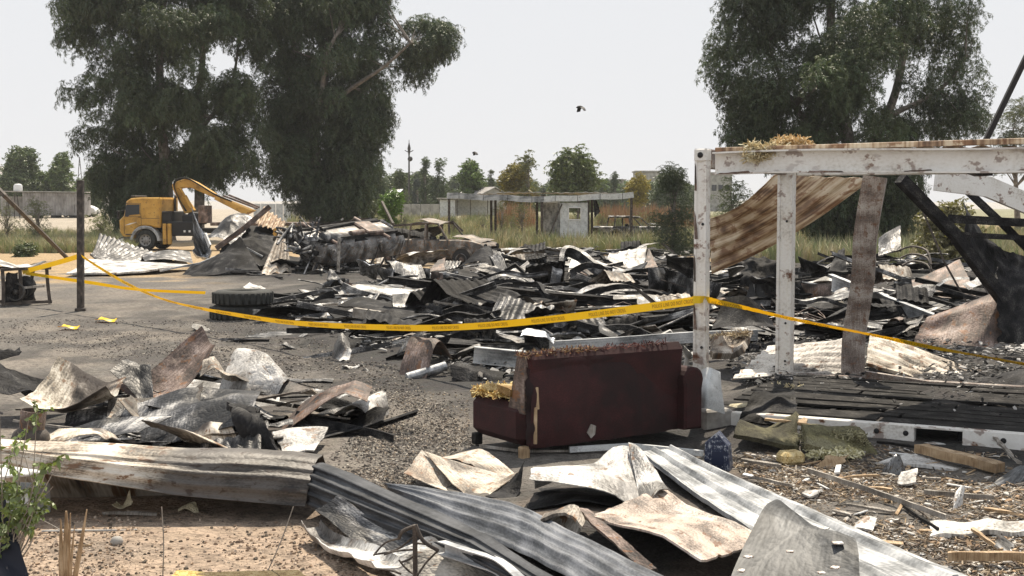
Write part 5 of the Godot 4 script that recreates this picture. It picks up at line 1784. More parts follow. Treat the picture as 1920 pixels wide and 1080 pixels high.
# ---------------------------------------------------------------- the yard: post, rail, cage, tyre, wrecks
func yard() -> void:
	var m: MB
	var base := G(151, 583)
	var t := thing("steel_post", "dark rusty square steel post that the yellow tape is tied to", "post", base)
	m = MB.new()
	m.beam(base + Vector3(0, -.1, 0), D(151, 338, -base.z) + Vector3(0, 0, 0), .12, .12, .008)
	part(m, "shaft", M.post, t)
	m = MB.new()
	m.box(base + Vector3(0, .03, 0), Vector3(.2, .06, .2), Basis(Vector3.UP, .2), .01)
	part(m, "foot_plate", M.post, t)
	bar("slanting_rail", M.post, "long dark steel rail leaning down to the ground from the left", "rail", [[-40, 318, 500], [40, 398, 500], [126, 484, 486]], box_prof(.13, .13))
	# burnt cage of a generator
	var c0 := G(6, 574)
	var c1 := G(94, 569)
	var X := (c1 - c0).normalized()
	var Z := Vector3(X.z, 0, -X.x)
	if Z.z > 0: Z = -Z
	var W := c0.distance_to(c1)
	t = thing("burnt_generator", "burnt generator in an open box frame standing on the gravel", "generator", c0)
	var P := func(x: float, y: float, z: float) -> Vector3: return c0 + X * x + Vector3.UP * y + Z * z
	for k in [[0, 0, 0, 0], [.38, 0, .38, 0], [W, 0, W - .06, 0], [0, .75, 0, .75], [W, .75, W, .7]]:
		m = MB.new()
		m.sweep(smooth_path([P.call(k[0], .0, k[1]), P.call((k[0] + k[2]) * .5 + R.randf_range(-.05, .02), .4, k[1]), P.call(k[2], .76, k[3])], 3), box_prof(.07, .05))
		part(m, "upright", M.post, t)
	for y in [.04, .76]:
		for s in [0.0, .75]:
			m = MB.new()
			m.sweep([P.call(-.03, y, s), P.call(W * .5, y + .01, s), P.call(W + .03, y, s)], box_prof(.06, .06))
			part(m, "frame_rail", M.post, t)
	m = MB.new()
	m.beam(P.call(.42, .36, .05), P.call(W - .1, .38, .05), .05, .05)
	part(m, "cross_bar", M.grey_wood, t)
	m = MB.new()
	sheet_into(m, [P.call(0, .02, .04), P.call(.36, .02, .04), P.call(.36, .72, .04), P.call(0, .74, .04)], {"crumple": .05, "freq": 2.0, "th": .01, "jag": .08, "nu": 10, "nv": 16})
	part(m, "side_panel", M.black, t)
	m = MB.new()
	sheet_into(m, [P.call(-.02, .8, -.03), P.call(W, .8, -.03), P.call(W * .9, .82, .78), P.call(0, .81, .78)], {"crumple": .06, "th": .008, "jag": .08, "seed": 4})
	part(m, "top_sheet", M.ash, t)
	m = MB.new()
	m.lathe([Vector2(.001, 0), Vector2(.17, 0), Vector2(.21, .04), Vector2(.22, .36), Vector2(.16, .42), Vector2(.001, .43)], 18, P.call(.45, .32, .16), Basis(Vector3.RIGHT, -1.4))
	m.box(P.call(.58, .3, .45), Vector3(.5, .45, .4), Basis(X, Vector3.UP, X.cross(Vector3.UP)), .05)
	part(m, "engine", M.black, t)
	m = MB.new()
	m.lathe([Vector2(.16, 0), Vector2(.2, 0), Vector2(.2, .05), Vector2(.16, .05), Vector2(.16, 0)], 20, P.call(.3, .28, .03), Basis(Vector3.RIGHT, 1.5))
	m.lathe([Vector2(.001, 0), Vector2(.06, 0), Vector2(.06, .07), Vector2(.001, .07)], 10, P.call(.3, .28, .03), Basis(Vector3.RIGHT, 1.5))
	part(m, "flywheel", M.steel, t)
	# tyre lying flat with a second one under it
	var ty := G(440, 603) + Vector3(0, 0, -.5)
	for k in 2:
		m = MB.new()
		var h := .27
		m.lathe([Vector2(.3, 0), Vector2(.46, .0), Vector2(.53, .04), Vector2(.55, .12), Vector2(.55, .17), Vector2(.53, .23), Vector2(.46, .27), Vector2(.3, .27), Vector2(.28, .22), Vector2(.28, .05), Vector2(.3, 0)], 36, ty + Vector3(.05 * k, h * k, 0))
		for q in 30:
			var a := TAU * q / 30
			m.box(ty + Vector3(.05 * k, h * k, 0) + Vector3(cos(a) * .552, .135, sin(a) * .552), Vector3(.014, .2, .07), Basis(Vector3.UP, -a), .003)
		if k == 0:
			for q in m.c.size(): m.c[q] = Color(2.6, 1.1, 1.0)
		solo(m, "old_tyre", M.rubber, ["reddish scorched tyre lying under the black tyre", "black truck tyre lying flat beside the debris"][k], "tyre")
	sheet("panel_piece", M.ash, "pale grooved panel piece leaning on the black tyre", "sheet", [[442, 556, 590], [480, 565, 592], [499, 540, 575], [466, 531, 575]], {"rib": .02, "pitch": .28, "square": true, "crumple": .02, "seed": 7, "th": .02})
	# wrecks
	var sv := G(640, 517); sv.y = 1.5
	var bs := Basis(Vector3.UP, deg_to_rad(236)) * Basis(Vector3(1, 0, 0), PI - .4) * Basis(Vector3(0, 0, 1), .08)
	var suv := burnt_car("overturned_wreck", "burnt grey car wreck lying upside down on its crushed roof", sv + Vector3(.1, .1, -1.0), bs, M.burnt_car, {"L": 3.8, "W": 1.7, "belt": .98, "hood": .92, "roof": 1.55, "cab": [-1.9, .75], "axle": [.75, .8], "rake": .5, "long": true, "seed": 3, "no_wheels": true})
	m = MB.new()
	var inv := suv.transform
	for k in 40:
		var p := Vector3(R.randf_range(.9, 2.1), R.randf_range(.25, .8), R.randf_range(-.7, .7))
		m.tube(smooth_path([p, p + Vector3(R.randfn(), R.randfn(), R.randfn()) * .25, p + Vector3(R.randfn(), R.randfn(), R.randfn()) * .4], 3), R.randf_range(.012, .05), 6)
	m.box(Vector3(1.5, .45, 0), Vector3(.7, .4, .6), Basis(Vector3.UP, .2), .08)
	m.lathe([Vector2(.001, -.5), Vector2(.16, -.5), Vector2(.18, -.3), Vector2(.18, .3), Vector2(.001, .4)], 12, Vector3(.9, .32, .3), Basis(Vector3(0, 0, 1), 1.4))
	inst(m.mesh(), M.soot, "engine_parts", suv)
	m = MB.new()
	m.tube([Vector3(-2.1, .25, -.3), Vector3(-.5, .2, -.3), Vector3(.9, .24, -.2)], .05, 8)
	m.beam(Vector3(-1.9, .28, .45), Vector3(1.6, .28, .4), .08, .1)
	m.beam(Vector3(-1.9, .28, -.45), Vector3(1.6, .28, -.4), .08, .1)
	inst(m.mesh(), M.black, "chassis_rails", suv)
	m = MB.new()
	m.box(Vector3(-.9, .24, .1), Vector3(.7, .16, .8), Basis(Vector3.UP, .1), .04)
	m.tube([Vector3(-1.2, .3, -.8), Vector3(-1.2, .3, .8)], .06, 8)
	m.tube([Vector3(1.1, .3, -.8), Vector3(1.1, .3, .8)], .06, 8)
	m.lathe([Vector2(.001, -.3), Vector2(.11, -.28), Vector2(.11, .28), Vector2(.001, .3)], 12, Vector3(-.1, .22, .35), Basis(Vector3(0, 0, 1), PI / 2))
	inst(m.mesh(), M.rust, "underbody", suv)
	for q in [[[636, 445, 520], [634, 516, 520], .09], [[590, 485, 516], [620, 519, 522], .05]]:
		splint3(Q(q[0]), Q(q[1]), q[2], .03, M.grey_wood, "pale plank leaning on the overturned wreck", "plank", "planks leaning on the overturned wreck")
	sheet("roof_strip", M.tan, "tan metal strip hanging down at the tail of the overturned wreck", "sheet", [[704, 497, 505], [723, 497, 505], [719, 440, 500], [706, 440, 500]], {"crumple": .05, "rib": .02, "pitch": .15, "th": .006, "nu": 14, "nv": 20})
	var pk := G(812, 492)
	burnt_car("burnt_pickup", "burnt brown double-cab pickup wreck behind the debris, roof intact", pk + Vector3(0, -.16, -.7), Basis(Vector3.UP, deg_to_rad(-24)), M.brown_car, {"L": 4.9, "W": 1.7, "belt": 1.02, "hood": .98, "roof": 1.62, "cab": [-.75, 1.0], "axle": [-.75, .85], "rake": .5, "bed": true, "seed": 5, "sag": .06})
	var cr := G(1200, 462)
	burnt_car("burnt_saloon", "burnt black car wreck almost buried under roof sheets", cr + Vector3(-.2, .15, -2.2), Basis(Vector3.UP, deg_to_rad(12)), M.soot, {"L": 4.2, "W": 1.65, "belt": .9, "hood": .85, "roof": 1.4, "cab": [-1.3, .8], "axle": [.1, .8], "rake": .6, "seed": 8, "sag": -.05})
	sheet("shelter_sheet", M.black, "black sagging sheet behind the pickup wreck's bed", "sheet", [[716, 432, 478], [835, 420, 478], [830, 455, 476], [745, 470, 474]], {"crumple": .18, "freq": .6, "seed": 14, "jag": .15})
	sheet("shelter_sheet", M.black, "black crumpled sheet slumped over the pickup wreck's bed", "sheet", [[725, 425, 482], [800, 415, 482], [815, 440, 480], [738, 452, 480]], {"crumple": .25, "freq": .9, "seed": 15, "jag": .2, "curl": -.2})
	bar("shelter_beam", M.post, "dark thin beam across above the pickup wreck", "beam", [[722, 424, 482], [850, 416, 482], [868, 434, 482]], box_prof(.07, .09), 0.0, 1)
	bar("shelter_beam", M.post, "dark stake leaning behind the pickup wreck's bed", "beam", [[716, 378, 478], [737, 420, 480]], box_prof(.09, .09), 0.0, 1)
	sheet("fallen_sheet", M.ash, "bright bent sheet lying against the pickup wreck's flank", "sheet", [[733, 480, 496], [792, 484, 498], [842, 470, 497], [768, 488, 503]], {"crumple": .12, "seed": 17, "jag": .1})
func splint3(p: Vector3, q: Vector3, w: float, h: float, m: Material, label: String, cat: String, group := "") -> void:
	var mb := MB.new()
	mb.beam(p, q, w, h, .004)
	solo(mb, "wood_plank", m, label, cat, group)

# ---------------------------------------------------------------- named pieces of the debris field
func middle() -> void:
	var m: MB
	var dk := Color(.3, .29, .29)
	# heap left of the overturned wreck
	sheet("ribbed_sheet", M.soot, "dark ribbed sheet curling up in front of the truck", "sheet", [[168, 472, 492], [196, 492, 500], [362, 482, 492], [186, 442, 486]], {"rib": .05, "pitch": .24, "crumple": .1, "freq": .4, "seed": 21, "nu": 60, "nv": 40, "bend_v": -.25, "c1": dk})
	sheet("ribbed_sheet", M.soot, "low ribbed sheet in front of the truck's rear", "sheet", [[262, 478, 490], [270, 493, 500], [362, 490, 498], [352, 468, 488]], {"rib": .05, "pitch": .24, "crumple": .12, "freq": .5, "seed": 22, "nu": 30, "nv": 30, "bend_v": .1, "c1": dk})
	sheet("white_flat_sheet", M.ash, "white flat panel lying on the gravel left of the heap", "panel", [[122, 514, 520], [270, 511, 517], [380, 496, 506], [160, 495, 506]], {"crumple": .06, "freq": .5, "seed": 23, "th": .05, "c1": Color(.75, .74, .73), "jag": .06})
	sheet("black_bent_sheet", M.black, "black panel with a bright folded edge rising from the white panel", "panel", [[300, 516, 519], [490, 512, 519], [455, 464, 512], [385, 494, 512]], {"crumple": .16, "seed": 24, "th": .05, "nu": 40, "nv": 20})
	bar("edge_strip", M.galv, "pale folded edge strip on top of the black bent panel", "strip", [[300, 508, 518], [376, 493, 514], [453, 460, 511], [492, 481, 511]], box_prof(.04, .05), 0.0, 1)
	sheet("roof_shell", M.stripe, "pale tan ribbed roof sheet arching over the black heap", "sheet", [[478, 420, 505], [527, 436, 506], [534, 424, 498], [494, 390, 496]], {"rib": .045, "pitch": .22, "crumple": .05, "freq": .5, "seed": 25, "nu": 40, "nv": 24, "bend_v": .25, "c0": Color(1.15, 1.1, 1.05), "c1": Color(.55, .5, .46)})
	sheet("roof_shell", M.tan, "ribbed sheet flank leaning right of the black heap", "sheet", [[486, 519, 523], [549, 510, 520], [536, 446, 508], [524, 434, 508]], {"rib": .045, "pitch": .26, "crumple": .07, "freq": .6, "seed": 26, "nu": 40, "nv": 30, "c1": Color(.5, .48, .46)})
	sheet("heap_sheet", M.black, "black burnt sheet under the arching ribbed roof sheet", "sheet", [[396, 492, 510], [520, 500, 512], [515, 420, 503], [430, 430, 504]], {"crumple": .2, "freq": .8, "seed": 27, "jag": .15})
	sheet("heap_sheet", M.soot, "sooty bent sheet left of the arching roof sheet", "sheet", [[384, 446, 508], [440, 452, 510], [482, 418, 504], [420, 408, 502]], {"crumple": .15, "freq": .8, "seed": 28, "jag": .12, "bend_u": .2})
	bar("long_board", M.rust, "long brown board slanting across the black heap", "board", [[405, 466, 513], [455, 430, 512], [506, 387, 511]], box_prof(.05, .16), 0.0, 1)
	bar("pale_bracket", M.galv, "short pale bracket standing at the heap's left edge", "bracket", [[385, 440, 510], [394, 462, 511]], box_prof(.05, .16), 0.0, 1)
	sheet("foil_bag", M.foil, "silvery crumpled foil beside the pale bracket", "foil", [[360, 482, 502], [405, 488, 504], [388, 455, 500], [370, 440, 500]], {"crumple": .3, "freq": 1.6, "seed": 29, "jag": .1})
	sheet("plastic_sheet", M.foil, "silvery plastic sheet draped upright in front of the overturned wreck", "sheet", [[667, 545, 548], [716, 541, 548], [706, 497, 540], [675, 490, 540]], {"crumple": .28, "freq": 1.4, "seed": 30, "jag": .08, "nu": 30, "nv": 30})
	# centre of the field
	sheet("arched_sheet", M.black, "black dished sheet curving up in the centre of the debris", "sheet", [[860, 492, 540], [958, 540, 556], [930, 478, 532], [905, 478, 530]], {"crumple": .1, "freq": .7, "seed": 31, "bend_u": .35, "c1": dk})
	sheet("arched_sheet", M.soot, "sooty sheet with ribs arching to the right in the centre", "sheet", [[895, 483, 535], [915, 480, 533], [960, 532, 556], [940, 538, 560]], {"rib": .016, "pitch": .19, "crumple": .06, "seed": 32, "bend_v": .35, "nu": 20, "nv": 34, "c1": dk})
	bar("black_beam", M.black, "long black channel beam lying across the centre of the debris", "beam", [[700, 545, 572], [790, 556, 580], [880, 556, 580], [962, 540, 578]], c_prof(.12, .3, .012), 0.0, 4)
	bar("black_beam", M.soot, "dark dented channel right of the long black beam", "beam", [[962, 556, 582], [1040, 542, 580], [1075, 545, 580], [1106, 566, 584]], c_prof(.14, .26, .012), .3, 4)
	bar("arching_strip", M.soot, "dark steel strip arching over the pale folded sheets", "beam", [[1052, 520, 548], [1058, 474, 545], [1085, 478, 545], [1120, 505, 548], [1145, 512, 550]], c_prof(.12, .28, .012), .2, 5)
	bar("standing_plate", M.post, "upright dark plate standing below the arching strip", "plate", [[1144, 510, 562], [1144, 562, 562]], box_prof(.34, .04), 0.0, 1)
	sheet("folded_sheet", M.ash, "pale ribbed sheet folded like a tent in the debris", "sheet", [[1138, 487, 528], [1205, 518, 530], [1214, 466, 522], [1142, 478, 518]], {"rib": .03, "pitch": .35, "square": true, "crumple": .04, "seed": 33, "nu": 40, "nv": 20, "c0": Color(1.1, 1.05, 1.0), "c1": Color(.8, .76, .72)})
	sheet("folded_sheet", M.rust, "rusty brown end piece of the tent-like folded sheet", "sheet", [[1206, 518, 530], [1238, 513, 528], [1218, 466, 522], [1214, 468, 522]], {"crumple": .05, "seed": 34})
	sheet("fallen_sheet", M.ash, "broad white sheet lying under the arching strip", "sheet", [[1062, 515, 545], [1150, 530, 548], [1180, 495, 532], [1075, 480, 530]], {"crumple": .12, "freq": .7, "seed": 35, "c1": Color(.6, .58, .56)})
	sheet("fallen_sheet", M.rust, "pinkish rusty sheet lying left under the arching strip", "sheet", [[1064, 520, 547], [1110, 526, 549], [1128, 508, 540], [1078, 500, 538]], {"crumple": .1, "seed": 36, "c0": Color(1.8, 1.6, 1.5)})
	sheet("black_sheet", M.black, "black curved sheet lying low before the tent-like sheet", "sheet", [[1040, 538, 562], [1240, 535, 560], [1235, 520, 548], [1050, 515, 546]], {"crumple": .15, "freq": .6, "seed": 37, "bend_u": -.2})
	sheet("fallen_sheet", M.ash, "white triangular sheet in the middle of the field", "sheet", [[935, 520, 548], [1000, 522, 550], [990, 492, 540], [965, 495, 540]], {"crumple": .12, "seed": 38, "bend_v": .2, "c1": Color(.4, .38, .37)})
	bar("angle_frame", M.black, "dark bent frame arch beside the white triangular sheet", "frame", [[935, 515, 555], [966, 497, 553], [988, 516, 555], [978, 540, 558]], c_prof(.06, .1, .008), 0.0, 1)
	sheet("standing_sheet", M.rust, "brown fin-like sheet standing up behind the long black beam", "sheet", [[805, 525, 556], [836, 520, 554], [836, 484, 546], [826, 490, 546]], {"crumple": .06, "seed": 39, "bend_v": .12})
	bar("thin_strut", M.galv, "pale thin strut propped on the long black beam", "strut", [[808, 514, 560], [826, 542, 572]], box_prof(.05, .05), 0.0, 1)
	bar("thin_strut", M.galv, "pair of pale battens slanting left of the thin strut", "strut", [[742, 534, 562], [812, 514, 556], [838, 512, 556]], box_prof(.05, .06), 0.0, 1)
	bar("thin_strut", M.soot, "dark batten sloping down from the brown fin-like sheet", "strut", [[838, 513, 558], [915, 530, 562]], box_prof(.05, .06), 0.0, 1)
	bar("long_rail", M.soot, "long sooty rail running through the debris above the tape", "rail", [[702, 556, 585], [800, 563, 590], [880, 582, 602]], c_prof(.08, .15, .008), 0.0, 3)
	bar("long_rail", M.rust, "brown edged rail crossing the debris above the tape", "rail", [[700, 563, 600], [790, 575, 600], [870, 588, 606]], c_prof(.08, .15, .008), 0.0, 3)
	bar("long_rail", M.grey_wood, "long grey rail sloping down under the yellow tape", "rail", [[664, 586, 628], [740, 597, 632], [830, 614, 642]], box_prof(.1, .16), 0.0, 2)
	bar("grooved_beam", M.galv, "grey grooved beam below the tape, running toward the sofa", "beam", [[862, 620, 662], [920, 636, 668], [976, 652, 674]], c_prof(.12, .26, .012), 0.0, 2)
	bar("grooved_beam", M.galv, "dark grey grooved beam end beside the sofa back", "beam", [[888, 665, 706], [940, 670, 706], [985, 674, 706]], c_prof(.12, .2, .012), 0.0, 2)
	m = MB.new()
	m.lathe([Vector2(.001, 0), Vector2(.12, 0), Vector2(.14, .03), Vector2(.14, .5), Vector2(.1, .6), Vector2(.001, .62)], 16, Q([815, 592, 606]), Basis(Vector3(0, 0, 1), -1.75) * Basis(Vector3.RIGHT, .3))
	solo(m, "grey_canister", M.galv, "dented grey canister lying among rails above the tape", "canister")
	m = MB.new()
	sheet_into(m, [Q([742, 700, 712]), Q([800, 712, 716]), Q([850, 668, 700]), Q([790, 662, 696])], {"crumple": .08, "seed": 41, "bend_v": .3, "th": .008, "c1": Color(.5, .48, .46)})
	solo(m, "curved_duct", M.rust, "brown curved half-round duct cover left of the sofa", "duct")
	m = MB.new()
	m.tube(smooth_path([Q([763, 708, 716]), Q([800, 697, 714]), Q([836, 686, 712])], 4), .055, 14)
	solo(m, "grey_pipe", M.galv, "short grey pipe lying in front of the curved duct cover", "pipe")
	sheet("dark_sheet", M.black, "black crumpled sheet between duct cover and sofa", "sheet", [[838, 712, 722], [955, 722, 728], [960, 672, 706], [850, 668, 704]], {"crumple": .14, "seed": 42, "jag": .12})
	sheet("white_sheet", M.ash, "small white crumpled sheet above the duct cover", "sheet", [[832, 664, 694], [905, 662, 694], [912, 645, 684], [845, 645, 684]], {"crumple": .1, "seed": 43, "jag": .08})
	sheet("pink_sheet", M.rust, "pinkish crumpled sheet beside the grooved beam", "sheet", [[926, 632, 664], [980, 636, 666], [976, 618, 656], [942, 618, 656]], {"crumple": .1, "seed": 44, "c0": Color(2.2, 1.8, 1.6), "c1": Color(1.2, 1.0, .9)})
	sheet("crumpled_bag", M.foil, "grey crumpled sheet just behind the sofa's left end", "sheet", [[974, 655, 694], [1040, 656, 694], [1050, 634, 680], [985, 632, 680]], {"crumple": .18, "freq": 1.4, "seed": 45, "c1": dk})
	bar("pale_rail", M.galv, "long pale rail lying behind the sofa back", "rail", [[1030, 650, 690], [1160, 642, 688], [1300, 632, 684], [1420, 628, 682]], box_prof(.06, .14), 0.0, 2)
	bar("leaning_post", M.post, "dark stub of a post poking up under the tape", "post", [[855, 605, 660], [857, 632, 664]], box_prof(.12, .08), 0.0, 1)
	bar("angle_frame", M.post, "black knee-shaped frame right under the tape by the post", "frame", [[1095, 582, 606], [1185, 555, 604], [1205, 592, 610]], c_prof(.07, .16, .01), 0.0, 1)
	bar("angle_frame", M.rust, "brown bent arm standing near the centre of the tape", "frame", [[1010, 560, 596], [1095, 580, 602], [1110, 552, 600]], c_prof(.06, .12, .01), 0.0, 1)
	burnt_things()
	# loose sheets on the gravel
	sheet("flat_scrap", M.soot, "flat grey torn sheet on the gravel left of the tape's low point", "sheet", [[440, 632, 634], [600, 644, 645], [700, 622, 624], [470, 622, 624]], {"crumple": .03, "freq": .6, "jag": .25, "seed": 46, "c0": Color(.9, .9, .9)})
	sheet("flat_scrap", M.ash, "small white rag lying on the gravel", "rag", [[614, 680, 682], [664, 680, 682], [660, 662, 672], [622, 662, 672]], {"crumple": .12, "freq": 2.4, "jag": .08, "seed": 47, "bend_u": .06})
	sheet("flat_scrap", M.black, "dark bent sheet lying flat above the white rag", "sheet", [[602, 660, 662], [745, 662, 664], [720, 645, 654], [640, 640, 652]], {"crumple": .08, "freq": 1.0, "jag": .1, "seed": 48})
	for k in 14:
		var px := R.randf_range(180, 720)
		var gy := R.randf_range(600, 740)
		if px < 470 and gy > 640: continue
		sheet("flat_scrap", M.soot if k % 3 else M.ash, "small flat torn scrap on the open gravel", "sheet", [[px - 30, gy + 2, gy + 2], [px + 25, gy + 3, gy + 3], [px + 34, gy - 4, gy - 3], [px - 22, gy - 4, gy - 3]], {"crumple": .04, "freq": 1.5, "jag": .12, "seed": 200 + k, "nu": 14, "nv": 10}, "scraps on the open gravel")
	# right field, seen through the container frame
	sheet("rusty_plate", M.rust, "rusty brown square plate leaning in the right debris", "plate", [[1712, 562, 592], [1832, 558, 590], [1800, 488, 575], [1708, 520, 578]], {"crumple": .05, "freq": .8, "seed": 51, "th": .01, "c1": Color(.6, .55, .5)})
	bar("wire_rod", M.post, "thin rod slanting across the rusty square plate", "rod", [[1728, 390, 600], [1770, 490, 600], [1812, 566, 600]], box_prof(.03, .03), 0.0, 1)
	sheet("foil_sheet", M.rust, "large crumpled grey sheet with a rosy sheen at the frame's right", "sheet", [[1690, 640, 668], [1880, 655, 678], [1890, 566, 650], [1770, 590, 650]], {"crumple": .16, "freq": 1.0, "seed": 52, "c0": Color(2.4, 2.2, 2.2), "c1": Color(.9, .85, .85), "nu": 50, "nv": 40})
	bar("wide_beam", M.galv, "grey wide flanged beam sloping right behind the bent post", "beam", [[1556, 528, 590], [1640, 562, 604], [1752, 606, 622]], c_prof(.1, .3, .012), 0.0, 1)
	sheet("white_bag", M.ash, "white crumpled sheet lying left of the rusty square plate", "sheet", [[1640, 556, 588], [1716, 558, 588], [1710, 534, 578], [1668, 534, 578]], {"crumple": .15, "freq": 1.4, "seed": 53, "c0": Color(1.15, 1.15, 1.15), "c1": Color(.9, .9, .9)})
	sheet("white_bag", M.ash, "white triangular sheet right of the rusty square plate", "sheet", [[1840, 556, 580], [1884, 558, 580], [1876, 536, 572], [1862, 536, 572]], {"crumple": .08, "seed": 54, "c0": Color(1.15, 1.15, 1.15), "c1": Color(.9, .9, .9)})
	sheet("wall_piece", M.soot, "sooty upright panel corner standing behind the bent post", "panel", [[1645, 478, 560], [1690, 470, 560], [1690, 422, 555], [1648, 448, 555]], {"crumple": .05, "seed": 55, "th": .04, "c0": Color(1.3, 1.3, 1.3)})
	for k in 3: bar("bed_frame", M.post, "dark bent bed frame tubing in the right debris", "frame", [[1684 + k * 4, 470 + k * 14, 565], [1710, 462 + k * 14, 565], [1738, 470 + k * 13, 568], [1746, 496 + k * 10, 570]], box_prof(.035, .035), 0.0, 3, "bed frame tubes")
	sheet("crumpled_mass", M.black, "dark shiny crumpled mass left of the second post", "sheet", [[1380, 535, 570], [1470, 540, 572], [1468, 465, 556], [1410, 470, 556]], {"crumple": .3, "freq": 1.4, "seed": 56, "jag": .15})
	sheet("crumpled_mass", M.soot, "curved grey sheet lying left of the second post", "sheet", [[1360, 525, 560], [1440, 540, 566], [1430, 515, 552], [1370, 508, 550]], {"crumple": .1, "seed": 57, "bend_u": .15})
	sheet("crumpled_mass", M.black, "upright black folded sheet between second and bent post", "sheet", [[1545, 528, 566], [1590, 524, 564], [1582, 475, 556], [1570, 478, 556]], {"crumple": .14, "freq": 1.4, "seed": 58})
	sheet("roof_slab", M.ash, "cream ribbed wall panel lying right behind the second post", "panel", [[1440, 664, 706], [1366, 716, 738], [1580, 694, 728], [1600, 651, 704]], {"rib": .015, "pitch": .2, "crumple": .04, "seed": 59, "nu": 60, "nv": 40, "c0": Color(1.0, .96, .9), "c1": Color(.6, .56, .52), "th": .01})
	sheet("roof_slab", M.cream, "cream ribbed wall panel lying right of the bent post", "panel", [[1625, 652, 704], [1622, 682, 726], [1740, 698, 728], [1850, 684, 718]], {"rib": .015, "pitch": .19, "crumple": .04, "seed": 60, "nu": 40, "nv": 40, "c0": Color(1.15, 1.12, 1.1), "c1": Color(.85, .8, .75), "th": .04})
	sheet("roof_slab", M.tan, "tan insulated panel propped right of the rusty white post", "panel", [[1330, 690, 710], [1396, 672, 706], [1412, 632, 695], [1330, 640, 700]], {"crumple": .05, "seed": 61, "th": .08, "c1": Color(.6, .55, .5)})
	m = MB.new()
	for k in 12: fluff_into(m, Q([1335 + k * 6, 636 - k * .8, 698]), Vector3(.07, .05, .1), 40, .08, .005, [Color(.42, .33, .2), Color(.34, .26, .16), Color(.5, .42, .29), Color(.2, .15, .1)])
	solo(m, "glass_wool", M.chip, "brown glass wool bulging from the tan insulated panel", "insulation")
	sheet("black_sheet", M.black, "black arched sheet behind the tan insulated panel", "sheet", [[1330, 632, 668], [1466, 634, 668], [1450, 606, 660], [1350, 612, 660]], {"crumple": .08, "seed": 62, "bend_u": .25})
	sheet("black_sheet", M.black, "broad black sheet lying at the right end of the frame floor", "sheet", [[1752, 745, 748], [1960, 752, 756], [1960, 695, 722], [1800, 706, 724]], {"crumple": .08, "freq": .6, "seed": 63, "bend_v": .12, "c1": Color(.7, .7, .75)})
	bar("floor_rail", M.scorched_paint, "scorched white rail lying behind the frame floor, right of the bent post", "rail", [[1622, 710, 738], [1700, 722, 742], [1790, 738, 748]], box_prof(.09, .17), 0.0, 2)
	# collapsed roof on the right: black trusses and sheet
	bar("roof_beam", M.black, "thick black roof beam collapsed from the frame to the ground", "beam", [[1688, 335, 668], [1790, 440, 664], [1890, 575, 660]], box_prof(.16, .14), 0.0, 1)
	bar("roof_beam", M.white_paint, "white roof beam slanting down under the frame's roof", "beam", [[1755, 338, 672], [1850, 350, 668], [1950, 392, 664]], box_prof(.08, .28), 0.0, 1)
	bar("roof_beam", M.black, "black crossbar behind the white slanting roof beam", "beam", [[1780, 410, 655], [1960, 420, 652]], box_prof(.1, .12), 0.0, 1)
	bar("roof_beam", M.black, "black lower crossbar in the collapsed roof", "beam", [[1800, 440, 655], [1960, 448, 652]], box_prof(.06, .08), 0.0, 1)
	bar("roof_beam", M.black, "black inner rafter crossing the collapsed roof", "beam", [[1800, 345, 650], [1880, 420, 650], [1930, 470, 650]], box_prof(.08, .1), 0.0, 1)
	sheet("roof_wreck", M.black, "black burnt wall sheet hanging in the collapsed roof", "sheet", [[1872, 640, 668], [1960, 650, 668], [1960, 470, 655], [1850, 462, 655]], {"crumple": .12, "seed": 64, "jag": .15, "nu": 40, "nv": 60, "c1": Color(.6, .6, .6)})
	sheet("roof_wreck", M.black, "black burnt roof sheet sloping behind the thick roof beam", "sheet", [[1800, 470, 650], [1885, 590, 655], [1862, 480, 640], [1790, 375, 640]], {"crumple": .1, "seed": 65, "jag": .12, "nu": 40, "nv": 40})

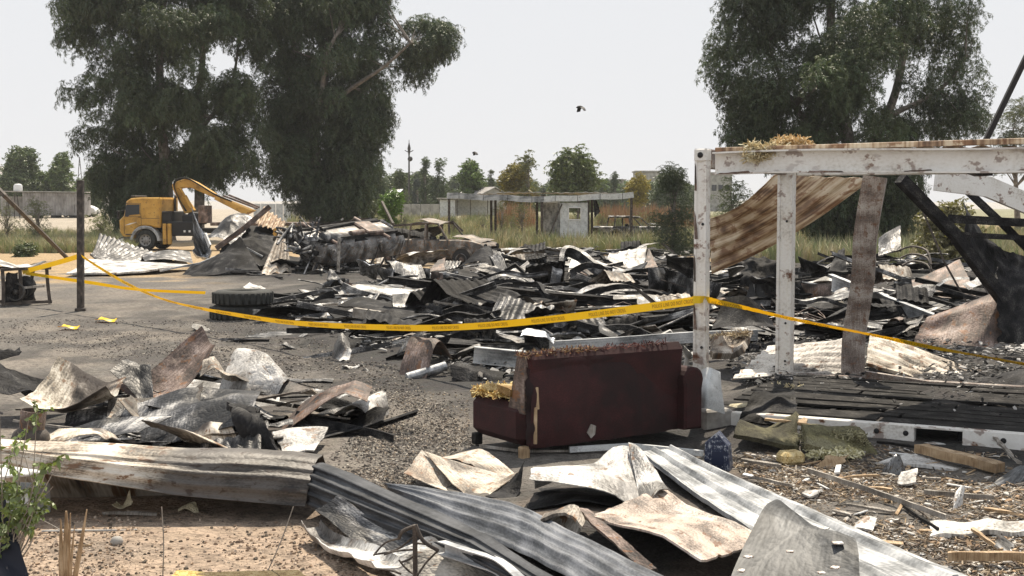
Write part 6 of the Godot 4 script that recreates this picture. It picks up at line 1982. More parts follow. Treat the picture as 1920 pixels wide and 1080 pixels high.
func burnt_things() -> void:
	var m: MB
	for q in [[760, 566, .75, .4, "burnt cooker shell with an open front in the debris", "cooker"], [1262, 590, .8, -.3, "burnt washing machine casing beside the rusty white post", "appliance"], [1455, 600, .7, .6, "scorched steel cabinet lying left of the second post", "cabinet"], [627, 560, .5, .1, "black square drum casing behind the tyre", "casing"], [1530, 560, .7, -.5, "burnt fridge shell tipped over in the right debris", "fridge"]]:
		var g := G(q[0], q[1])
		var s: float = q[2]
		var t := thing("burnt_" + q[5], q[4], q[5], g)
		var bs := Basis(Vector3.UP, q[3]) * Basis(Vector3(0, 0, 1), R.randf_range(-.25, .25))
		for w in [[[-.5, 0, .45], [-.5, 0, -.45], [-.5, 1, -.45], [-.5, 1, .45]], [[.5, 0, .45], [.5, 0, -.45], [.5, 1, -.45], [.5, 1, .45]], [[-.5, 1, .45], [.5, 1, .45], [.5, 1, -.45], [-.5, 1, -.45]], [[-.5, 0, -.45], [.5, 0, -.45], [.5, 1, -.45], [-.5, 1, -.45]]]:
			m = MB.new()
			var P := []
			for k in w: P.append(g + bs * (Vector3(k[0], k[1], k[2]) * s))
			sheet_into(m, P, {"crumple": .1, "freq": 1.4, "seed": R.randi() % 500, "jag": .02, "nu": 14, "nv": 14, "th": .008})
			part(m, "casing_panel", M.soot, t)
		m = MB.new()
		var d := g + bs * (Vector3(.5, 0.05, .45) * s)
		sheet_into(m, [d, d + bs * Vector3(.5, 0, .6) * s, d + bs * Vector3(.5, .85, .6) * s, d + bs * Vector3(0, .85, 0) * s], {"crumple": .12, "seed": R.randi() % 500, "jag": .02, "nu": 12, "nv": 14, "th": .01})
		part(m, "door", M.rust, t)
		for k in 3:
			m = MB.new()
			m.beam(g + bs * (Vector3(-.48, .25 + .25 * k, .1) * s), g + bs * (Vector3(.48, .22 + .25 * k, .15) * s), .02, .02)
			part(m, "shelf_rod", M.post, t)
	for q in [[1350, 596, "rusty gas cylinder lying behind the rusty white post"], [905, 612, "scorched gas cylinder lying above the tape's middle"], [1690, 640, "black gas cylinder lying before the wide flanged beam"]]:
		var g := G(q[0], q[1])
		m = MB.new()
		m.lathe([Vector2(.001, -.3), Vector2(.12, -.29), Vector2(.155, -.22), Vector2(.16, .15), Vector2(.12, .24), Vector2(.05, .28), Vector2(.04, .3), Vector2(.1, .31), Vector2(.1, .4), Vector2(.09, .4), Vector2(.09, .32), Vector2(.001, .32)], 20, g + Vector3(0, .2, 0), Basis(Vector3.UP, R.randf() * 2.0) * Basis(Vector3(0, 0, 1), 1.35))
		solo(m, "gas_cylinder", M.rust, q[2], "cylinder")
	for q in [[1010, 640, "tangle of burnt wire left of the sofa top"], [1180, 630, "tangle of burnt wire behind the sofa back"], [700, 590, "tangle of burnt wire left of the long sloping rail"], [1560, 640, "tangle of burnt wire before the bent post"], [1420, 640, "tangle of burnt wire left of the second post"]]:
		var g := G(q[0], q[1])
		m = MB.new()
		for k in 9:
			var p := []
			var c := g + Vector3(R.randfn() * .2, .12, R.randfn() * .2)
			for i in 7: p.append(c + Vector3(R.randfn() * .35, absf(R.randfn()) * .16, R.randfn() * .3))
			m.tube(smooth_path(p, 4), .006, 5)
		solo(m, "wire_tangle", M.rust, q[2], "wire")
	# open burnt carton
	var g := G(630, 606)
	m = MB.new()
	for k in 4:
		var an := PI / 2 * k + .6
		m.box(g + Vector3(cos(an) * .16, .17, sin(an) * .16), Vector3(.012, .34, .32), Basis(Vector3.UP, -an), .002)
	solo(m, "open_carton", M.tan, "open brown carton standing in the ash above the tape", "carton")

# ---------------------------------------------------------------- things round the container frame
func around_frame(fr: Dictionary) -> void:
	var m: MB
	# bent post of the next cabin
	var p := [G(1599, 727), Q([1601, 640, 724]), Q([1618, 530, 724]), Q([1624, 440, 724]), Q([1642, 332, 724])]
	m = MB.new()
	m.sweep(smooth_path(p, 5), PackedVector2Array([Vector2(-.13, -.06), Vector2(-.1, -.06), Vector2(-.085, .03), Vector2(.0, .05), Vector2(.02, -.05), Vector2(.05, -.06), Vector2(.12, -.06), Vector2(.13, .07), Vector2(-.13, .07)]), true, .25)
	var t := thing("bent_post", "scorched bent steel post leaning inside the container frame", "post", p[0])
	part(m, "shaft", M.scorched_paint, t)
	m = MB.new()
	for y in [[1588, 702], [1612, 708]]:
		m.lathe([Vector2(.03, 0), Vector2(.001, .004)], 10, Q([y[0], y[1], 730]) + Vector3(0, 0, .02), Basis(Vector3.RIGHT, PI / 2))
	part(m, "bolt_holes", M.dark, t)
	# hanging striped sheet
	sheet("hanging_sheet", M.stripe, "brown striped corrugated sheet hanging aslant inside the frame", "sheet", [[1328, 412, 690], [1332, 522, 690], [1640, 334, 705], [1450, 331, 705]], {"rib": .018, "pitch": .19, "crumple": .03, "freq": .5, "seed": 71, "nu": 70, "nv": 50, "bend_v": -.22, "c1": Color(.75, .68, .6), "th": .006, "jag": .01})
	# insulation on the roof corner
	m = MB.new()
	for k in 40:
		var q := D(R.randf_range(1404, 1470), R.randf_range(276, 304), 11.75)
		fluff_into(m, q, Vector3(.06, .05, .05), 30, .08, .005, [Color(.66, .58, .38), Color(.58, .48, .28), Color(.72, .66, .48), Color(.45, .36, .2)])
	solo(m, "insulation_tuft", M.chip, "cream insulation wool hanging over the frame's top rail", "insulation")
	m = MB.new()
	for k in 24:
		var q := D(R.randf_range(1458, 1514), R.randf_range(264, 274), 12.1)
		fluff_into(m, q, Vector3(.05, .035, .06), 30, .07, .005, [Color(.7, .52, .28), Color(.6, .42, .2), Color(.74, .62, .4)])
	solo(m, "insulation_tuft", M.chip, "orange insulation wool lying on top of the frame's roof", "insulation")
	bar("black_pole", M.dark, "black pole slanting up behind the frame's roof", "pole", [D(1846, 268, 13.0), D(1885, 188, 13.0), D(1940, 74, 13.0)], box_prof(.05, .05), 0.0, 1)
	m = MB.new()
	m.lathe([Vector2(.001, 0), Vector2(.06, .01), Vector2(.085, .035), Vector2(.05, .06), Vector2(.001, .065)], 12, D(1797, 299, 11.15) , Basis(Vector3.RIGHT, PI / 2) * Basis(Vector3.UP, .4))
	m.col = Color(.7, .7, .7)
	solo(m, "grey_rag", M.ash, "grey lump of molten sheet stuck to the frame's top rail", "lump")
	# white tank beside the sofa
	var dp := dep(806.0)
	t = thing("white_tank", "dented white metal tank shell leaning between sofa and frame post", "tank", G(1335, 806))
	m = MB.new()
	sheet_into(m, [D(1306, 772, dp), D(1362, 780, dp - .1), D(1352, 698, dp + .05), D(1314, 690, dp + .1)], {"bend_u": -.16, "bend_v": -.06, "crumple": .06, "freq": 1.3, "seed": 171, "jag": .015, "nu": 30, "nv": 36, "th": .006, "c1": Color(.7, .7, .7), "flip": true})
	part(m, "shell", M.drum, t)
	m = MB.new()
	m.xf = Transform3D(Basis.IDENTITY, D(1336, 800, dp))
	m.box(Vector3(0, .06, -.12), Vector3(.3, .2, .3), Basis(Vector3.UP, .4), .02)
	part(m, "stand", M.concrete, t)
	# torn grey paper behind the sofa end
	sheet("torn_panel", M.drum, "torn pale panel corner standing behind the sofa's right end", "panel", [[1276, 690, 775], [1296, 700, 775], [1298, 660, 775], [1280, 634, 775]], {"crumple": .03, "seed": 72, "jag": .06, "c0": Color(.7, .65, .62), "nu": 12, "nv": 16})
	# blue carton
	t = thing("blue_carton", "dark blue carton standing upright, its white print worn away", "carton", G(1346, 884))
	m = MB.new()
	var c := G(1346, 880)
	m.xf = Transform3D(Basis(Vector3.UP, -.35), c)
	m.prism(PackedVector2Array([Vector2(-.1, 0), Vector2(.11, 0), Vector2(.09, .2), Vector2(.0, .3), Vector2(-.09, .22)]), -.07, .07, .006)
	part(m, "body", M.plastic_blue, t)
	m = MB.new()
	m.xf = Transform3D(Basis(Vector3.UP, -.35), c)
	m.box(Vector3(.01, .1, .072), Vector3(.09, .11, .004), Basis.IDENTITY, .001)
	part(m, "label_panel", plain(.01, .018, .05, .5), t)
	# aluminium strip along the sofa foot
	bar("trim_strip", M.drum, "pale blue metal trim strip lying along the sofa foot", "strip", [G(1068, 843, .04), G(1180, 836, .05), G(1225, 840, .04), G(1318, 850, .03)], box_prof(.035, .045), 0.0, 1)
	bar("trim_strip", M.grey_wood, "thin grey strip under the sofa's left end", "strip", [G(900, 836, .03), G(980, 846, .02), G(1066, 845, .02)], box_prof(.03, .02), 0.0, 1)
	# insulation heap before the frame floor
	sheet("insulation_mat", M.wool_dirty, "olive green insulation mat slumped against the frame's bottom rail", "insulation", [[1500, 856, 860], [1664, 858, 858], [1610, 826, 836], [1496, 812, 832]], {"crumple": .035, "freq": 2.0, "seed": 73, "th": .05, "bend_u": .02, "bend_v": .03, "jag": .05, "c0": Color(1.3, 1.25, 1.0), "c1": Color(.6, .6, .5)})
	m = MB.new()
	for k in 60: fluff_into(m, Q([R.randf_range(1508, 1625), R.randf_range(822, 852), 850]) + Vector3(0, .02, -.05), Vector3(.06, .03, .06), 45, .05, .004, [Color(.24, .22, .12), Color(.3, .28, .17), Color(.17, .155, .09), Color(.38, .35, .22)])
	solo(m, "insulation_fibre", M.chip, "loose olive fibres lying on the insulation mat", "insulation")
	sheet("insulation_mat", M.wool_dirty, "dark sooty insulation mat left of the olive green one", "insulation", [[1365, 842, 845], [1505, 850, 851], [1500, 800, 826], [1390, 792, 824]], {"crumple": .04, "freq": 2.0, "seed": 74, "th": .04, "jag": .05, "bend_v": .02, "c0": Color(.5, .5, .45), "c1": Color(.25, .25, .25)})
	sheet("brown_board", M.wood, "orange-brown fibreboard edge on top of the insulation mats", "board", [[1452, 800, 826], [1520, 806, 828], [1515, 788, 820], [1460, 788, 820]], {"crumple": .03, "seed": 75, "th": .015, "jag": .06})
	m = MB.new()
	for k in 22: fluff_into(m, G(R.randf_range(1525, 1600), R.randf_range(846, 858), .03), Vector3(.08, .04, .06), 70, .045, .006, [Color(.6, .56, .34), Color(.5, .46, .26), Color(.66, .62, .44)])
	solo(m, "insulation_tuft", M.chip, "pale yellow insulation tuft in front of the olive mat", "insulation")
	m = MB.new()
	m.box(G(1482, 858, .05), Vector3(.2, .11, .16), Basis(Vector3.UP, .3), .03)
	solo(m, "foam_block", M.foam, "small yellow foam block lying on the wood chips", "foam")
	m = MB.new()
	m.box(G(1395, 773, .1) , Vector3(.34, .16, .22), Basis(Vector3.UP, .5), .05)
	solo(m, "foam_block", M.wool, "beige folded padding lying behind the white tank", "foam")
	sheet("dark_fabric", M.black, "black fabric heap in front of the second post's foot", "fabric", [[1380, 800, 812], [1500, 806, 812], [1490, 748, 780], [1420, 745, 780]], {"crumple": .08, "freq": 2.6, "seed": 76, "th": .02, "bend_u": .05, "bend_v": .06, "c0": Color(2.2, 2.2, 2.1)})
	sheet("pink_board", M.grey_wood, "pinkish board lying in front of the second post", "board", [[1424, 748, 752], [1500, 756, 758], [1490, 740, 748], [1440, 738, 746]], {"crumple": .02, "seed": 77, "th": .02, "c0": Color(1.7, 1.4, 1.25), "c1": Color(1.3, 1.1, 1.0)})
	m = MB.new()
	for k in 9: fluff_into(m, G(R.randf_range(1446, 1498), R.randf_range(728, 738), .12), Vector3(.05, .04, .05), 30, .1, .006, [Color(.66, .58, .38), Color(.58, .48, .28)])
	solo(m, "insulation_tuft", M.chip, "cream insulation shreds at the second post's foot", "insulation")
	sheet("white_board", M.ash, "long pale board lying on the burnt frame floor", "board", [[1545, 748, 752], [1650, 754, 756], [1668, 747, 751], [1560, 745, 749]], {"crumple": .015, "seed": 78, "th": .02, "c0": Color(1.0, .88, .78), "c1": Color(.8, .7, .62)})
	sheet("white_board", M.ash, "white board end beside the bent post's foot", "board", [[1520, 728, 734], [1600, 732, 736], [1560, 720, 728], [1510, 720, 728]], {"crumple": .015, "seed": 79, "th": .02, "c0": Color(1.0, .98, .95), "c1": Color(.8, .78, .75)})
	# boards on the wood chips, lower right
	sheet("orange_board", M.wood, "splintered orange plywood scrap on the wood chips", "board", [[1512, 878, 880], [1566, 886, 887], [1612, 858, 862], [1545, 862, 866]], {"crumple": .02, "seed": 80, "th": .008, "jag": .12, "c0": Color(1.5, 1.25, 1.0), "c1": Color(1.2, .95, .7), "nu": 24, "nv": 16})
	sheet("white_tile", M.ash, "white square panel lying before the frame's bottom rail", "panel", [[1638, 868, 870], [1790, 886, 888], [1812, 880, 880], [1705, 853, 856]], {"crumple": .012, "seed": 81, "th": .025, "jag": .02, "c0": Color(1.15, 1.12, 1.08), "c1": Color(.85, .83, .8)})
	splinter([1722, 846, .06], [1882, 886, .04], .2, .07, M.wood, "thick broken brown timber beside the white square panel", "broken_timber", "timber")
	sheet("grey_sheet", M.galv, "dark grey sheet corner rising at the right picture edge", "sheet", [[1832, 920, 922], [1960, 905, 905], [1960, 862, 895], [1905, 884, 900]], {"crumple": .04, "seed": 82, "th": .008, "c0": Color(.6, .6, .6)})
	sheet("foil_scrap", M.foil, "crumpled clear foil beside the white square panel", "foil", [[1648, 890, 892], [1722, 898, 899], [1715, 878, 884], [1660, 874, 882]], {"crumple": .07, "freq": 3.0, "seed": 83, "jag": .04})
	sheet("white_plank_stack", M.ash, "chipped white boards lying at the right edge", "boards", [[1742, 1008, 1012], [1960, 1016, 1020], [1960, 985, 990], [1738, 982, 986]], {"crumple": .015, "seed": 84, "th": .03, "jag": .05, "rib": .01, "pitch": .3, "c0": Color(1.1, 1.05, .98)})
	splinter([1818, 996, .07], [1880, 1034, .03], .07, .02, M.wood, "thin wood strip lying on the chipped white boards")
	splinter([1765, 1050, .05], [1960, 1052, .05], .1, .05, M.wood, "reddish wooden batten at the bottom right edge", "wood_batten")
	splinter([1514, 884, .06], [1775, 974, .04], .05, .035, M.grey_wood, "long thin dark batten slanting across the wood chips", "wood_batten")
	splinter([1730, 928, .05], [1866, 936, .05], .06, .03, M.grey_wood, "grey batten lying right of the slanting batten", "wood_batten")
	splinter([1850, 808, .12], [1912, 868, .05], .08, .02, M.grey_wood, "grey lath leaning on the frame's bottom rail", "wood_lath")
	splinter([1400, 898, .04], [1490, 910, .04], .08, .02, M.grey_wood, "grey splintered lath near the blue carton", "wood_lath")
	splinter([1615, 914, .04], [1680, 922, .03], .1, .02, M.wood, "tan torn cardboard strip beside the slanting batten", "card_strip", "cardboard")
	sheet("paper_scrap", M.ash, "crumpled white plastic scrap on the wood chips", "scrap", [[1780, 964, 966], [1802, 958, 960], [1808, 940, 944], [1790, 946, 950]], {"crumple": .04, "freq": 3.0, "seed": 85, "nu": 12, "nv": 12, "c0": Color(1.2, 1.2, 1.2)})
	splinter([1385, 866, .05], [1470, 874, .04], .12, .02, M.grey_wood, "grey plywood strip beside the foam block", "plywood_strip", "plywood")
	splinter([1430, 786, .2], [1530, 800, .18], .1, .02, M.wood, "tan lath lying on the frame's front edge", "wood_lath")
	splinter([1640, 832, .03], [1740, 842, .03], .08, .02, M.char_wood, "charred batten lying under the frame's bottom rail", "wood_batten")
	splinter([1560, 900, .03], [1650, 892, .03], .07, .015, M.wood, "tan batten crossing the slanting batten's upper end", "wood_batten")
	splinter([1690, 950, .03], [1760, 996, .03], .06, .02, M.char_wood, "charred batten beside the white plastic scrap", "wood_batten")
	splinter([1580, 946, .03], [1680, 962, .03], .09, .015, M.grey_wood, "grey splintered board below the slanting batten", "wood_board", "board")
	splinter([1840, 956, .03], [1930, 972, .03], .08, .02, M.wood, "tan lath at the right edge above the white boards", "wood_lath")
	for q in [[1440, 930, "white broken plaster piece near the panel edge"], [1620, 985, "white broken plaster piece in the middle of the chips"], [1700, 905, "white broken plaster piece under the white square panel"], [1880, 1030, "white broken plaster piece beside the reddish batten"], [1520, 925, "white broken plaster piece left of the slanting batten"]]:
		sheet("plaster_piece", M.ash, q[2], "plaster", [G(q[0] - 22, q[1] + 6, .02), G(q[0] + 20, q[1] + 5, .03), G(q[0] + 26, q[1] - 7, .03), G(q[0] - 14, q[1] - 8, .025)], {"crumple": .02, "jag": .03, "th": .015, "nu": 12, "nv": 10, "seed": q[0]})
	for k in 70:
		var px := R.randf_range(1330, 1915)
		var gy := R.randf_range(846, 1060)
		if px < 1265 + (gy - 850) * 2.35 + 30: continue
		var a := R.randf() * TAU
		var L := R.randf_range(.06, .24)
		var g0 := G(px, gy, .02)
		var mb := MB.new()
		var wdt := R.randf_range(.015, .05)
		var dir := Vector3(cos(a), R.randf_range(-.05, .12), sin(a) * .9)
		mb.beam(g0, g0 + dir * L, wdt, R.randf_range(.006, .02), .002, R.randf_range(-.4, .4))
		solo(mb, "wood_splinter", [M.wood, M.grey_wood, M.wood, M.white][k % 4], ["tan wood splinter lying on the chips", "grey wood splinter lying on the chips", "tan wood splinter lying on the chips", "white splinter lying on the chips"][k % 4], "splinter", "splinters on the wood chips")

# ---------------------------------------------------------------- foreground sheets
func foreground() -> void:
	var m: MB
	# long ribbed panel across the lower left; ridge about 0.45 m up
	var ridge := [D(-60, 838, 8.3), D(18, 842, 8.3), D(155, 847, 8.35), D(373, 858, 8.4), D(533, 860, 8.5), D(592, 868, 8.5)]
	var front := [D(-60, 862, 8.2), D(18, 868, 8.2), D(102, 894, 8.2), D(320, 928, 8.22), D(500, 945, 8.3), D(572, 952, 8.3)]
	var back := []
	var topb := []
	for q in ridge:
		topb.append(q + Vector3(.02, .02, -.2)); back.append(Vector3(q.x + .03, -.06, q.z - .7))  # unseen back edge run down to the ground, added to keep the hollow dark
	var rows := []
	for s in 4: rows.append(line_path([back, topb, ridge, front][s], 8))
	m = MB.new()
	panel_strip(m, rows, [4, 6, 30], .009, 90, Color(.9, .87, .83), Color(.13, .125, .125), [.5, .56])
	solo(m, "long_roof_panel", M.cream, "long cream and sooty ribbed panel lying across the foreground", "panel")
	# it folds at a crease and runs on toward the camera
	ridge = [D(590, 870, 8.5), D(640, 890, 8.2), D(760, 945, 7.5), D(895, 1004, 6.8), D(1010, 1078, 6.0), D(1080, 1125, 5.6)]
	front = [D(578, 948, 8.35), D(620, 968, 8.05), D(720, 1002, 7.5), D(850, 1045, 6.9), D(930, 1085, 6.3), D(990, 1130, 5.8)]
	back = []
	topb = []
	for q in ridge:
		topb.append(q + Vector3(.05, .0, -.05)); back.append(Vector3(q.x + .12, -.06, q.z - .2))  # back edge closed to the ground too, added to block sun from behind
	rows = []
	for s in 4: rows.append(line_path([back, topb, ridge, front][s], 8))
	m = MB.new()
	panel_strip(m, rows, [4, 2, 36], .014, 91, Color(.15, .155, .165), Color(.08, .08, .085), [1.0, 2.0])
	solo(m, "grey_roof_panel", M.galv, "dark grey ribbed panel bent at a crease, running out of the foreground", "panel")
	# bluish sheet behind it with a hump
	ridge = [D(722, 910, 8.9), D(868, 926, 8.5), D(960, 946, 8.1), D(995, 958, 7.9), D(1138, 1026, 7.0), D(1240, 1080, 6.4), D(1330, 1130, 5.9)]
	front = [D(735, 932, 8.7), D(840, 985, 8.0), D(905, 1010, 7.6), D(960, 1030, 7.3), D(1060, 1085, 6.6), D(1130, 1130, 6.0), D(1200, 1180, 5.6)]
	back = []
	for q in ridge: back.append(Vector3(q.x + .16, -.06, q.z - .22))  # unseen back edge added down to the ground, keeps sunlight from underneath
	rows = []
	for s in 3: rows.append(line_path([back, ridge, front][s], 7))
	m = MB.new()
	panel_strip(m, rows, [6, 36], .012, 92, Color(.38, .39, .42), Color(.22, .22, .23), [1.0, 2.0])
	solo(m, "blue_grey_panel", M.galv, "blue-grey ribbed panel with a rounded hump beside the dark panel", "panel")
	# big grey panel on the right, lying on the ground
	var y := .07
	sheet("big_grey_panel", M.galv, "large pale grey ribbed panel sloping down to the lower right", "panel", [G(1190, 858, y), G(1268, 852, y), G(1840, 1095, y), G(1560, 1110, y)], {"rib": .03, "pitch": .25, "square": true, "crumple": .025, "freq": .5, "seed": 93, "nu": 60, "nv": 60, "c0": Color(1.35, 1.35, 1.32), "c1": Color(1.0, 1.0, 1.0), "th": .03, "jag": .02})
	sheet("pink_sheet", M.ash, "pinkish white panel face with brown flecks, torn at the end", "panel", [G(1100, 965, .2), G(1246, 908, .18), G(1440, 998, .2), G(1315, 1082, .22)], {"rib": .008, "pitch": .25, "square": true, "crumple": .035, "seed": 94, "nu": 60, "nv": 50, "jag": .015, "th": .012, "c0": Color(.95, .85, .78), "c1": Color(.75, .62, .54)})
	sheet("brown_offcut", M.rust, "brown edge piece under the pinkish white panel", "panel", [G(1066, 952, .2), G(1105, 958, .2), G(1240, 1062, .2), G(1205, 1062, .18)], {"crumple": .03, "seed": 95, "jag": .04, "th": .02, "c0": Color(2.2, 1.9, 1.7), "c1": Color(1.4, 1.2, 1.1)})
	sheet("steel_offcut", M.galv, "shiny grey steel offcut with white chips on the big panel", "sheet", [G(1350, 1075, .2), G(1620, 1110, .14), G(1592, 1022, .2), G(1462, 938, .32)], {"crumple": .05, "freq": .7, "seed": 96, "bend_v": .06, "jag": .012, "th": .006, "nu": 50, "nv": 50, "c0": Color(.2, .2, .2), "c1": Color(.32, .32, .32)})
	for q in [[1403, 1044], [1481, 1034], [1390, 1070], [1540, 1074], [1566, 1064], [1546, 991], [1571, 1018]]:
		m = MB.new()
		var p := G(q[0], q[1], .29)
		m.box(p, Vector3(R.randf_range(.03, .05), .008, R.randf_range(.03, .06)), Basis(Vector3.UP, R.randf() * 3.0), .002)
		solo(m, "paint_chip", M.ash, "small white paint chip lying on the shiny steel offcut", "chip", "paint chips on the steel offcut")
	# white crumpled double sheet
	sheet("white_crumpled_sheet", M.ash, "white crumpled metal sheet lying in front of the sofa", "sheet", [D(990, 913, 8.43), D(1208, 932, 8.13), D(1180, 842, 9.27), D(1001, 868, 8.88)], {"crumple": .07, "freq": 1.5, "seed": 97, "bend_u": .03, "jag": .02, "nu": 64, "nv": 48, "c0": Color(.76, .76, .76), "c1": Color(.42, .41, .4)})
	sheet("white_crumpled_sheet", M.ash, "dark-lipped right end of the white crumpled sheet", "sheet", [D(1204, 934, 8.1), D(1254, 906, 8.4), D(1216, 866, 8.9), D(1177, 843, 9.25)], {"crumple": .05, "freq": 1.5, "seed": 98, "bend_u": .05, "jag": .02, "c0": Color(1.1, 1.1, 1.1)})
	sheet("under_sheet", M.black, "black sheet under the white crumpled sheet, widened to darken the gap", "sheet", [D(955, 950, 8.35), D(1250, 958, 8.2), D(1240, 890, 9.2), D(985, 885, 9.3)], {"crumple": .05, "seed": 99, "bend_u": -.03})  # second black layer, widened to stand for the shade in the gap
	m = MB.new()
	sheet_into(m, [G(1010, 985, .1), G(1090, 1000, .1), G(1110, 960, .26), G(1020, 955, .24)], {"crumple": .04, "seed": 101, "bend_v": .1, "th": .02})
	solo(m, "brown_roll", M.tan, "brown rolled insulation under the white crumpled sheet", "insulation")
	# tan sheets left of it
	sheet("tan_sheet", M.tan, "weathered tan sheet lying at the sofa's left foot", "sheet", [D(905, 898, 9.32), D(980, 880, 9.45), D(880, 837, 10.55), D(799, 840, 10.4)], {"crumple": .05, "freq": 1.2, "seed": 102, "c0": Color(1.3, 1.3, 1.28), "c1": Color(.9, .88, .85), "jag": .03})
	sheet("tan_sheet", M.tan, "weathered tan sheet with a rusty edge below the other one", "sheet", [D(893, 933, 8.72), D(985, 880, 9.3), D(895, 895, 9.44), D(793, 870, 9.7)], {"crumple": .05, "freq": 1.2, "seed": 103, "c0": Color(1.4, 1.4, 1.38), "c1": Color(.9, .86, .8), "jag": .03})
	sheet("tan_sheet", M.tan, "low tan sheet edge lying before the charred gravel", "sheet", [D(754, 909, 9.3), D(895, 932, 8.9), D(892, 898, 9.4), D(790, 878, 9.8)], {"crumple": .05, "seed": 104, "c0": Color(1.2, 1.15, 1.1), "c1": Color(.7, .6, .52), "jag": .04})
	sheet("dark_fold", M.black, "dark folded flap between tan sheets and white sheet", "sheet", [D(905, 937, 8.8), D(965, 940, 8.7), D(992, 878, 9.06), D(968, 884, 9.1)], {"crumple": .05, "seed": 105})
	# wire chair frame and ash in the trough at the bottom
	m = MB.new()
	var cb := D(778, 1085, 6.7)
	var t := thing("chair_frame", "burnt bent chair frame standing in the ash trough", "frame", Vector3(cb.x, .05, cb.z))
	m.beam(D(779, 1110, 6.7), D(778, 984, 6.7), .025, .02, .003)
	part(m, "leg", M.post, t)
	for q in [[[779, 984], [822, 1032], 6.7], [[822, 1032], [782, 1080], 6.7], [[779, 986], [748, 1010], 6.74], [[748, 1010], [700, 1042], 6.78], [[778, 1004], [700, 1040], 6.78], [[780, 1018], [810, 1020], 6.74], [[720, 1040], [780, 1030], 6.78], [[778, 1040], [750, 1055], 6.74], [[700, 1066], [752, 1076], 6.7], [[748, 1050], [790, 1085], 6.7]]:
		m = MB.new()
		var p0 := D(q[0][0], q[0][1], q[2])
		var p1 := D(q[1][0], q[1][1], q[2])
		var md := (p0 + p1) * .5 + Vector3(R.randfn(), R.randfn(), R.randfn()) * .012
		m.tube(smooth_path([p0, md, p1], 4), .011 if q[0][1] < 1000 and q[0][0] > 770 else .006, 6)
		part(m, "bar", M.post, t)
	sheet("trough_edge", M.ash, "pale bent metal edge curving along the bare sand", "strip", [D(560, 987, 7.86), D(602, 982, 7.9), D(775, 1092, 6.75), D(690, 1092, 6.7)], {"crumple": .05, "freq": 1.4, "seed": 106, "jag": .04, "c1": Color(.3, .28, .27), "curl": .05})
	sheet("trough_sheet", M.soot, "sooty sheet floor of the ash trough", "sheet", [D(590, 972, 8.0), D(640, 958, 7.95), D(990, 1105, 6.45), D(770, 1110, 6.63)], {"crumple": .05, "freq": 1.2, "seed": 107, "jag": .04, "c0": Color(1.4, 1.4, 1.4)})
	sheet("trough_sheet", M.ash, "white ash-covered sheet under the chair frame", "sheet", [D(700, 1032, 7.2), D(835, 1034, 7.05), D(1000, 1100, 6.4), D(800, 1112, 6.5)], {"crumple": .06, "freq": 1.6, "seed": 108, "jag": .05, "c1": Color(.7, .66, .6)})
	bar("bent_rail", M.galv, "pale bent metal rail curving beside the chair frame", "rail", [D(828, 1026, 6.85), D(885, 1045, 6.55), D(935, 1062, 6.3), D(975, 1095, 5.95)], c_prof(.05, .07, .006), 0.0, 3)
	# ------- heap on the left
	sheet("burnt_sheet", M.black, "black burnt sheet at the far left of the near heap", "sheet", [[-40, 760, 800], [60, 765, 800], [148, 712, 775], [-30, 676, 775]], {"crumple": .16, "freq": 1.0, "seed": 110, "c0": Color(1.6, 1.5, 1.5)})
	sheet("burnt_sheet", M.black, "black sheet corner sticking up behind the near heap", "sheet", [[-30, 690, 770], [46, 676, 768], [40, 660, 760], [-30, 640, 760]], {"crumple": .08, "seed": 111})
	sheet("cream_sheet", M.cream, "cream sheet with brown scorch on the near heap's left", "sheet", [[30, 772, 812], [204, 780, 812], [243, 738, 790], [112, 722, 785]], {"crumple": .07, "freq": 1.1, "seed": 112, "jag": .05, "c0": Color(1.05, 1.0, .98), "c1": Color(.14, .12, .11), "nu": 40, "nv": 30})
	sheet("reddish_sheet", M.rust, "reddish grey sheet curling up highest on the near heap", "sheet", [[208, 714, 780], [296, 750, 795], [408, 656, 770], [388, 643, 762]], {"crumple": .06, "freq": 1.1, "seed": 113, "bend_u": -.08, "bend_v": -.1, "jag": .02, "c0": Color(1.7, 1.5, 1.5), "c1": Color(1.1, .95, .95), "nu": 36, "nv": 40})
	sheet("silver_sheet", M.soot, "silvery bright sheet beside the reddish grey one", "sheet", [[205, 712, 782], [290, 746, 792], [285, 690, 776], [240, 690, 774]], {"crumple": .06, "seed": 114, "c0": Color(1.8, 1.8, 1.8)})
	sheet("grey_sheet", M.ash, "grey sheet humped over the right of the near heap", "sheet", [[400, 735, 790], [520, 742, 788], [552, 728, 775], [440, 662, 765]], {"crumple": .06, "freq": .9, "seed": 115, "bend_u": .12, "bend_v": .1, "c0": Color(.75, .74, .73), "c1": Color(.4, .37, .34), "nu": 36, "nv": 30})
	sheet("brown_sheet", M.tan, "brown scorched sheet rolled up on the near heap", "sheet", [[372, 736, 792], [470, 742, 792], [462, 716, 780], [385, 706, 778]], {"crumple": .1, "freq": 1.4, "seed": 116, "bend_v": .14, "c1": Color(.14, .12, .11)})
	sheet("brown_sheet", M.tan, "flat brown edged sheet reaching right from the near heap", "sheet", [[470, 752, 792], [585, 738, 785], [620, 728, 776], [500, 738, 780]], {"crumple": .05, "seed": 117, "th": .02, "c1": Color(.14, .12, .11)})
	sheet("brown_sheet", M.rust, "rust brown crumpled sheet at the near heap's right", "sheet", [[478, 790, 812], [690, 800, 815], [700, 770, 795], [498, 748, 792]], {"crumple": .14, "freq": 1.3, "seed": 118, "bend_u": .1, "c0": Color(1.5, 1.35, 1.2), "c1": Color(.6, .5, .42), "nu": 50, "nv": 30})
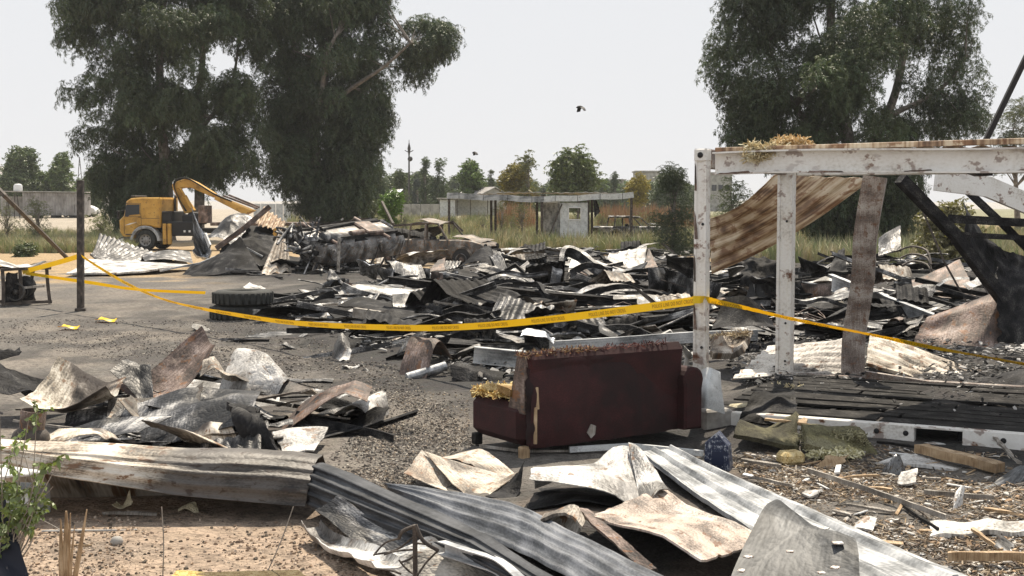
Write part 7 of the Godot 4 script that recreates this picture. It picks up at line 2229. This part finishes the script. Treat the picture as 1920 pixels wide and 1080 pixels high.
	sheet("grey_sheet", M.ash, "light grey bent sheet at the right tip of the near heap", "sheet", [[620, 770, 802], [696, 794, 808], [732, 766, 790], [706, 742, 782]], {"crumple": .06, "seed": 119, "bend_u": .06, "c0": Color(.95, .94, .92), "c1": Color(.55, .52, .5)})
	sheet("dark_sheet", M.black, "dark sheet lying at the right tip of the near heap", "sheet", [[600, 815, 822], [720, 810, 818], [735, 785, 806], [620, 790, 806]], {"crumple": .1, "seed": 120, "c0": Color(1.5, 1.5, 1.5)})
	sheet("tan_sheet", M.tan, "tan dished sheet in the middle of the near heap", "sheet", [[216, 772, 818], [372, 800, 824], [380, 768, 800], [240, 752, 798]], {"crumple": .05, "seed": 121, "bend_u": -.1, "c0": Color(1.2, 1.15, 1.1)})
	sheet("dark_sheet", M.soot, "grey underlay sheet added to darken the gaps in the near heap", "sheet", [[90, 820, 840], [480, 830, 845], [500, 745, 800], [120, 750, 800]], {"crumple": .12, "freq": .7, "seed": 122})  # underlay added to stand for the shade between the heap sheets
	sheet("crumpled_sheet", M.cream, "long cream crumpled sheet along the front of the near heap", "sheet", [[62, 850, 862], [300, 862, 866], [260, 812, 846], [100, 812, 846]], {"crumple": .09, "freq": 1.3, "seed": 123, "c0": Color(1.1, 1.02, .95), "c1": Color(.14, .12, .11), "bend_u": .04, "nu": 60, "nv": 24})
	sheet("crumpled_sheet", M.cream, "cream crumpled sheet fanning up at the heap's front", "sheet", [[270, 862, 866], [478, 858, 866], [430, 786, 840], [330, 800, 842]], {"crumple": .1, "freq": 1.3, "seed": 124, "c0": Color(1.0, .95, .9), "c1": Color(.14, .12, .11), "nu": 50, "nv": 30})
	sheet("charred_slab", M.black, "black charred padded slab leaning at the near heap's front", "slab", [[484, 856, 866], [546, 852, 864], [470, 770, 838], [415, 772, 838]], {"crumple": .09, "freq": 2.6, "seed": 125, "th": .07, "nu": 30, "nv": 44, "jag": .05})
	sheet("upright_sheet", M.soot, "grey twisted sheet standing above the charred slab", "sheet", [[368, 780, 826], [440, 786, 828], [420, 740, 810], [376, 732, 808]], {"crumple": .1, "freq": 1.2, "seed": 126, "bend_v": .1})
	sheet("grey_sheet", M.ash, "flat light grey sheet at the heap's right", "sheet", [[540, 858, 860], [590, 850, 856], [622, 804, 832], [506, 802, 832]], {"crumple": .03, "seed": 127, "th": .012, "c0": Color(.95, .94, .93), "c1": Color(.7, .68, .66)})
	sheet("grey_sheet", M.soot, "dull grey sheet between charred slab and crumpled front", "sheet", [[90, 818, 846], [260, 830, 848], [330, 800, 832], [110, 790, 826]], {"crumple": .05, "seed": 128, "c0": Color(1.3, 1.3, 1.3)})
	# gas bottle
	var gb := Q([57, 834, 858])
	t = thing("gas_cylinder", "burnt black gas cylinder with its collar, sunk in the near heap", "cylinder", gb)
	m = MB.new()
	m.xf = Transform3D(Basis(Vector3(0, 0, 1), -.12), gb)
	m.lathe([Vector2(.001, -.1), Vector2(.15, -.1), Vector2(.155, .05), Vector2(.14, .1), Vector2(.1, .14), Vector2(.001, .15)], 24)
	part(m, "body", M.post, t)
	m = MB.new()
	m.xf = Transform3D(Basis(Vector3(0, 0, 1), -.12), gb)
	m.lathe([Vector2(.1, .12), Vector2(.102, .285), Vector2(.096, .29), Vector2(.094, .12)], 24)
	part(m, "collar", M.rust, t)
	m = MB.new()
	m.xf = Transform3D(Basis(Vector3(0, 0, 1), -.12), gb)
	m.lathe([Vector2(.02, .14), Vector2(.018, .22), Vector2(.03, .23), Vector2(.001, .25)], 10)
	part(m, "valve", M.steel, t)
	# pale panel end and box at the left edge
	sheet("white_offcut", M.drum, "white panel offcut lying over the long panel's left end", "panel", [D(-40, 905, 7.8), D(86, 900, 7.8), D(74, 866, 8.1), D(-40, 862, 8.1)], {"crumple": .02, "seed": 130, "th": .012})
	t = thing("white_crate", "white plastic crate half hidden by the leafy shrub", "crate", G(44, 968))
	var cc := G(42, 968)
	m = MB.new()
	for k in 4:
		var a := PI / 2 * k + .2
		m.box(cc + Vector3(cos(a) * .125, .1, sin(a) * .125), Vector3(.012, .2, .26), Basis(Vector3.UP, -a), .003)
	part(m, "walls", M.drum, t)
	m = MB.new()
	m.box(cc + Vector3(0, .012, 0), Vector3(.24, .012, .24), Basis(Vector3.UP, -.2), .003)
	part(m, "base", M.drum, t)
	sheet("blue_cloth", plain(.005, .007, .018, .7), "dark blue cloth bundle at the lower left edge", "cloth", [D(-30, 1120, 6.1), D(52, 1110, 6.0), D(46, 985, 6.6), D(-30, 950, 6.8)], {"crumple": .08, "freq": 2.2, "seed": 131, "bend_u": .06, "jag": .02})
	# splintered stump and shrub
	var sb := G(122, 1110)
	t = thing("splintered_stump", "broken splintered wooden stake at the lower left", "stump", D(122, 1100, 6.4))
	for q in [[122, 1110, 124, 958, .02], [128, 1105, 163, 955, .012], [118, 1108, 114, 975, .012], [126, 1100, 140, 985, .008], [124, 1100, 132, 962, .01], [116, 1100, 112, 1000, .007]]:
		m = MB.new()
		var p0 := D(q[0], q[1], 6.4 + R.randf_range(-.03, .03))
		var p1 := D(q[2], q[3], 6.4 + R.randf_range(-.03, .03))
		p0.y = minf(p0.y, 0.0)
		var md := p0.lerp(p1, .6) + Vector3(R.randfn() * .006, 0, R.randfn() * .006)
		m.tube([p0, p0.lerp(md, .5), md, p1], [q[4] * 1.3, q[4] * 1.2, q[4], q[4] * .25], 7)
		part(m, "splinter", M.wood, t)
	var leafm := sprig_mesh(14, .16, .045, .013, .15, 21)
	var at := G(20, 1090)
	t = thing("leafy_shrub", "thin leafy shrub with bare twigs at the left edge", "shrub", at)
	var xs := []
	var cs := []
	m = MB.new()
	for k in 26:
		var p0 := D(R.randf_range(-30, 40), R.randf_range(1040, 1100), 6.4)
		p0.y = maxf(p0.y, .0)
		var p1 := D(R.randf_range(-20, 85), R.randf_range(760, 1040), 6.3 + R.randf_range(-.25, .25))
		if k > 17: p1 = D(R.randf_range(40, 110), R.randf_range(850, 960), 6.3)
		var pth := smooth_path([p0, p0.lerp(p1, .5) + Vector3(R.randfn(), R.randfn(), R.randfn()) * .05, p1], 5)
		var rr := []
		for i in pth.size(): rr.append(lerpf(.006, .0015, float(i) / (pth.size() - 1)))
		m.tube(pth, rr, 5)
		for i in range(5, pth.size()):
			if R.randf() < .4:
				xs.append(Transform3D(Basis.from_euler(Vector3(R.randfn() * .5, R.randf() * TAU, R.randfn() * .5)).scaled(Vector3.ONE * R.randf_range(.6, 1.1)), pth[i] - at))
				var w := R.randf_range(.7, 1.2)
				cs.append(Color(.2 * w, .26 * w, .1 * w))
	part(m, "twigs", M.grey_wood, t)
	scatter("leaves", leafm, M.leaf, xs, cs, t).set_meta("kind", "stuff")
	for q in [[305, 1085, 303, 950], [500, 1075, 550, 950], [140, 1010, 60, 965]]:
		m = MB.new()
		var p0 := G(q[0], q[1])
		var p1 := D(q[2], q[3], -p0.z + .05)
		m.tube(smooth_path([p0, p0.lerp(p1, .5) + Vector3(.008, 0, 0), p1], 4), .0035, 5)
		solo(m, "bare_twig", M.grey_wood, "thin bare twig standing up from the sand", "twig", "bare twigs in the sand")
	# small things on the sand
	m = MB.new()
	m.lathe([Vector2(.001, -.01), Vector2(.03, -.01), Vector2(.04, .01), Vector2(.028, .035), Vector2(.001, .042)], 12, G(219, 1018, .01))
	solo(m, "round_stone", M.concrete, "small round pale stone on the bare sand", "stone")
	splinter([76, 1000, .02], [260, 992, .02], .035, .008, M.drum, "thin white plastic strip lying on the sand", "plastic_strip", "strip")
	splinter([185, 965, .03], [300, 962, .03], .09, .015, M.grey_wood, "grey board in the shade of the long panel", "wood_board", "board")
	splinter([112, 1024, .02], [175, 1022, .02], .025, .012, M.wood, "short pale stick beside the splintered stake", "stick", "stick")
	for q in [[235, 950], [352, 953]]:
		sheet("shaded_rag", M.wool, "crumpled beige rag in the shade of the long panel", "rag", [G(q[0] - 28, q[1] + 8, .02), G(q[0] + 24, q[1] + 8, .02), G(q[0] + 20, q[1] - 8, .06), G(q[0] - 20, q[1] - 8, .05)], {"crumple": .025, "freq": 3.0, "seed": q[0], "jag": .04, "nu": 16, "nv": 14}, "rags under the long panel")
	sheet("yellow_tarp", M.foam, "yellow plastic sheet flat on the sand at the bottom edge", "sheet", [G(300, 1092, .012), G(585, 1088, .012), G(560, 1074, .012), G(330, 1066, .012)], {"crumple": .008, "seed": 132, "th": .003, "jag": .03, "c0": Color(1.1, 1.05, .7)})
func panel_strip(mb: MB, rows: Array, seg: Array, rib: float, sd: int, c0: Color, c1: Color, burn: Array) -> void:
	# a bent panel that runs through the given long curves, with lengthwise ribs and a scorched stretch
	var n: int = rows[0].size()
	var nu := n * 2 - 2
	var pts := []
	var uvs := PackedVector2Array()
	var cols := PackedColorArray()
	var nv := 0
	for s in seg: nv += s
	var along := []
	var L := 0.0
	for i in nu + 1:
		var a: int = mini(i / 2, n - 1)
		along.append(L)
		if i < nu: L += rows[rows.size() - 2][a].distance_to(rows[rows.size() - 2][mini(a + 1, n - 1)]) * .5
	for j in nv + 1:
		var s := 0
		var jj := j
		while s < seg.size() - 1 and jj > seg[s]:
			jj -= seg[s]; s += 1
		var w: float = float(jj) / seg[s]
		for i in nu + 1:
			var f := i * .5
			var a := int(f)
			var b := mini(a + 1, n - 1)
			var p0: Vector3 = rows[s][a].lerp(rows[s][b], f - a)
			var p1: Vector3 = rows[s + 1][a].lerp(rows[s + 1][b], f - a)
			var p := p0.lerp(p1, w)
			var t: Vector3 = (rows[rows.size() - 2][b] - rows[rows.size() - 2][maxi(a - 1, 0)]).normalized()
			var nn := (p1 - p0).cross(t).normalized()
			if nn.y < 0: nn = -nn
			var q := float(j) / nv
			p += nn * (rib * [1.0, 1.0, .4, -.3, -.3, -.3, -.3, .4][j % 8] + .045 * sin(PI * w) * (1.0 if s == seg.size() - 1 else .1) + .016 * NR.get_noise_2d(along[i] * 40 + sd * 9, q * 50) + .008 * N2.get_noise_2d(along[i] * 160 + sd, q * 90))
			pts.append(p)
			uvs.append(Vector2(q * .9 + sd, along[i]))
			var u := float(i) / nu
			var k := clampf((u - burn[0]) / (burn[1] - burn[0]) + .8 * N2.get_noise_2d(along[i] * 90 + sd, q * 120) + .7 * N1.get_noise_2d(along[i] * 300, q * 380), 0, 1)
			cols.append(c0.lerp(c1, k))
	mb.grid(pts, nu, nv, uvs, cols, .008)

func birds() -> void:
	for q in [[1088, 202, 45.0, .55, "dark bird flying above the field, wings down"], [890, 287, 60.0, .45, "second dark bird gliding low above the trees"]]:
		var m := MB.new()
		var o := D(q[0], q[1], q[2])
		var s: float = q[3] * .5
		var t := thing("bird", q[4], "bird", o)
		m.tube([o + Vector3(-s * .55, 0, 0), o + Vector3(-s * .3, .02, 0), o + Vector3(0, .02, 0), o + Vector3(s * .3, .01, 0), o + Vector3(s * .5, 0, 0)], [.005, .045, .06, .035, .01], 8)
		part(m, "body", M.dark, t)
		for k in [-1.0, 1.0]:
			m = MB.new()
			var a := o + Vector3(-.06, .02, k * .03)
			sheet_into(m, [a, a + Vector3(.14, 0, 0), a + Vector3(.16 + s * .3 * k, -.12 * s * 4, k * s), a + Vector3(.06 + s * .4 * k, -.14 * s * 4, k * s * 1.1)], {"crumple": 0.0, "jag": 0.0, "nu": 4, "nv": 6, "bend_v": .05, "th": .01})
			part(m, "wing", M.dark, t)

func _ready() -> void:
	R.seed = 20240611
	# camera
	var cam := Camera3D.new()
	cam.name = "camera"
	add_child(cam)
	cam.position = Vector3(0, HC, 0)
	cam.rotation.x = -pitch
	cam.fov = rad_to_deg(2.0 * atan(540.0 / F))
	cam.near = 0.1
	cam.far = 3000.0
	cam.current = true
	# sky and exposure
	var env := Environment.new()
	var sky := Sky.new()
	var sm := ProceduralSkyMaterial.new()
	sm.sky_top_color = lin(.80, .84, .90)
	sm.sky_horizon_color = lin(.90, .90, .91)
	sm.sky_curve = 0.25
	sm.ground_bottom_color = lin(.3, .26, .21)
	sm.ground_horizon_color = lin(.85, .85, .86)
	sm.sun_angle_max = 1.0
	sky.sky_material = sm
	env.background_mode = Environment.BG_SKY
	env.sky = sky
	env.background_energy_multiplier = 0.67
	env.tonemap_mode = Environment.TONE_MAPPER_LINEAR
	env.tonemap_exposure = 1.44
	env.sdfgi_enabled = true
	env.ssao_enabled = true
	env.ssil_enabled = true
	env.fog_enabled = true
	env.fog_density = 0.0003
	env.fog_light_color = lin(.85, .86, .88)
	var we := WorldEnvironment.new()
	we.name = "world"
	we.environment = env
	add_child(we)
	# sun: high, behind the yard and a little to the right
	var sun := DirectionalLight3D.new()
	sun.name = "sun"
	add_child(sun)
	sun.look_at_from_position(Vector3.ZERO, Vector3(-0.22, -1.75, 1.0), Vector3.UP)
	sun.light_energy = 1.6
	sun.light_color = Color(1.0, 0.95, 0.87)
	sun.light_angular_distance = 0.5
	sun.shadow_enabled = true
	N1.seed = 3; N1.frequency = 0.01; N1.fractal_octaves = 3
	N2.seed = 5; N2.frequency = 0.01; N2.fractal_octaves = 2
	NR.seed = 9; NR.frequency = 0.01; NR.fractal_type = FastNoiseLite.FRACTAL_RIDGED; NR.fractal_octaves = 2
	make_materials()
	print("materials ", Time.get_ticks_msec())
	ash_and_shade_zones = [plan_poly([[430, 585], [560, 540], [700, 530], [850, 505], [1000, 482], [1260, 480], [1310, 520], [1310, 690], [1100, 720], [900, 745], [720, 715], [640, 660], [480, 615]]), plan_poly([[1300, 500], [1600, 470], [2100, 480], [2150, 760], [1950, 840], [1400, 830], [1310, 760]]), plan_poly([[380, 515], [440, 495], [560, 495], [720, 505], [700, 525], [480, 528]]), plan_poly([[900, 925], [1250, 885], [1430, 1000], [1340, 1120], [1140, 1120], [960, 980]])]  # burnt ground; the last zone paints the shaded void under the foreground sheets
	make_ground()
	print("ground ", Time.get_ticks_msec())
	background()
	carport()
	trees()
	print("trees ", Time.get_ticks_msec())
	crane_truck()
	var fr := container_frame()
	sofa()
	yard()
	middle()
	around_frame(fr)
	foreground()
	# tape
	var a := Vector2(G(151, 583).x, -G(151, 583).z)
	var b := Vector2(D(1300, 565, 11.9).x, 11.9)
	var pts := []
	for q in [[153, 480], [190, 504], [240, 533], [300, 559], [360, 575], [430, 588], [520, 602], [600, 609], [690, 613], [800, 615], [900, 611], [1000, 602], [1100, 591], [1200, 578], [1301, 564]]: pts.append(on_line(q[0], q[1], a, b))
	tape_line(pts, .078, [.5, .3, .9, .5, .3, .2, .25, .1, 0.0], "long yellow barrier tape sagging from steel post to white post", true)
	pts = []
	for q in [[1299, 562, 11.9], [1312, 562, 11.85], [1330, 563, 11.95], [1400, 578, 12.2], [1480, 597, 12.4], [1560, 613, 12.4], [1640, 629, 12.4], [1740, 650, 12.3], [1840, 668, 12.2], [1960, 690, 12.0]]: pts.append(D(q[0], q[1], q[2]))
	tape_line(pts, .07, [0.0, .1, .9, 1.2, 1.1, 1.25, .9, 1.2, 1.0], "yellow barrier tape running from the white post across the container frame", true)
	pts = []
	for q in [[42, 510, 27.2], [80, 500, 26.8], [120, 489, 26.3], [149, 480, 25.85]]: pts.append(D(q[0], q[1], q[2]))
	tape_line(pts, .1, [.2, .1, .3, .1], "short yellow tape from the burnt generator up to the steel post", false)
	pts = []
	for q in [[48, 512, 27.2], [100, 520, 27.4], [170, 530, 27.8], [260, 543, 28.2], [385, 549, 29.0]]: pts.append(D(q[0], q[1], q[2]))
	tape_line(pts, .075, [.2, .6, .2, .7, .4], "yellow tape running low behind the steel post", false)
	for q in [[130, 616, "small yellow tape scrap lying nearest the steel post"], [200, 602, "yellow tape scrap lying behind the other one"]]:
		sheet("tape_scrap", M.tape, q[2], "tape", [G(q[0] - 26, q[1] + 2, .02), G(q[0] + 18, q[1] + 1, .02), G(q[0] + 24, q[1] - 2, .03), G(q[0] - 10, q[1] - 3, .03)], {"crumple": .03, "freq": 3.0, "jag": .05, "nu": 12, "nv": 8, "th": .002, "c1": Color(.8, .8, .8)})
	print("named ", Time.get_ticks_msec())
	make_kinds()
	field([[470, 580], [560, 545], [700, 545], [850, 535], [940, 505], [1050, 492], [1240, 490], [1300, 510], [1300, 660], [1050, 690], [880, 700], [720, 665], [640, 625], [500, 605]], 400, .55, "in the middle debris field", MIX, .76)
	field([[1330, 505], [1480, 478], [1700, 478], [1930, 500], [1930, 690], [1850, 660], [1640, 660], [1400, 668], [1330, 640]], 340, .6, "in the right debris field", MIX, .7)
	field([[370, 512], [430, 495], [560, 496], [725, 506], [700, 522], [470, 524]], 44, .7, "round the overturned wreck", MIX, .75)
	field([[1180, 474], [1300, 474], [1310, 500], [1200, 500]], 16, .2, "before the dark bush", MIX, .8)
	field([[880, 482], [960, 470], [1100, 464], [1290, 466], [1300, 500], [1100, 506], [940, 515], [870, 505]], 90, 1.0, "before the carport", MIX, .85)
	field([[400, 505], [520, 497], [545, 515], [470, 522]], 24, 1.0, "in the ribbed heap", MIX, .7)
	field([[735, 505], [850, 500], [870, 520], [760, 524]], 10, .1, "before the pickup wreck", MIX, .55)
	field([[300, 640], [560, 600], [740, 690], [600, 760], [420, 690]], 12, 0.0, "scattered on the open gravel", MIX, .35)
	field([[20, 790], [200, 735], [420, 720], [690, 770], [680, 815], [480, 850], [90, 850]], 60, .3, "in the near heap", MIX, .5)
	print("field ", Time.get_ticks_msec())
	var ashc := [Color(.03, .03, .03), Color(.06, .06, .06), Color(.015, .015, .015), Color(.3, .29, .28), Color(.12, .11, .1), Color(.05, .05, .05), Color(.02, .02, .02), Color(.4, .39, .38), Color(.05, .05, .05)]
	var flat := chip_mesh(1.0, .12, .6, 1)
	var lump := chip_mesh(1.0, .7, .8, 2)
	var stick := chip_mesh(1.0, .08, .12, 3)
	chips("ash_flakes", "loose ash and burnt flakes all over the middle debris field", [[470, 580], [700, 530], [1000, 490], [1300, 500], [1300, 690], [900, 730], [640, 650]], 11000, ashc, [.02, .1], flat, .08)
	chips("ash_flakes", "loose ash and burnt flakes all over the right debris field", [[1320, 500], [1920, 480], [1990, 740], [1400, 740], [1320, 660]], 11000, ashc, [.015, .075], flat, .1)
	chips("ash_crumbs", "black crumbs and small stones on the open gravel", [[0, 600], [470, 600], [760, 700], [900, 830], [740, 920], [600, 870], [740, 760], [0, 640]], 14000, [Color(.05, .045, .04), Color(.12, .1, .085), Color(.22, .19, .16), Color(.3, .27, .23)], [.006, .025], lump)
	chips("ash_crumbs", "dark crumbs and stones on the gravel round the sofa", [[700, 730], [880, 740], [880, 840], [760, 920], [640, 900]], 9000, [Color(.05, .045, .04), Color(.12, .1, .085), Color(.28, .22, .16), Color(.4, .36, .3)], [.004, .018], lump)
	chips("wood_chips", "layer of wood chips and splinters in the lower right", [[1330, 850], [1640, 840], [1960, 860], [1960, 1100], [1820, 1100], [1450, 930]], 14000, [Color(.26, .19, .115), Color(.18, .13, .085), Color(.36, .29, .21), Color(.11, .08, .06), Color(.45, .4, .34), Color(.06, .05, .04)], [.012, .06], stick, .015)
	chips("wood_chips", "small pale chips among the lower right wood litter", [[1330, 850], [1640, 840], [1960, 860], [1960, 1100], [1820, 1100], [1450, 930]], 1500, [Color(.6, .58, .54), Color(.45, .42, .38), Color(.3, .2, .12)], [.01, .045], flat, .02)
	chips("sand_pebbles", "pebbles and twigs on the bare sand in front", [[60, 950], [560, 980], [700, 1100], [0, 1100]], 3000, [Color(.3, .21, .14), Color(.2, .14, .1), Color(.4, .32, .25), Color(.1, .08, .06)], [.004, .02], lump)
	chips("frame_litter", "burnt litter on the floor of the container frame", [[1400, 720], [1960, 740], [1960, 830], [1560, 790], [1380, 770]], 700, ashc, [.008, .04], flat, .17)
	birds()
	print("done ", Time.get_ticks_msec())
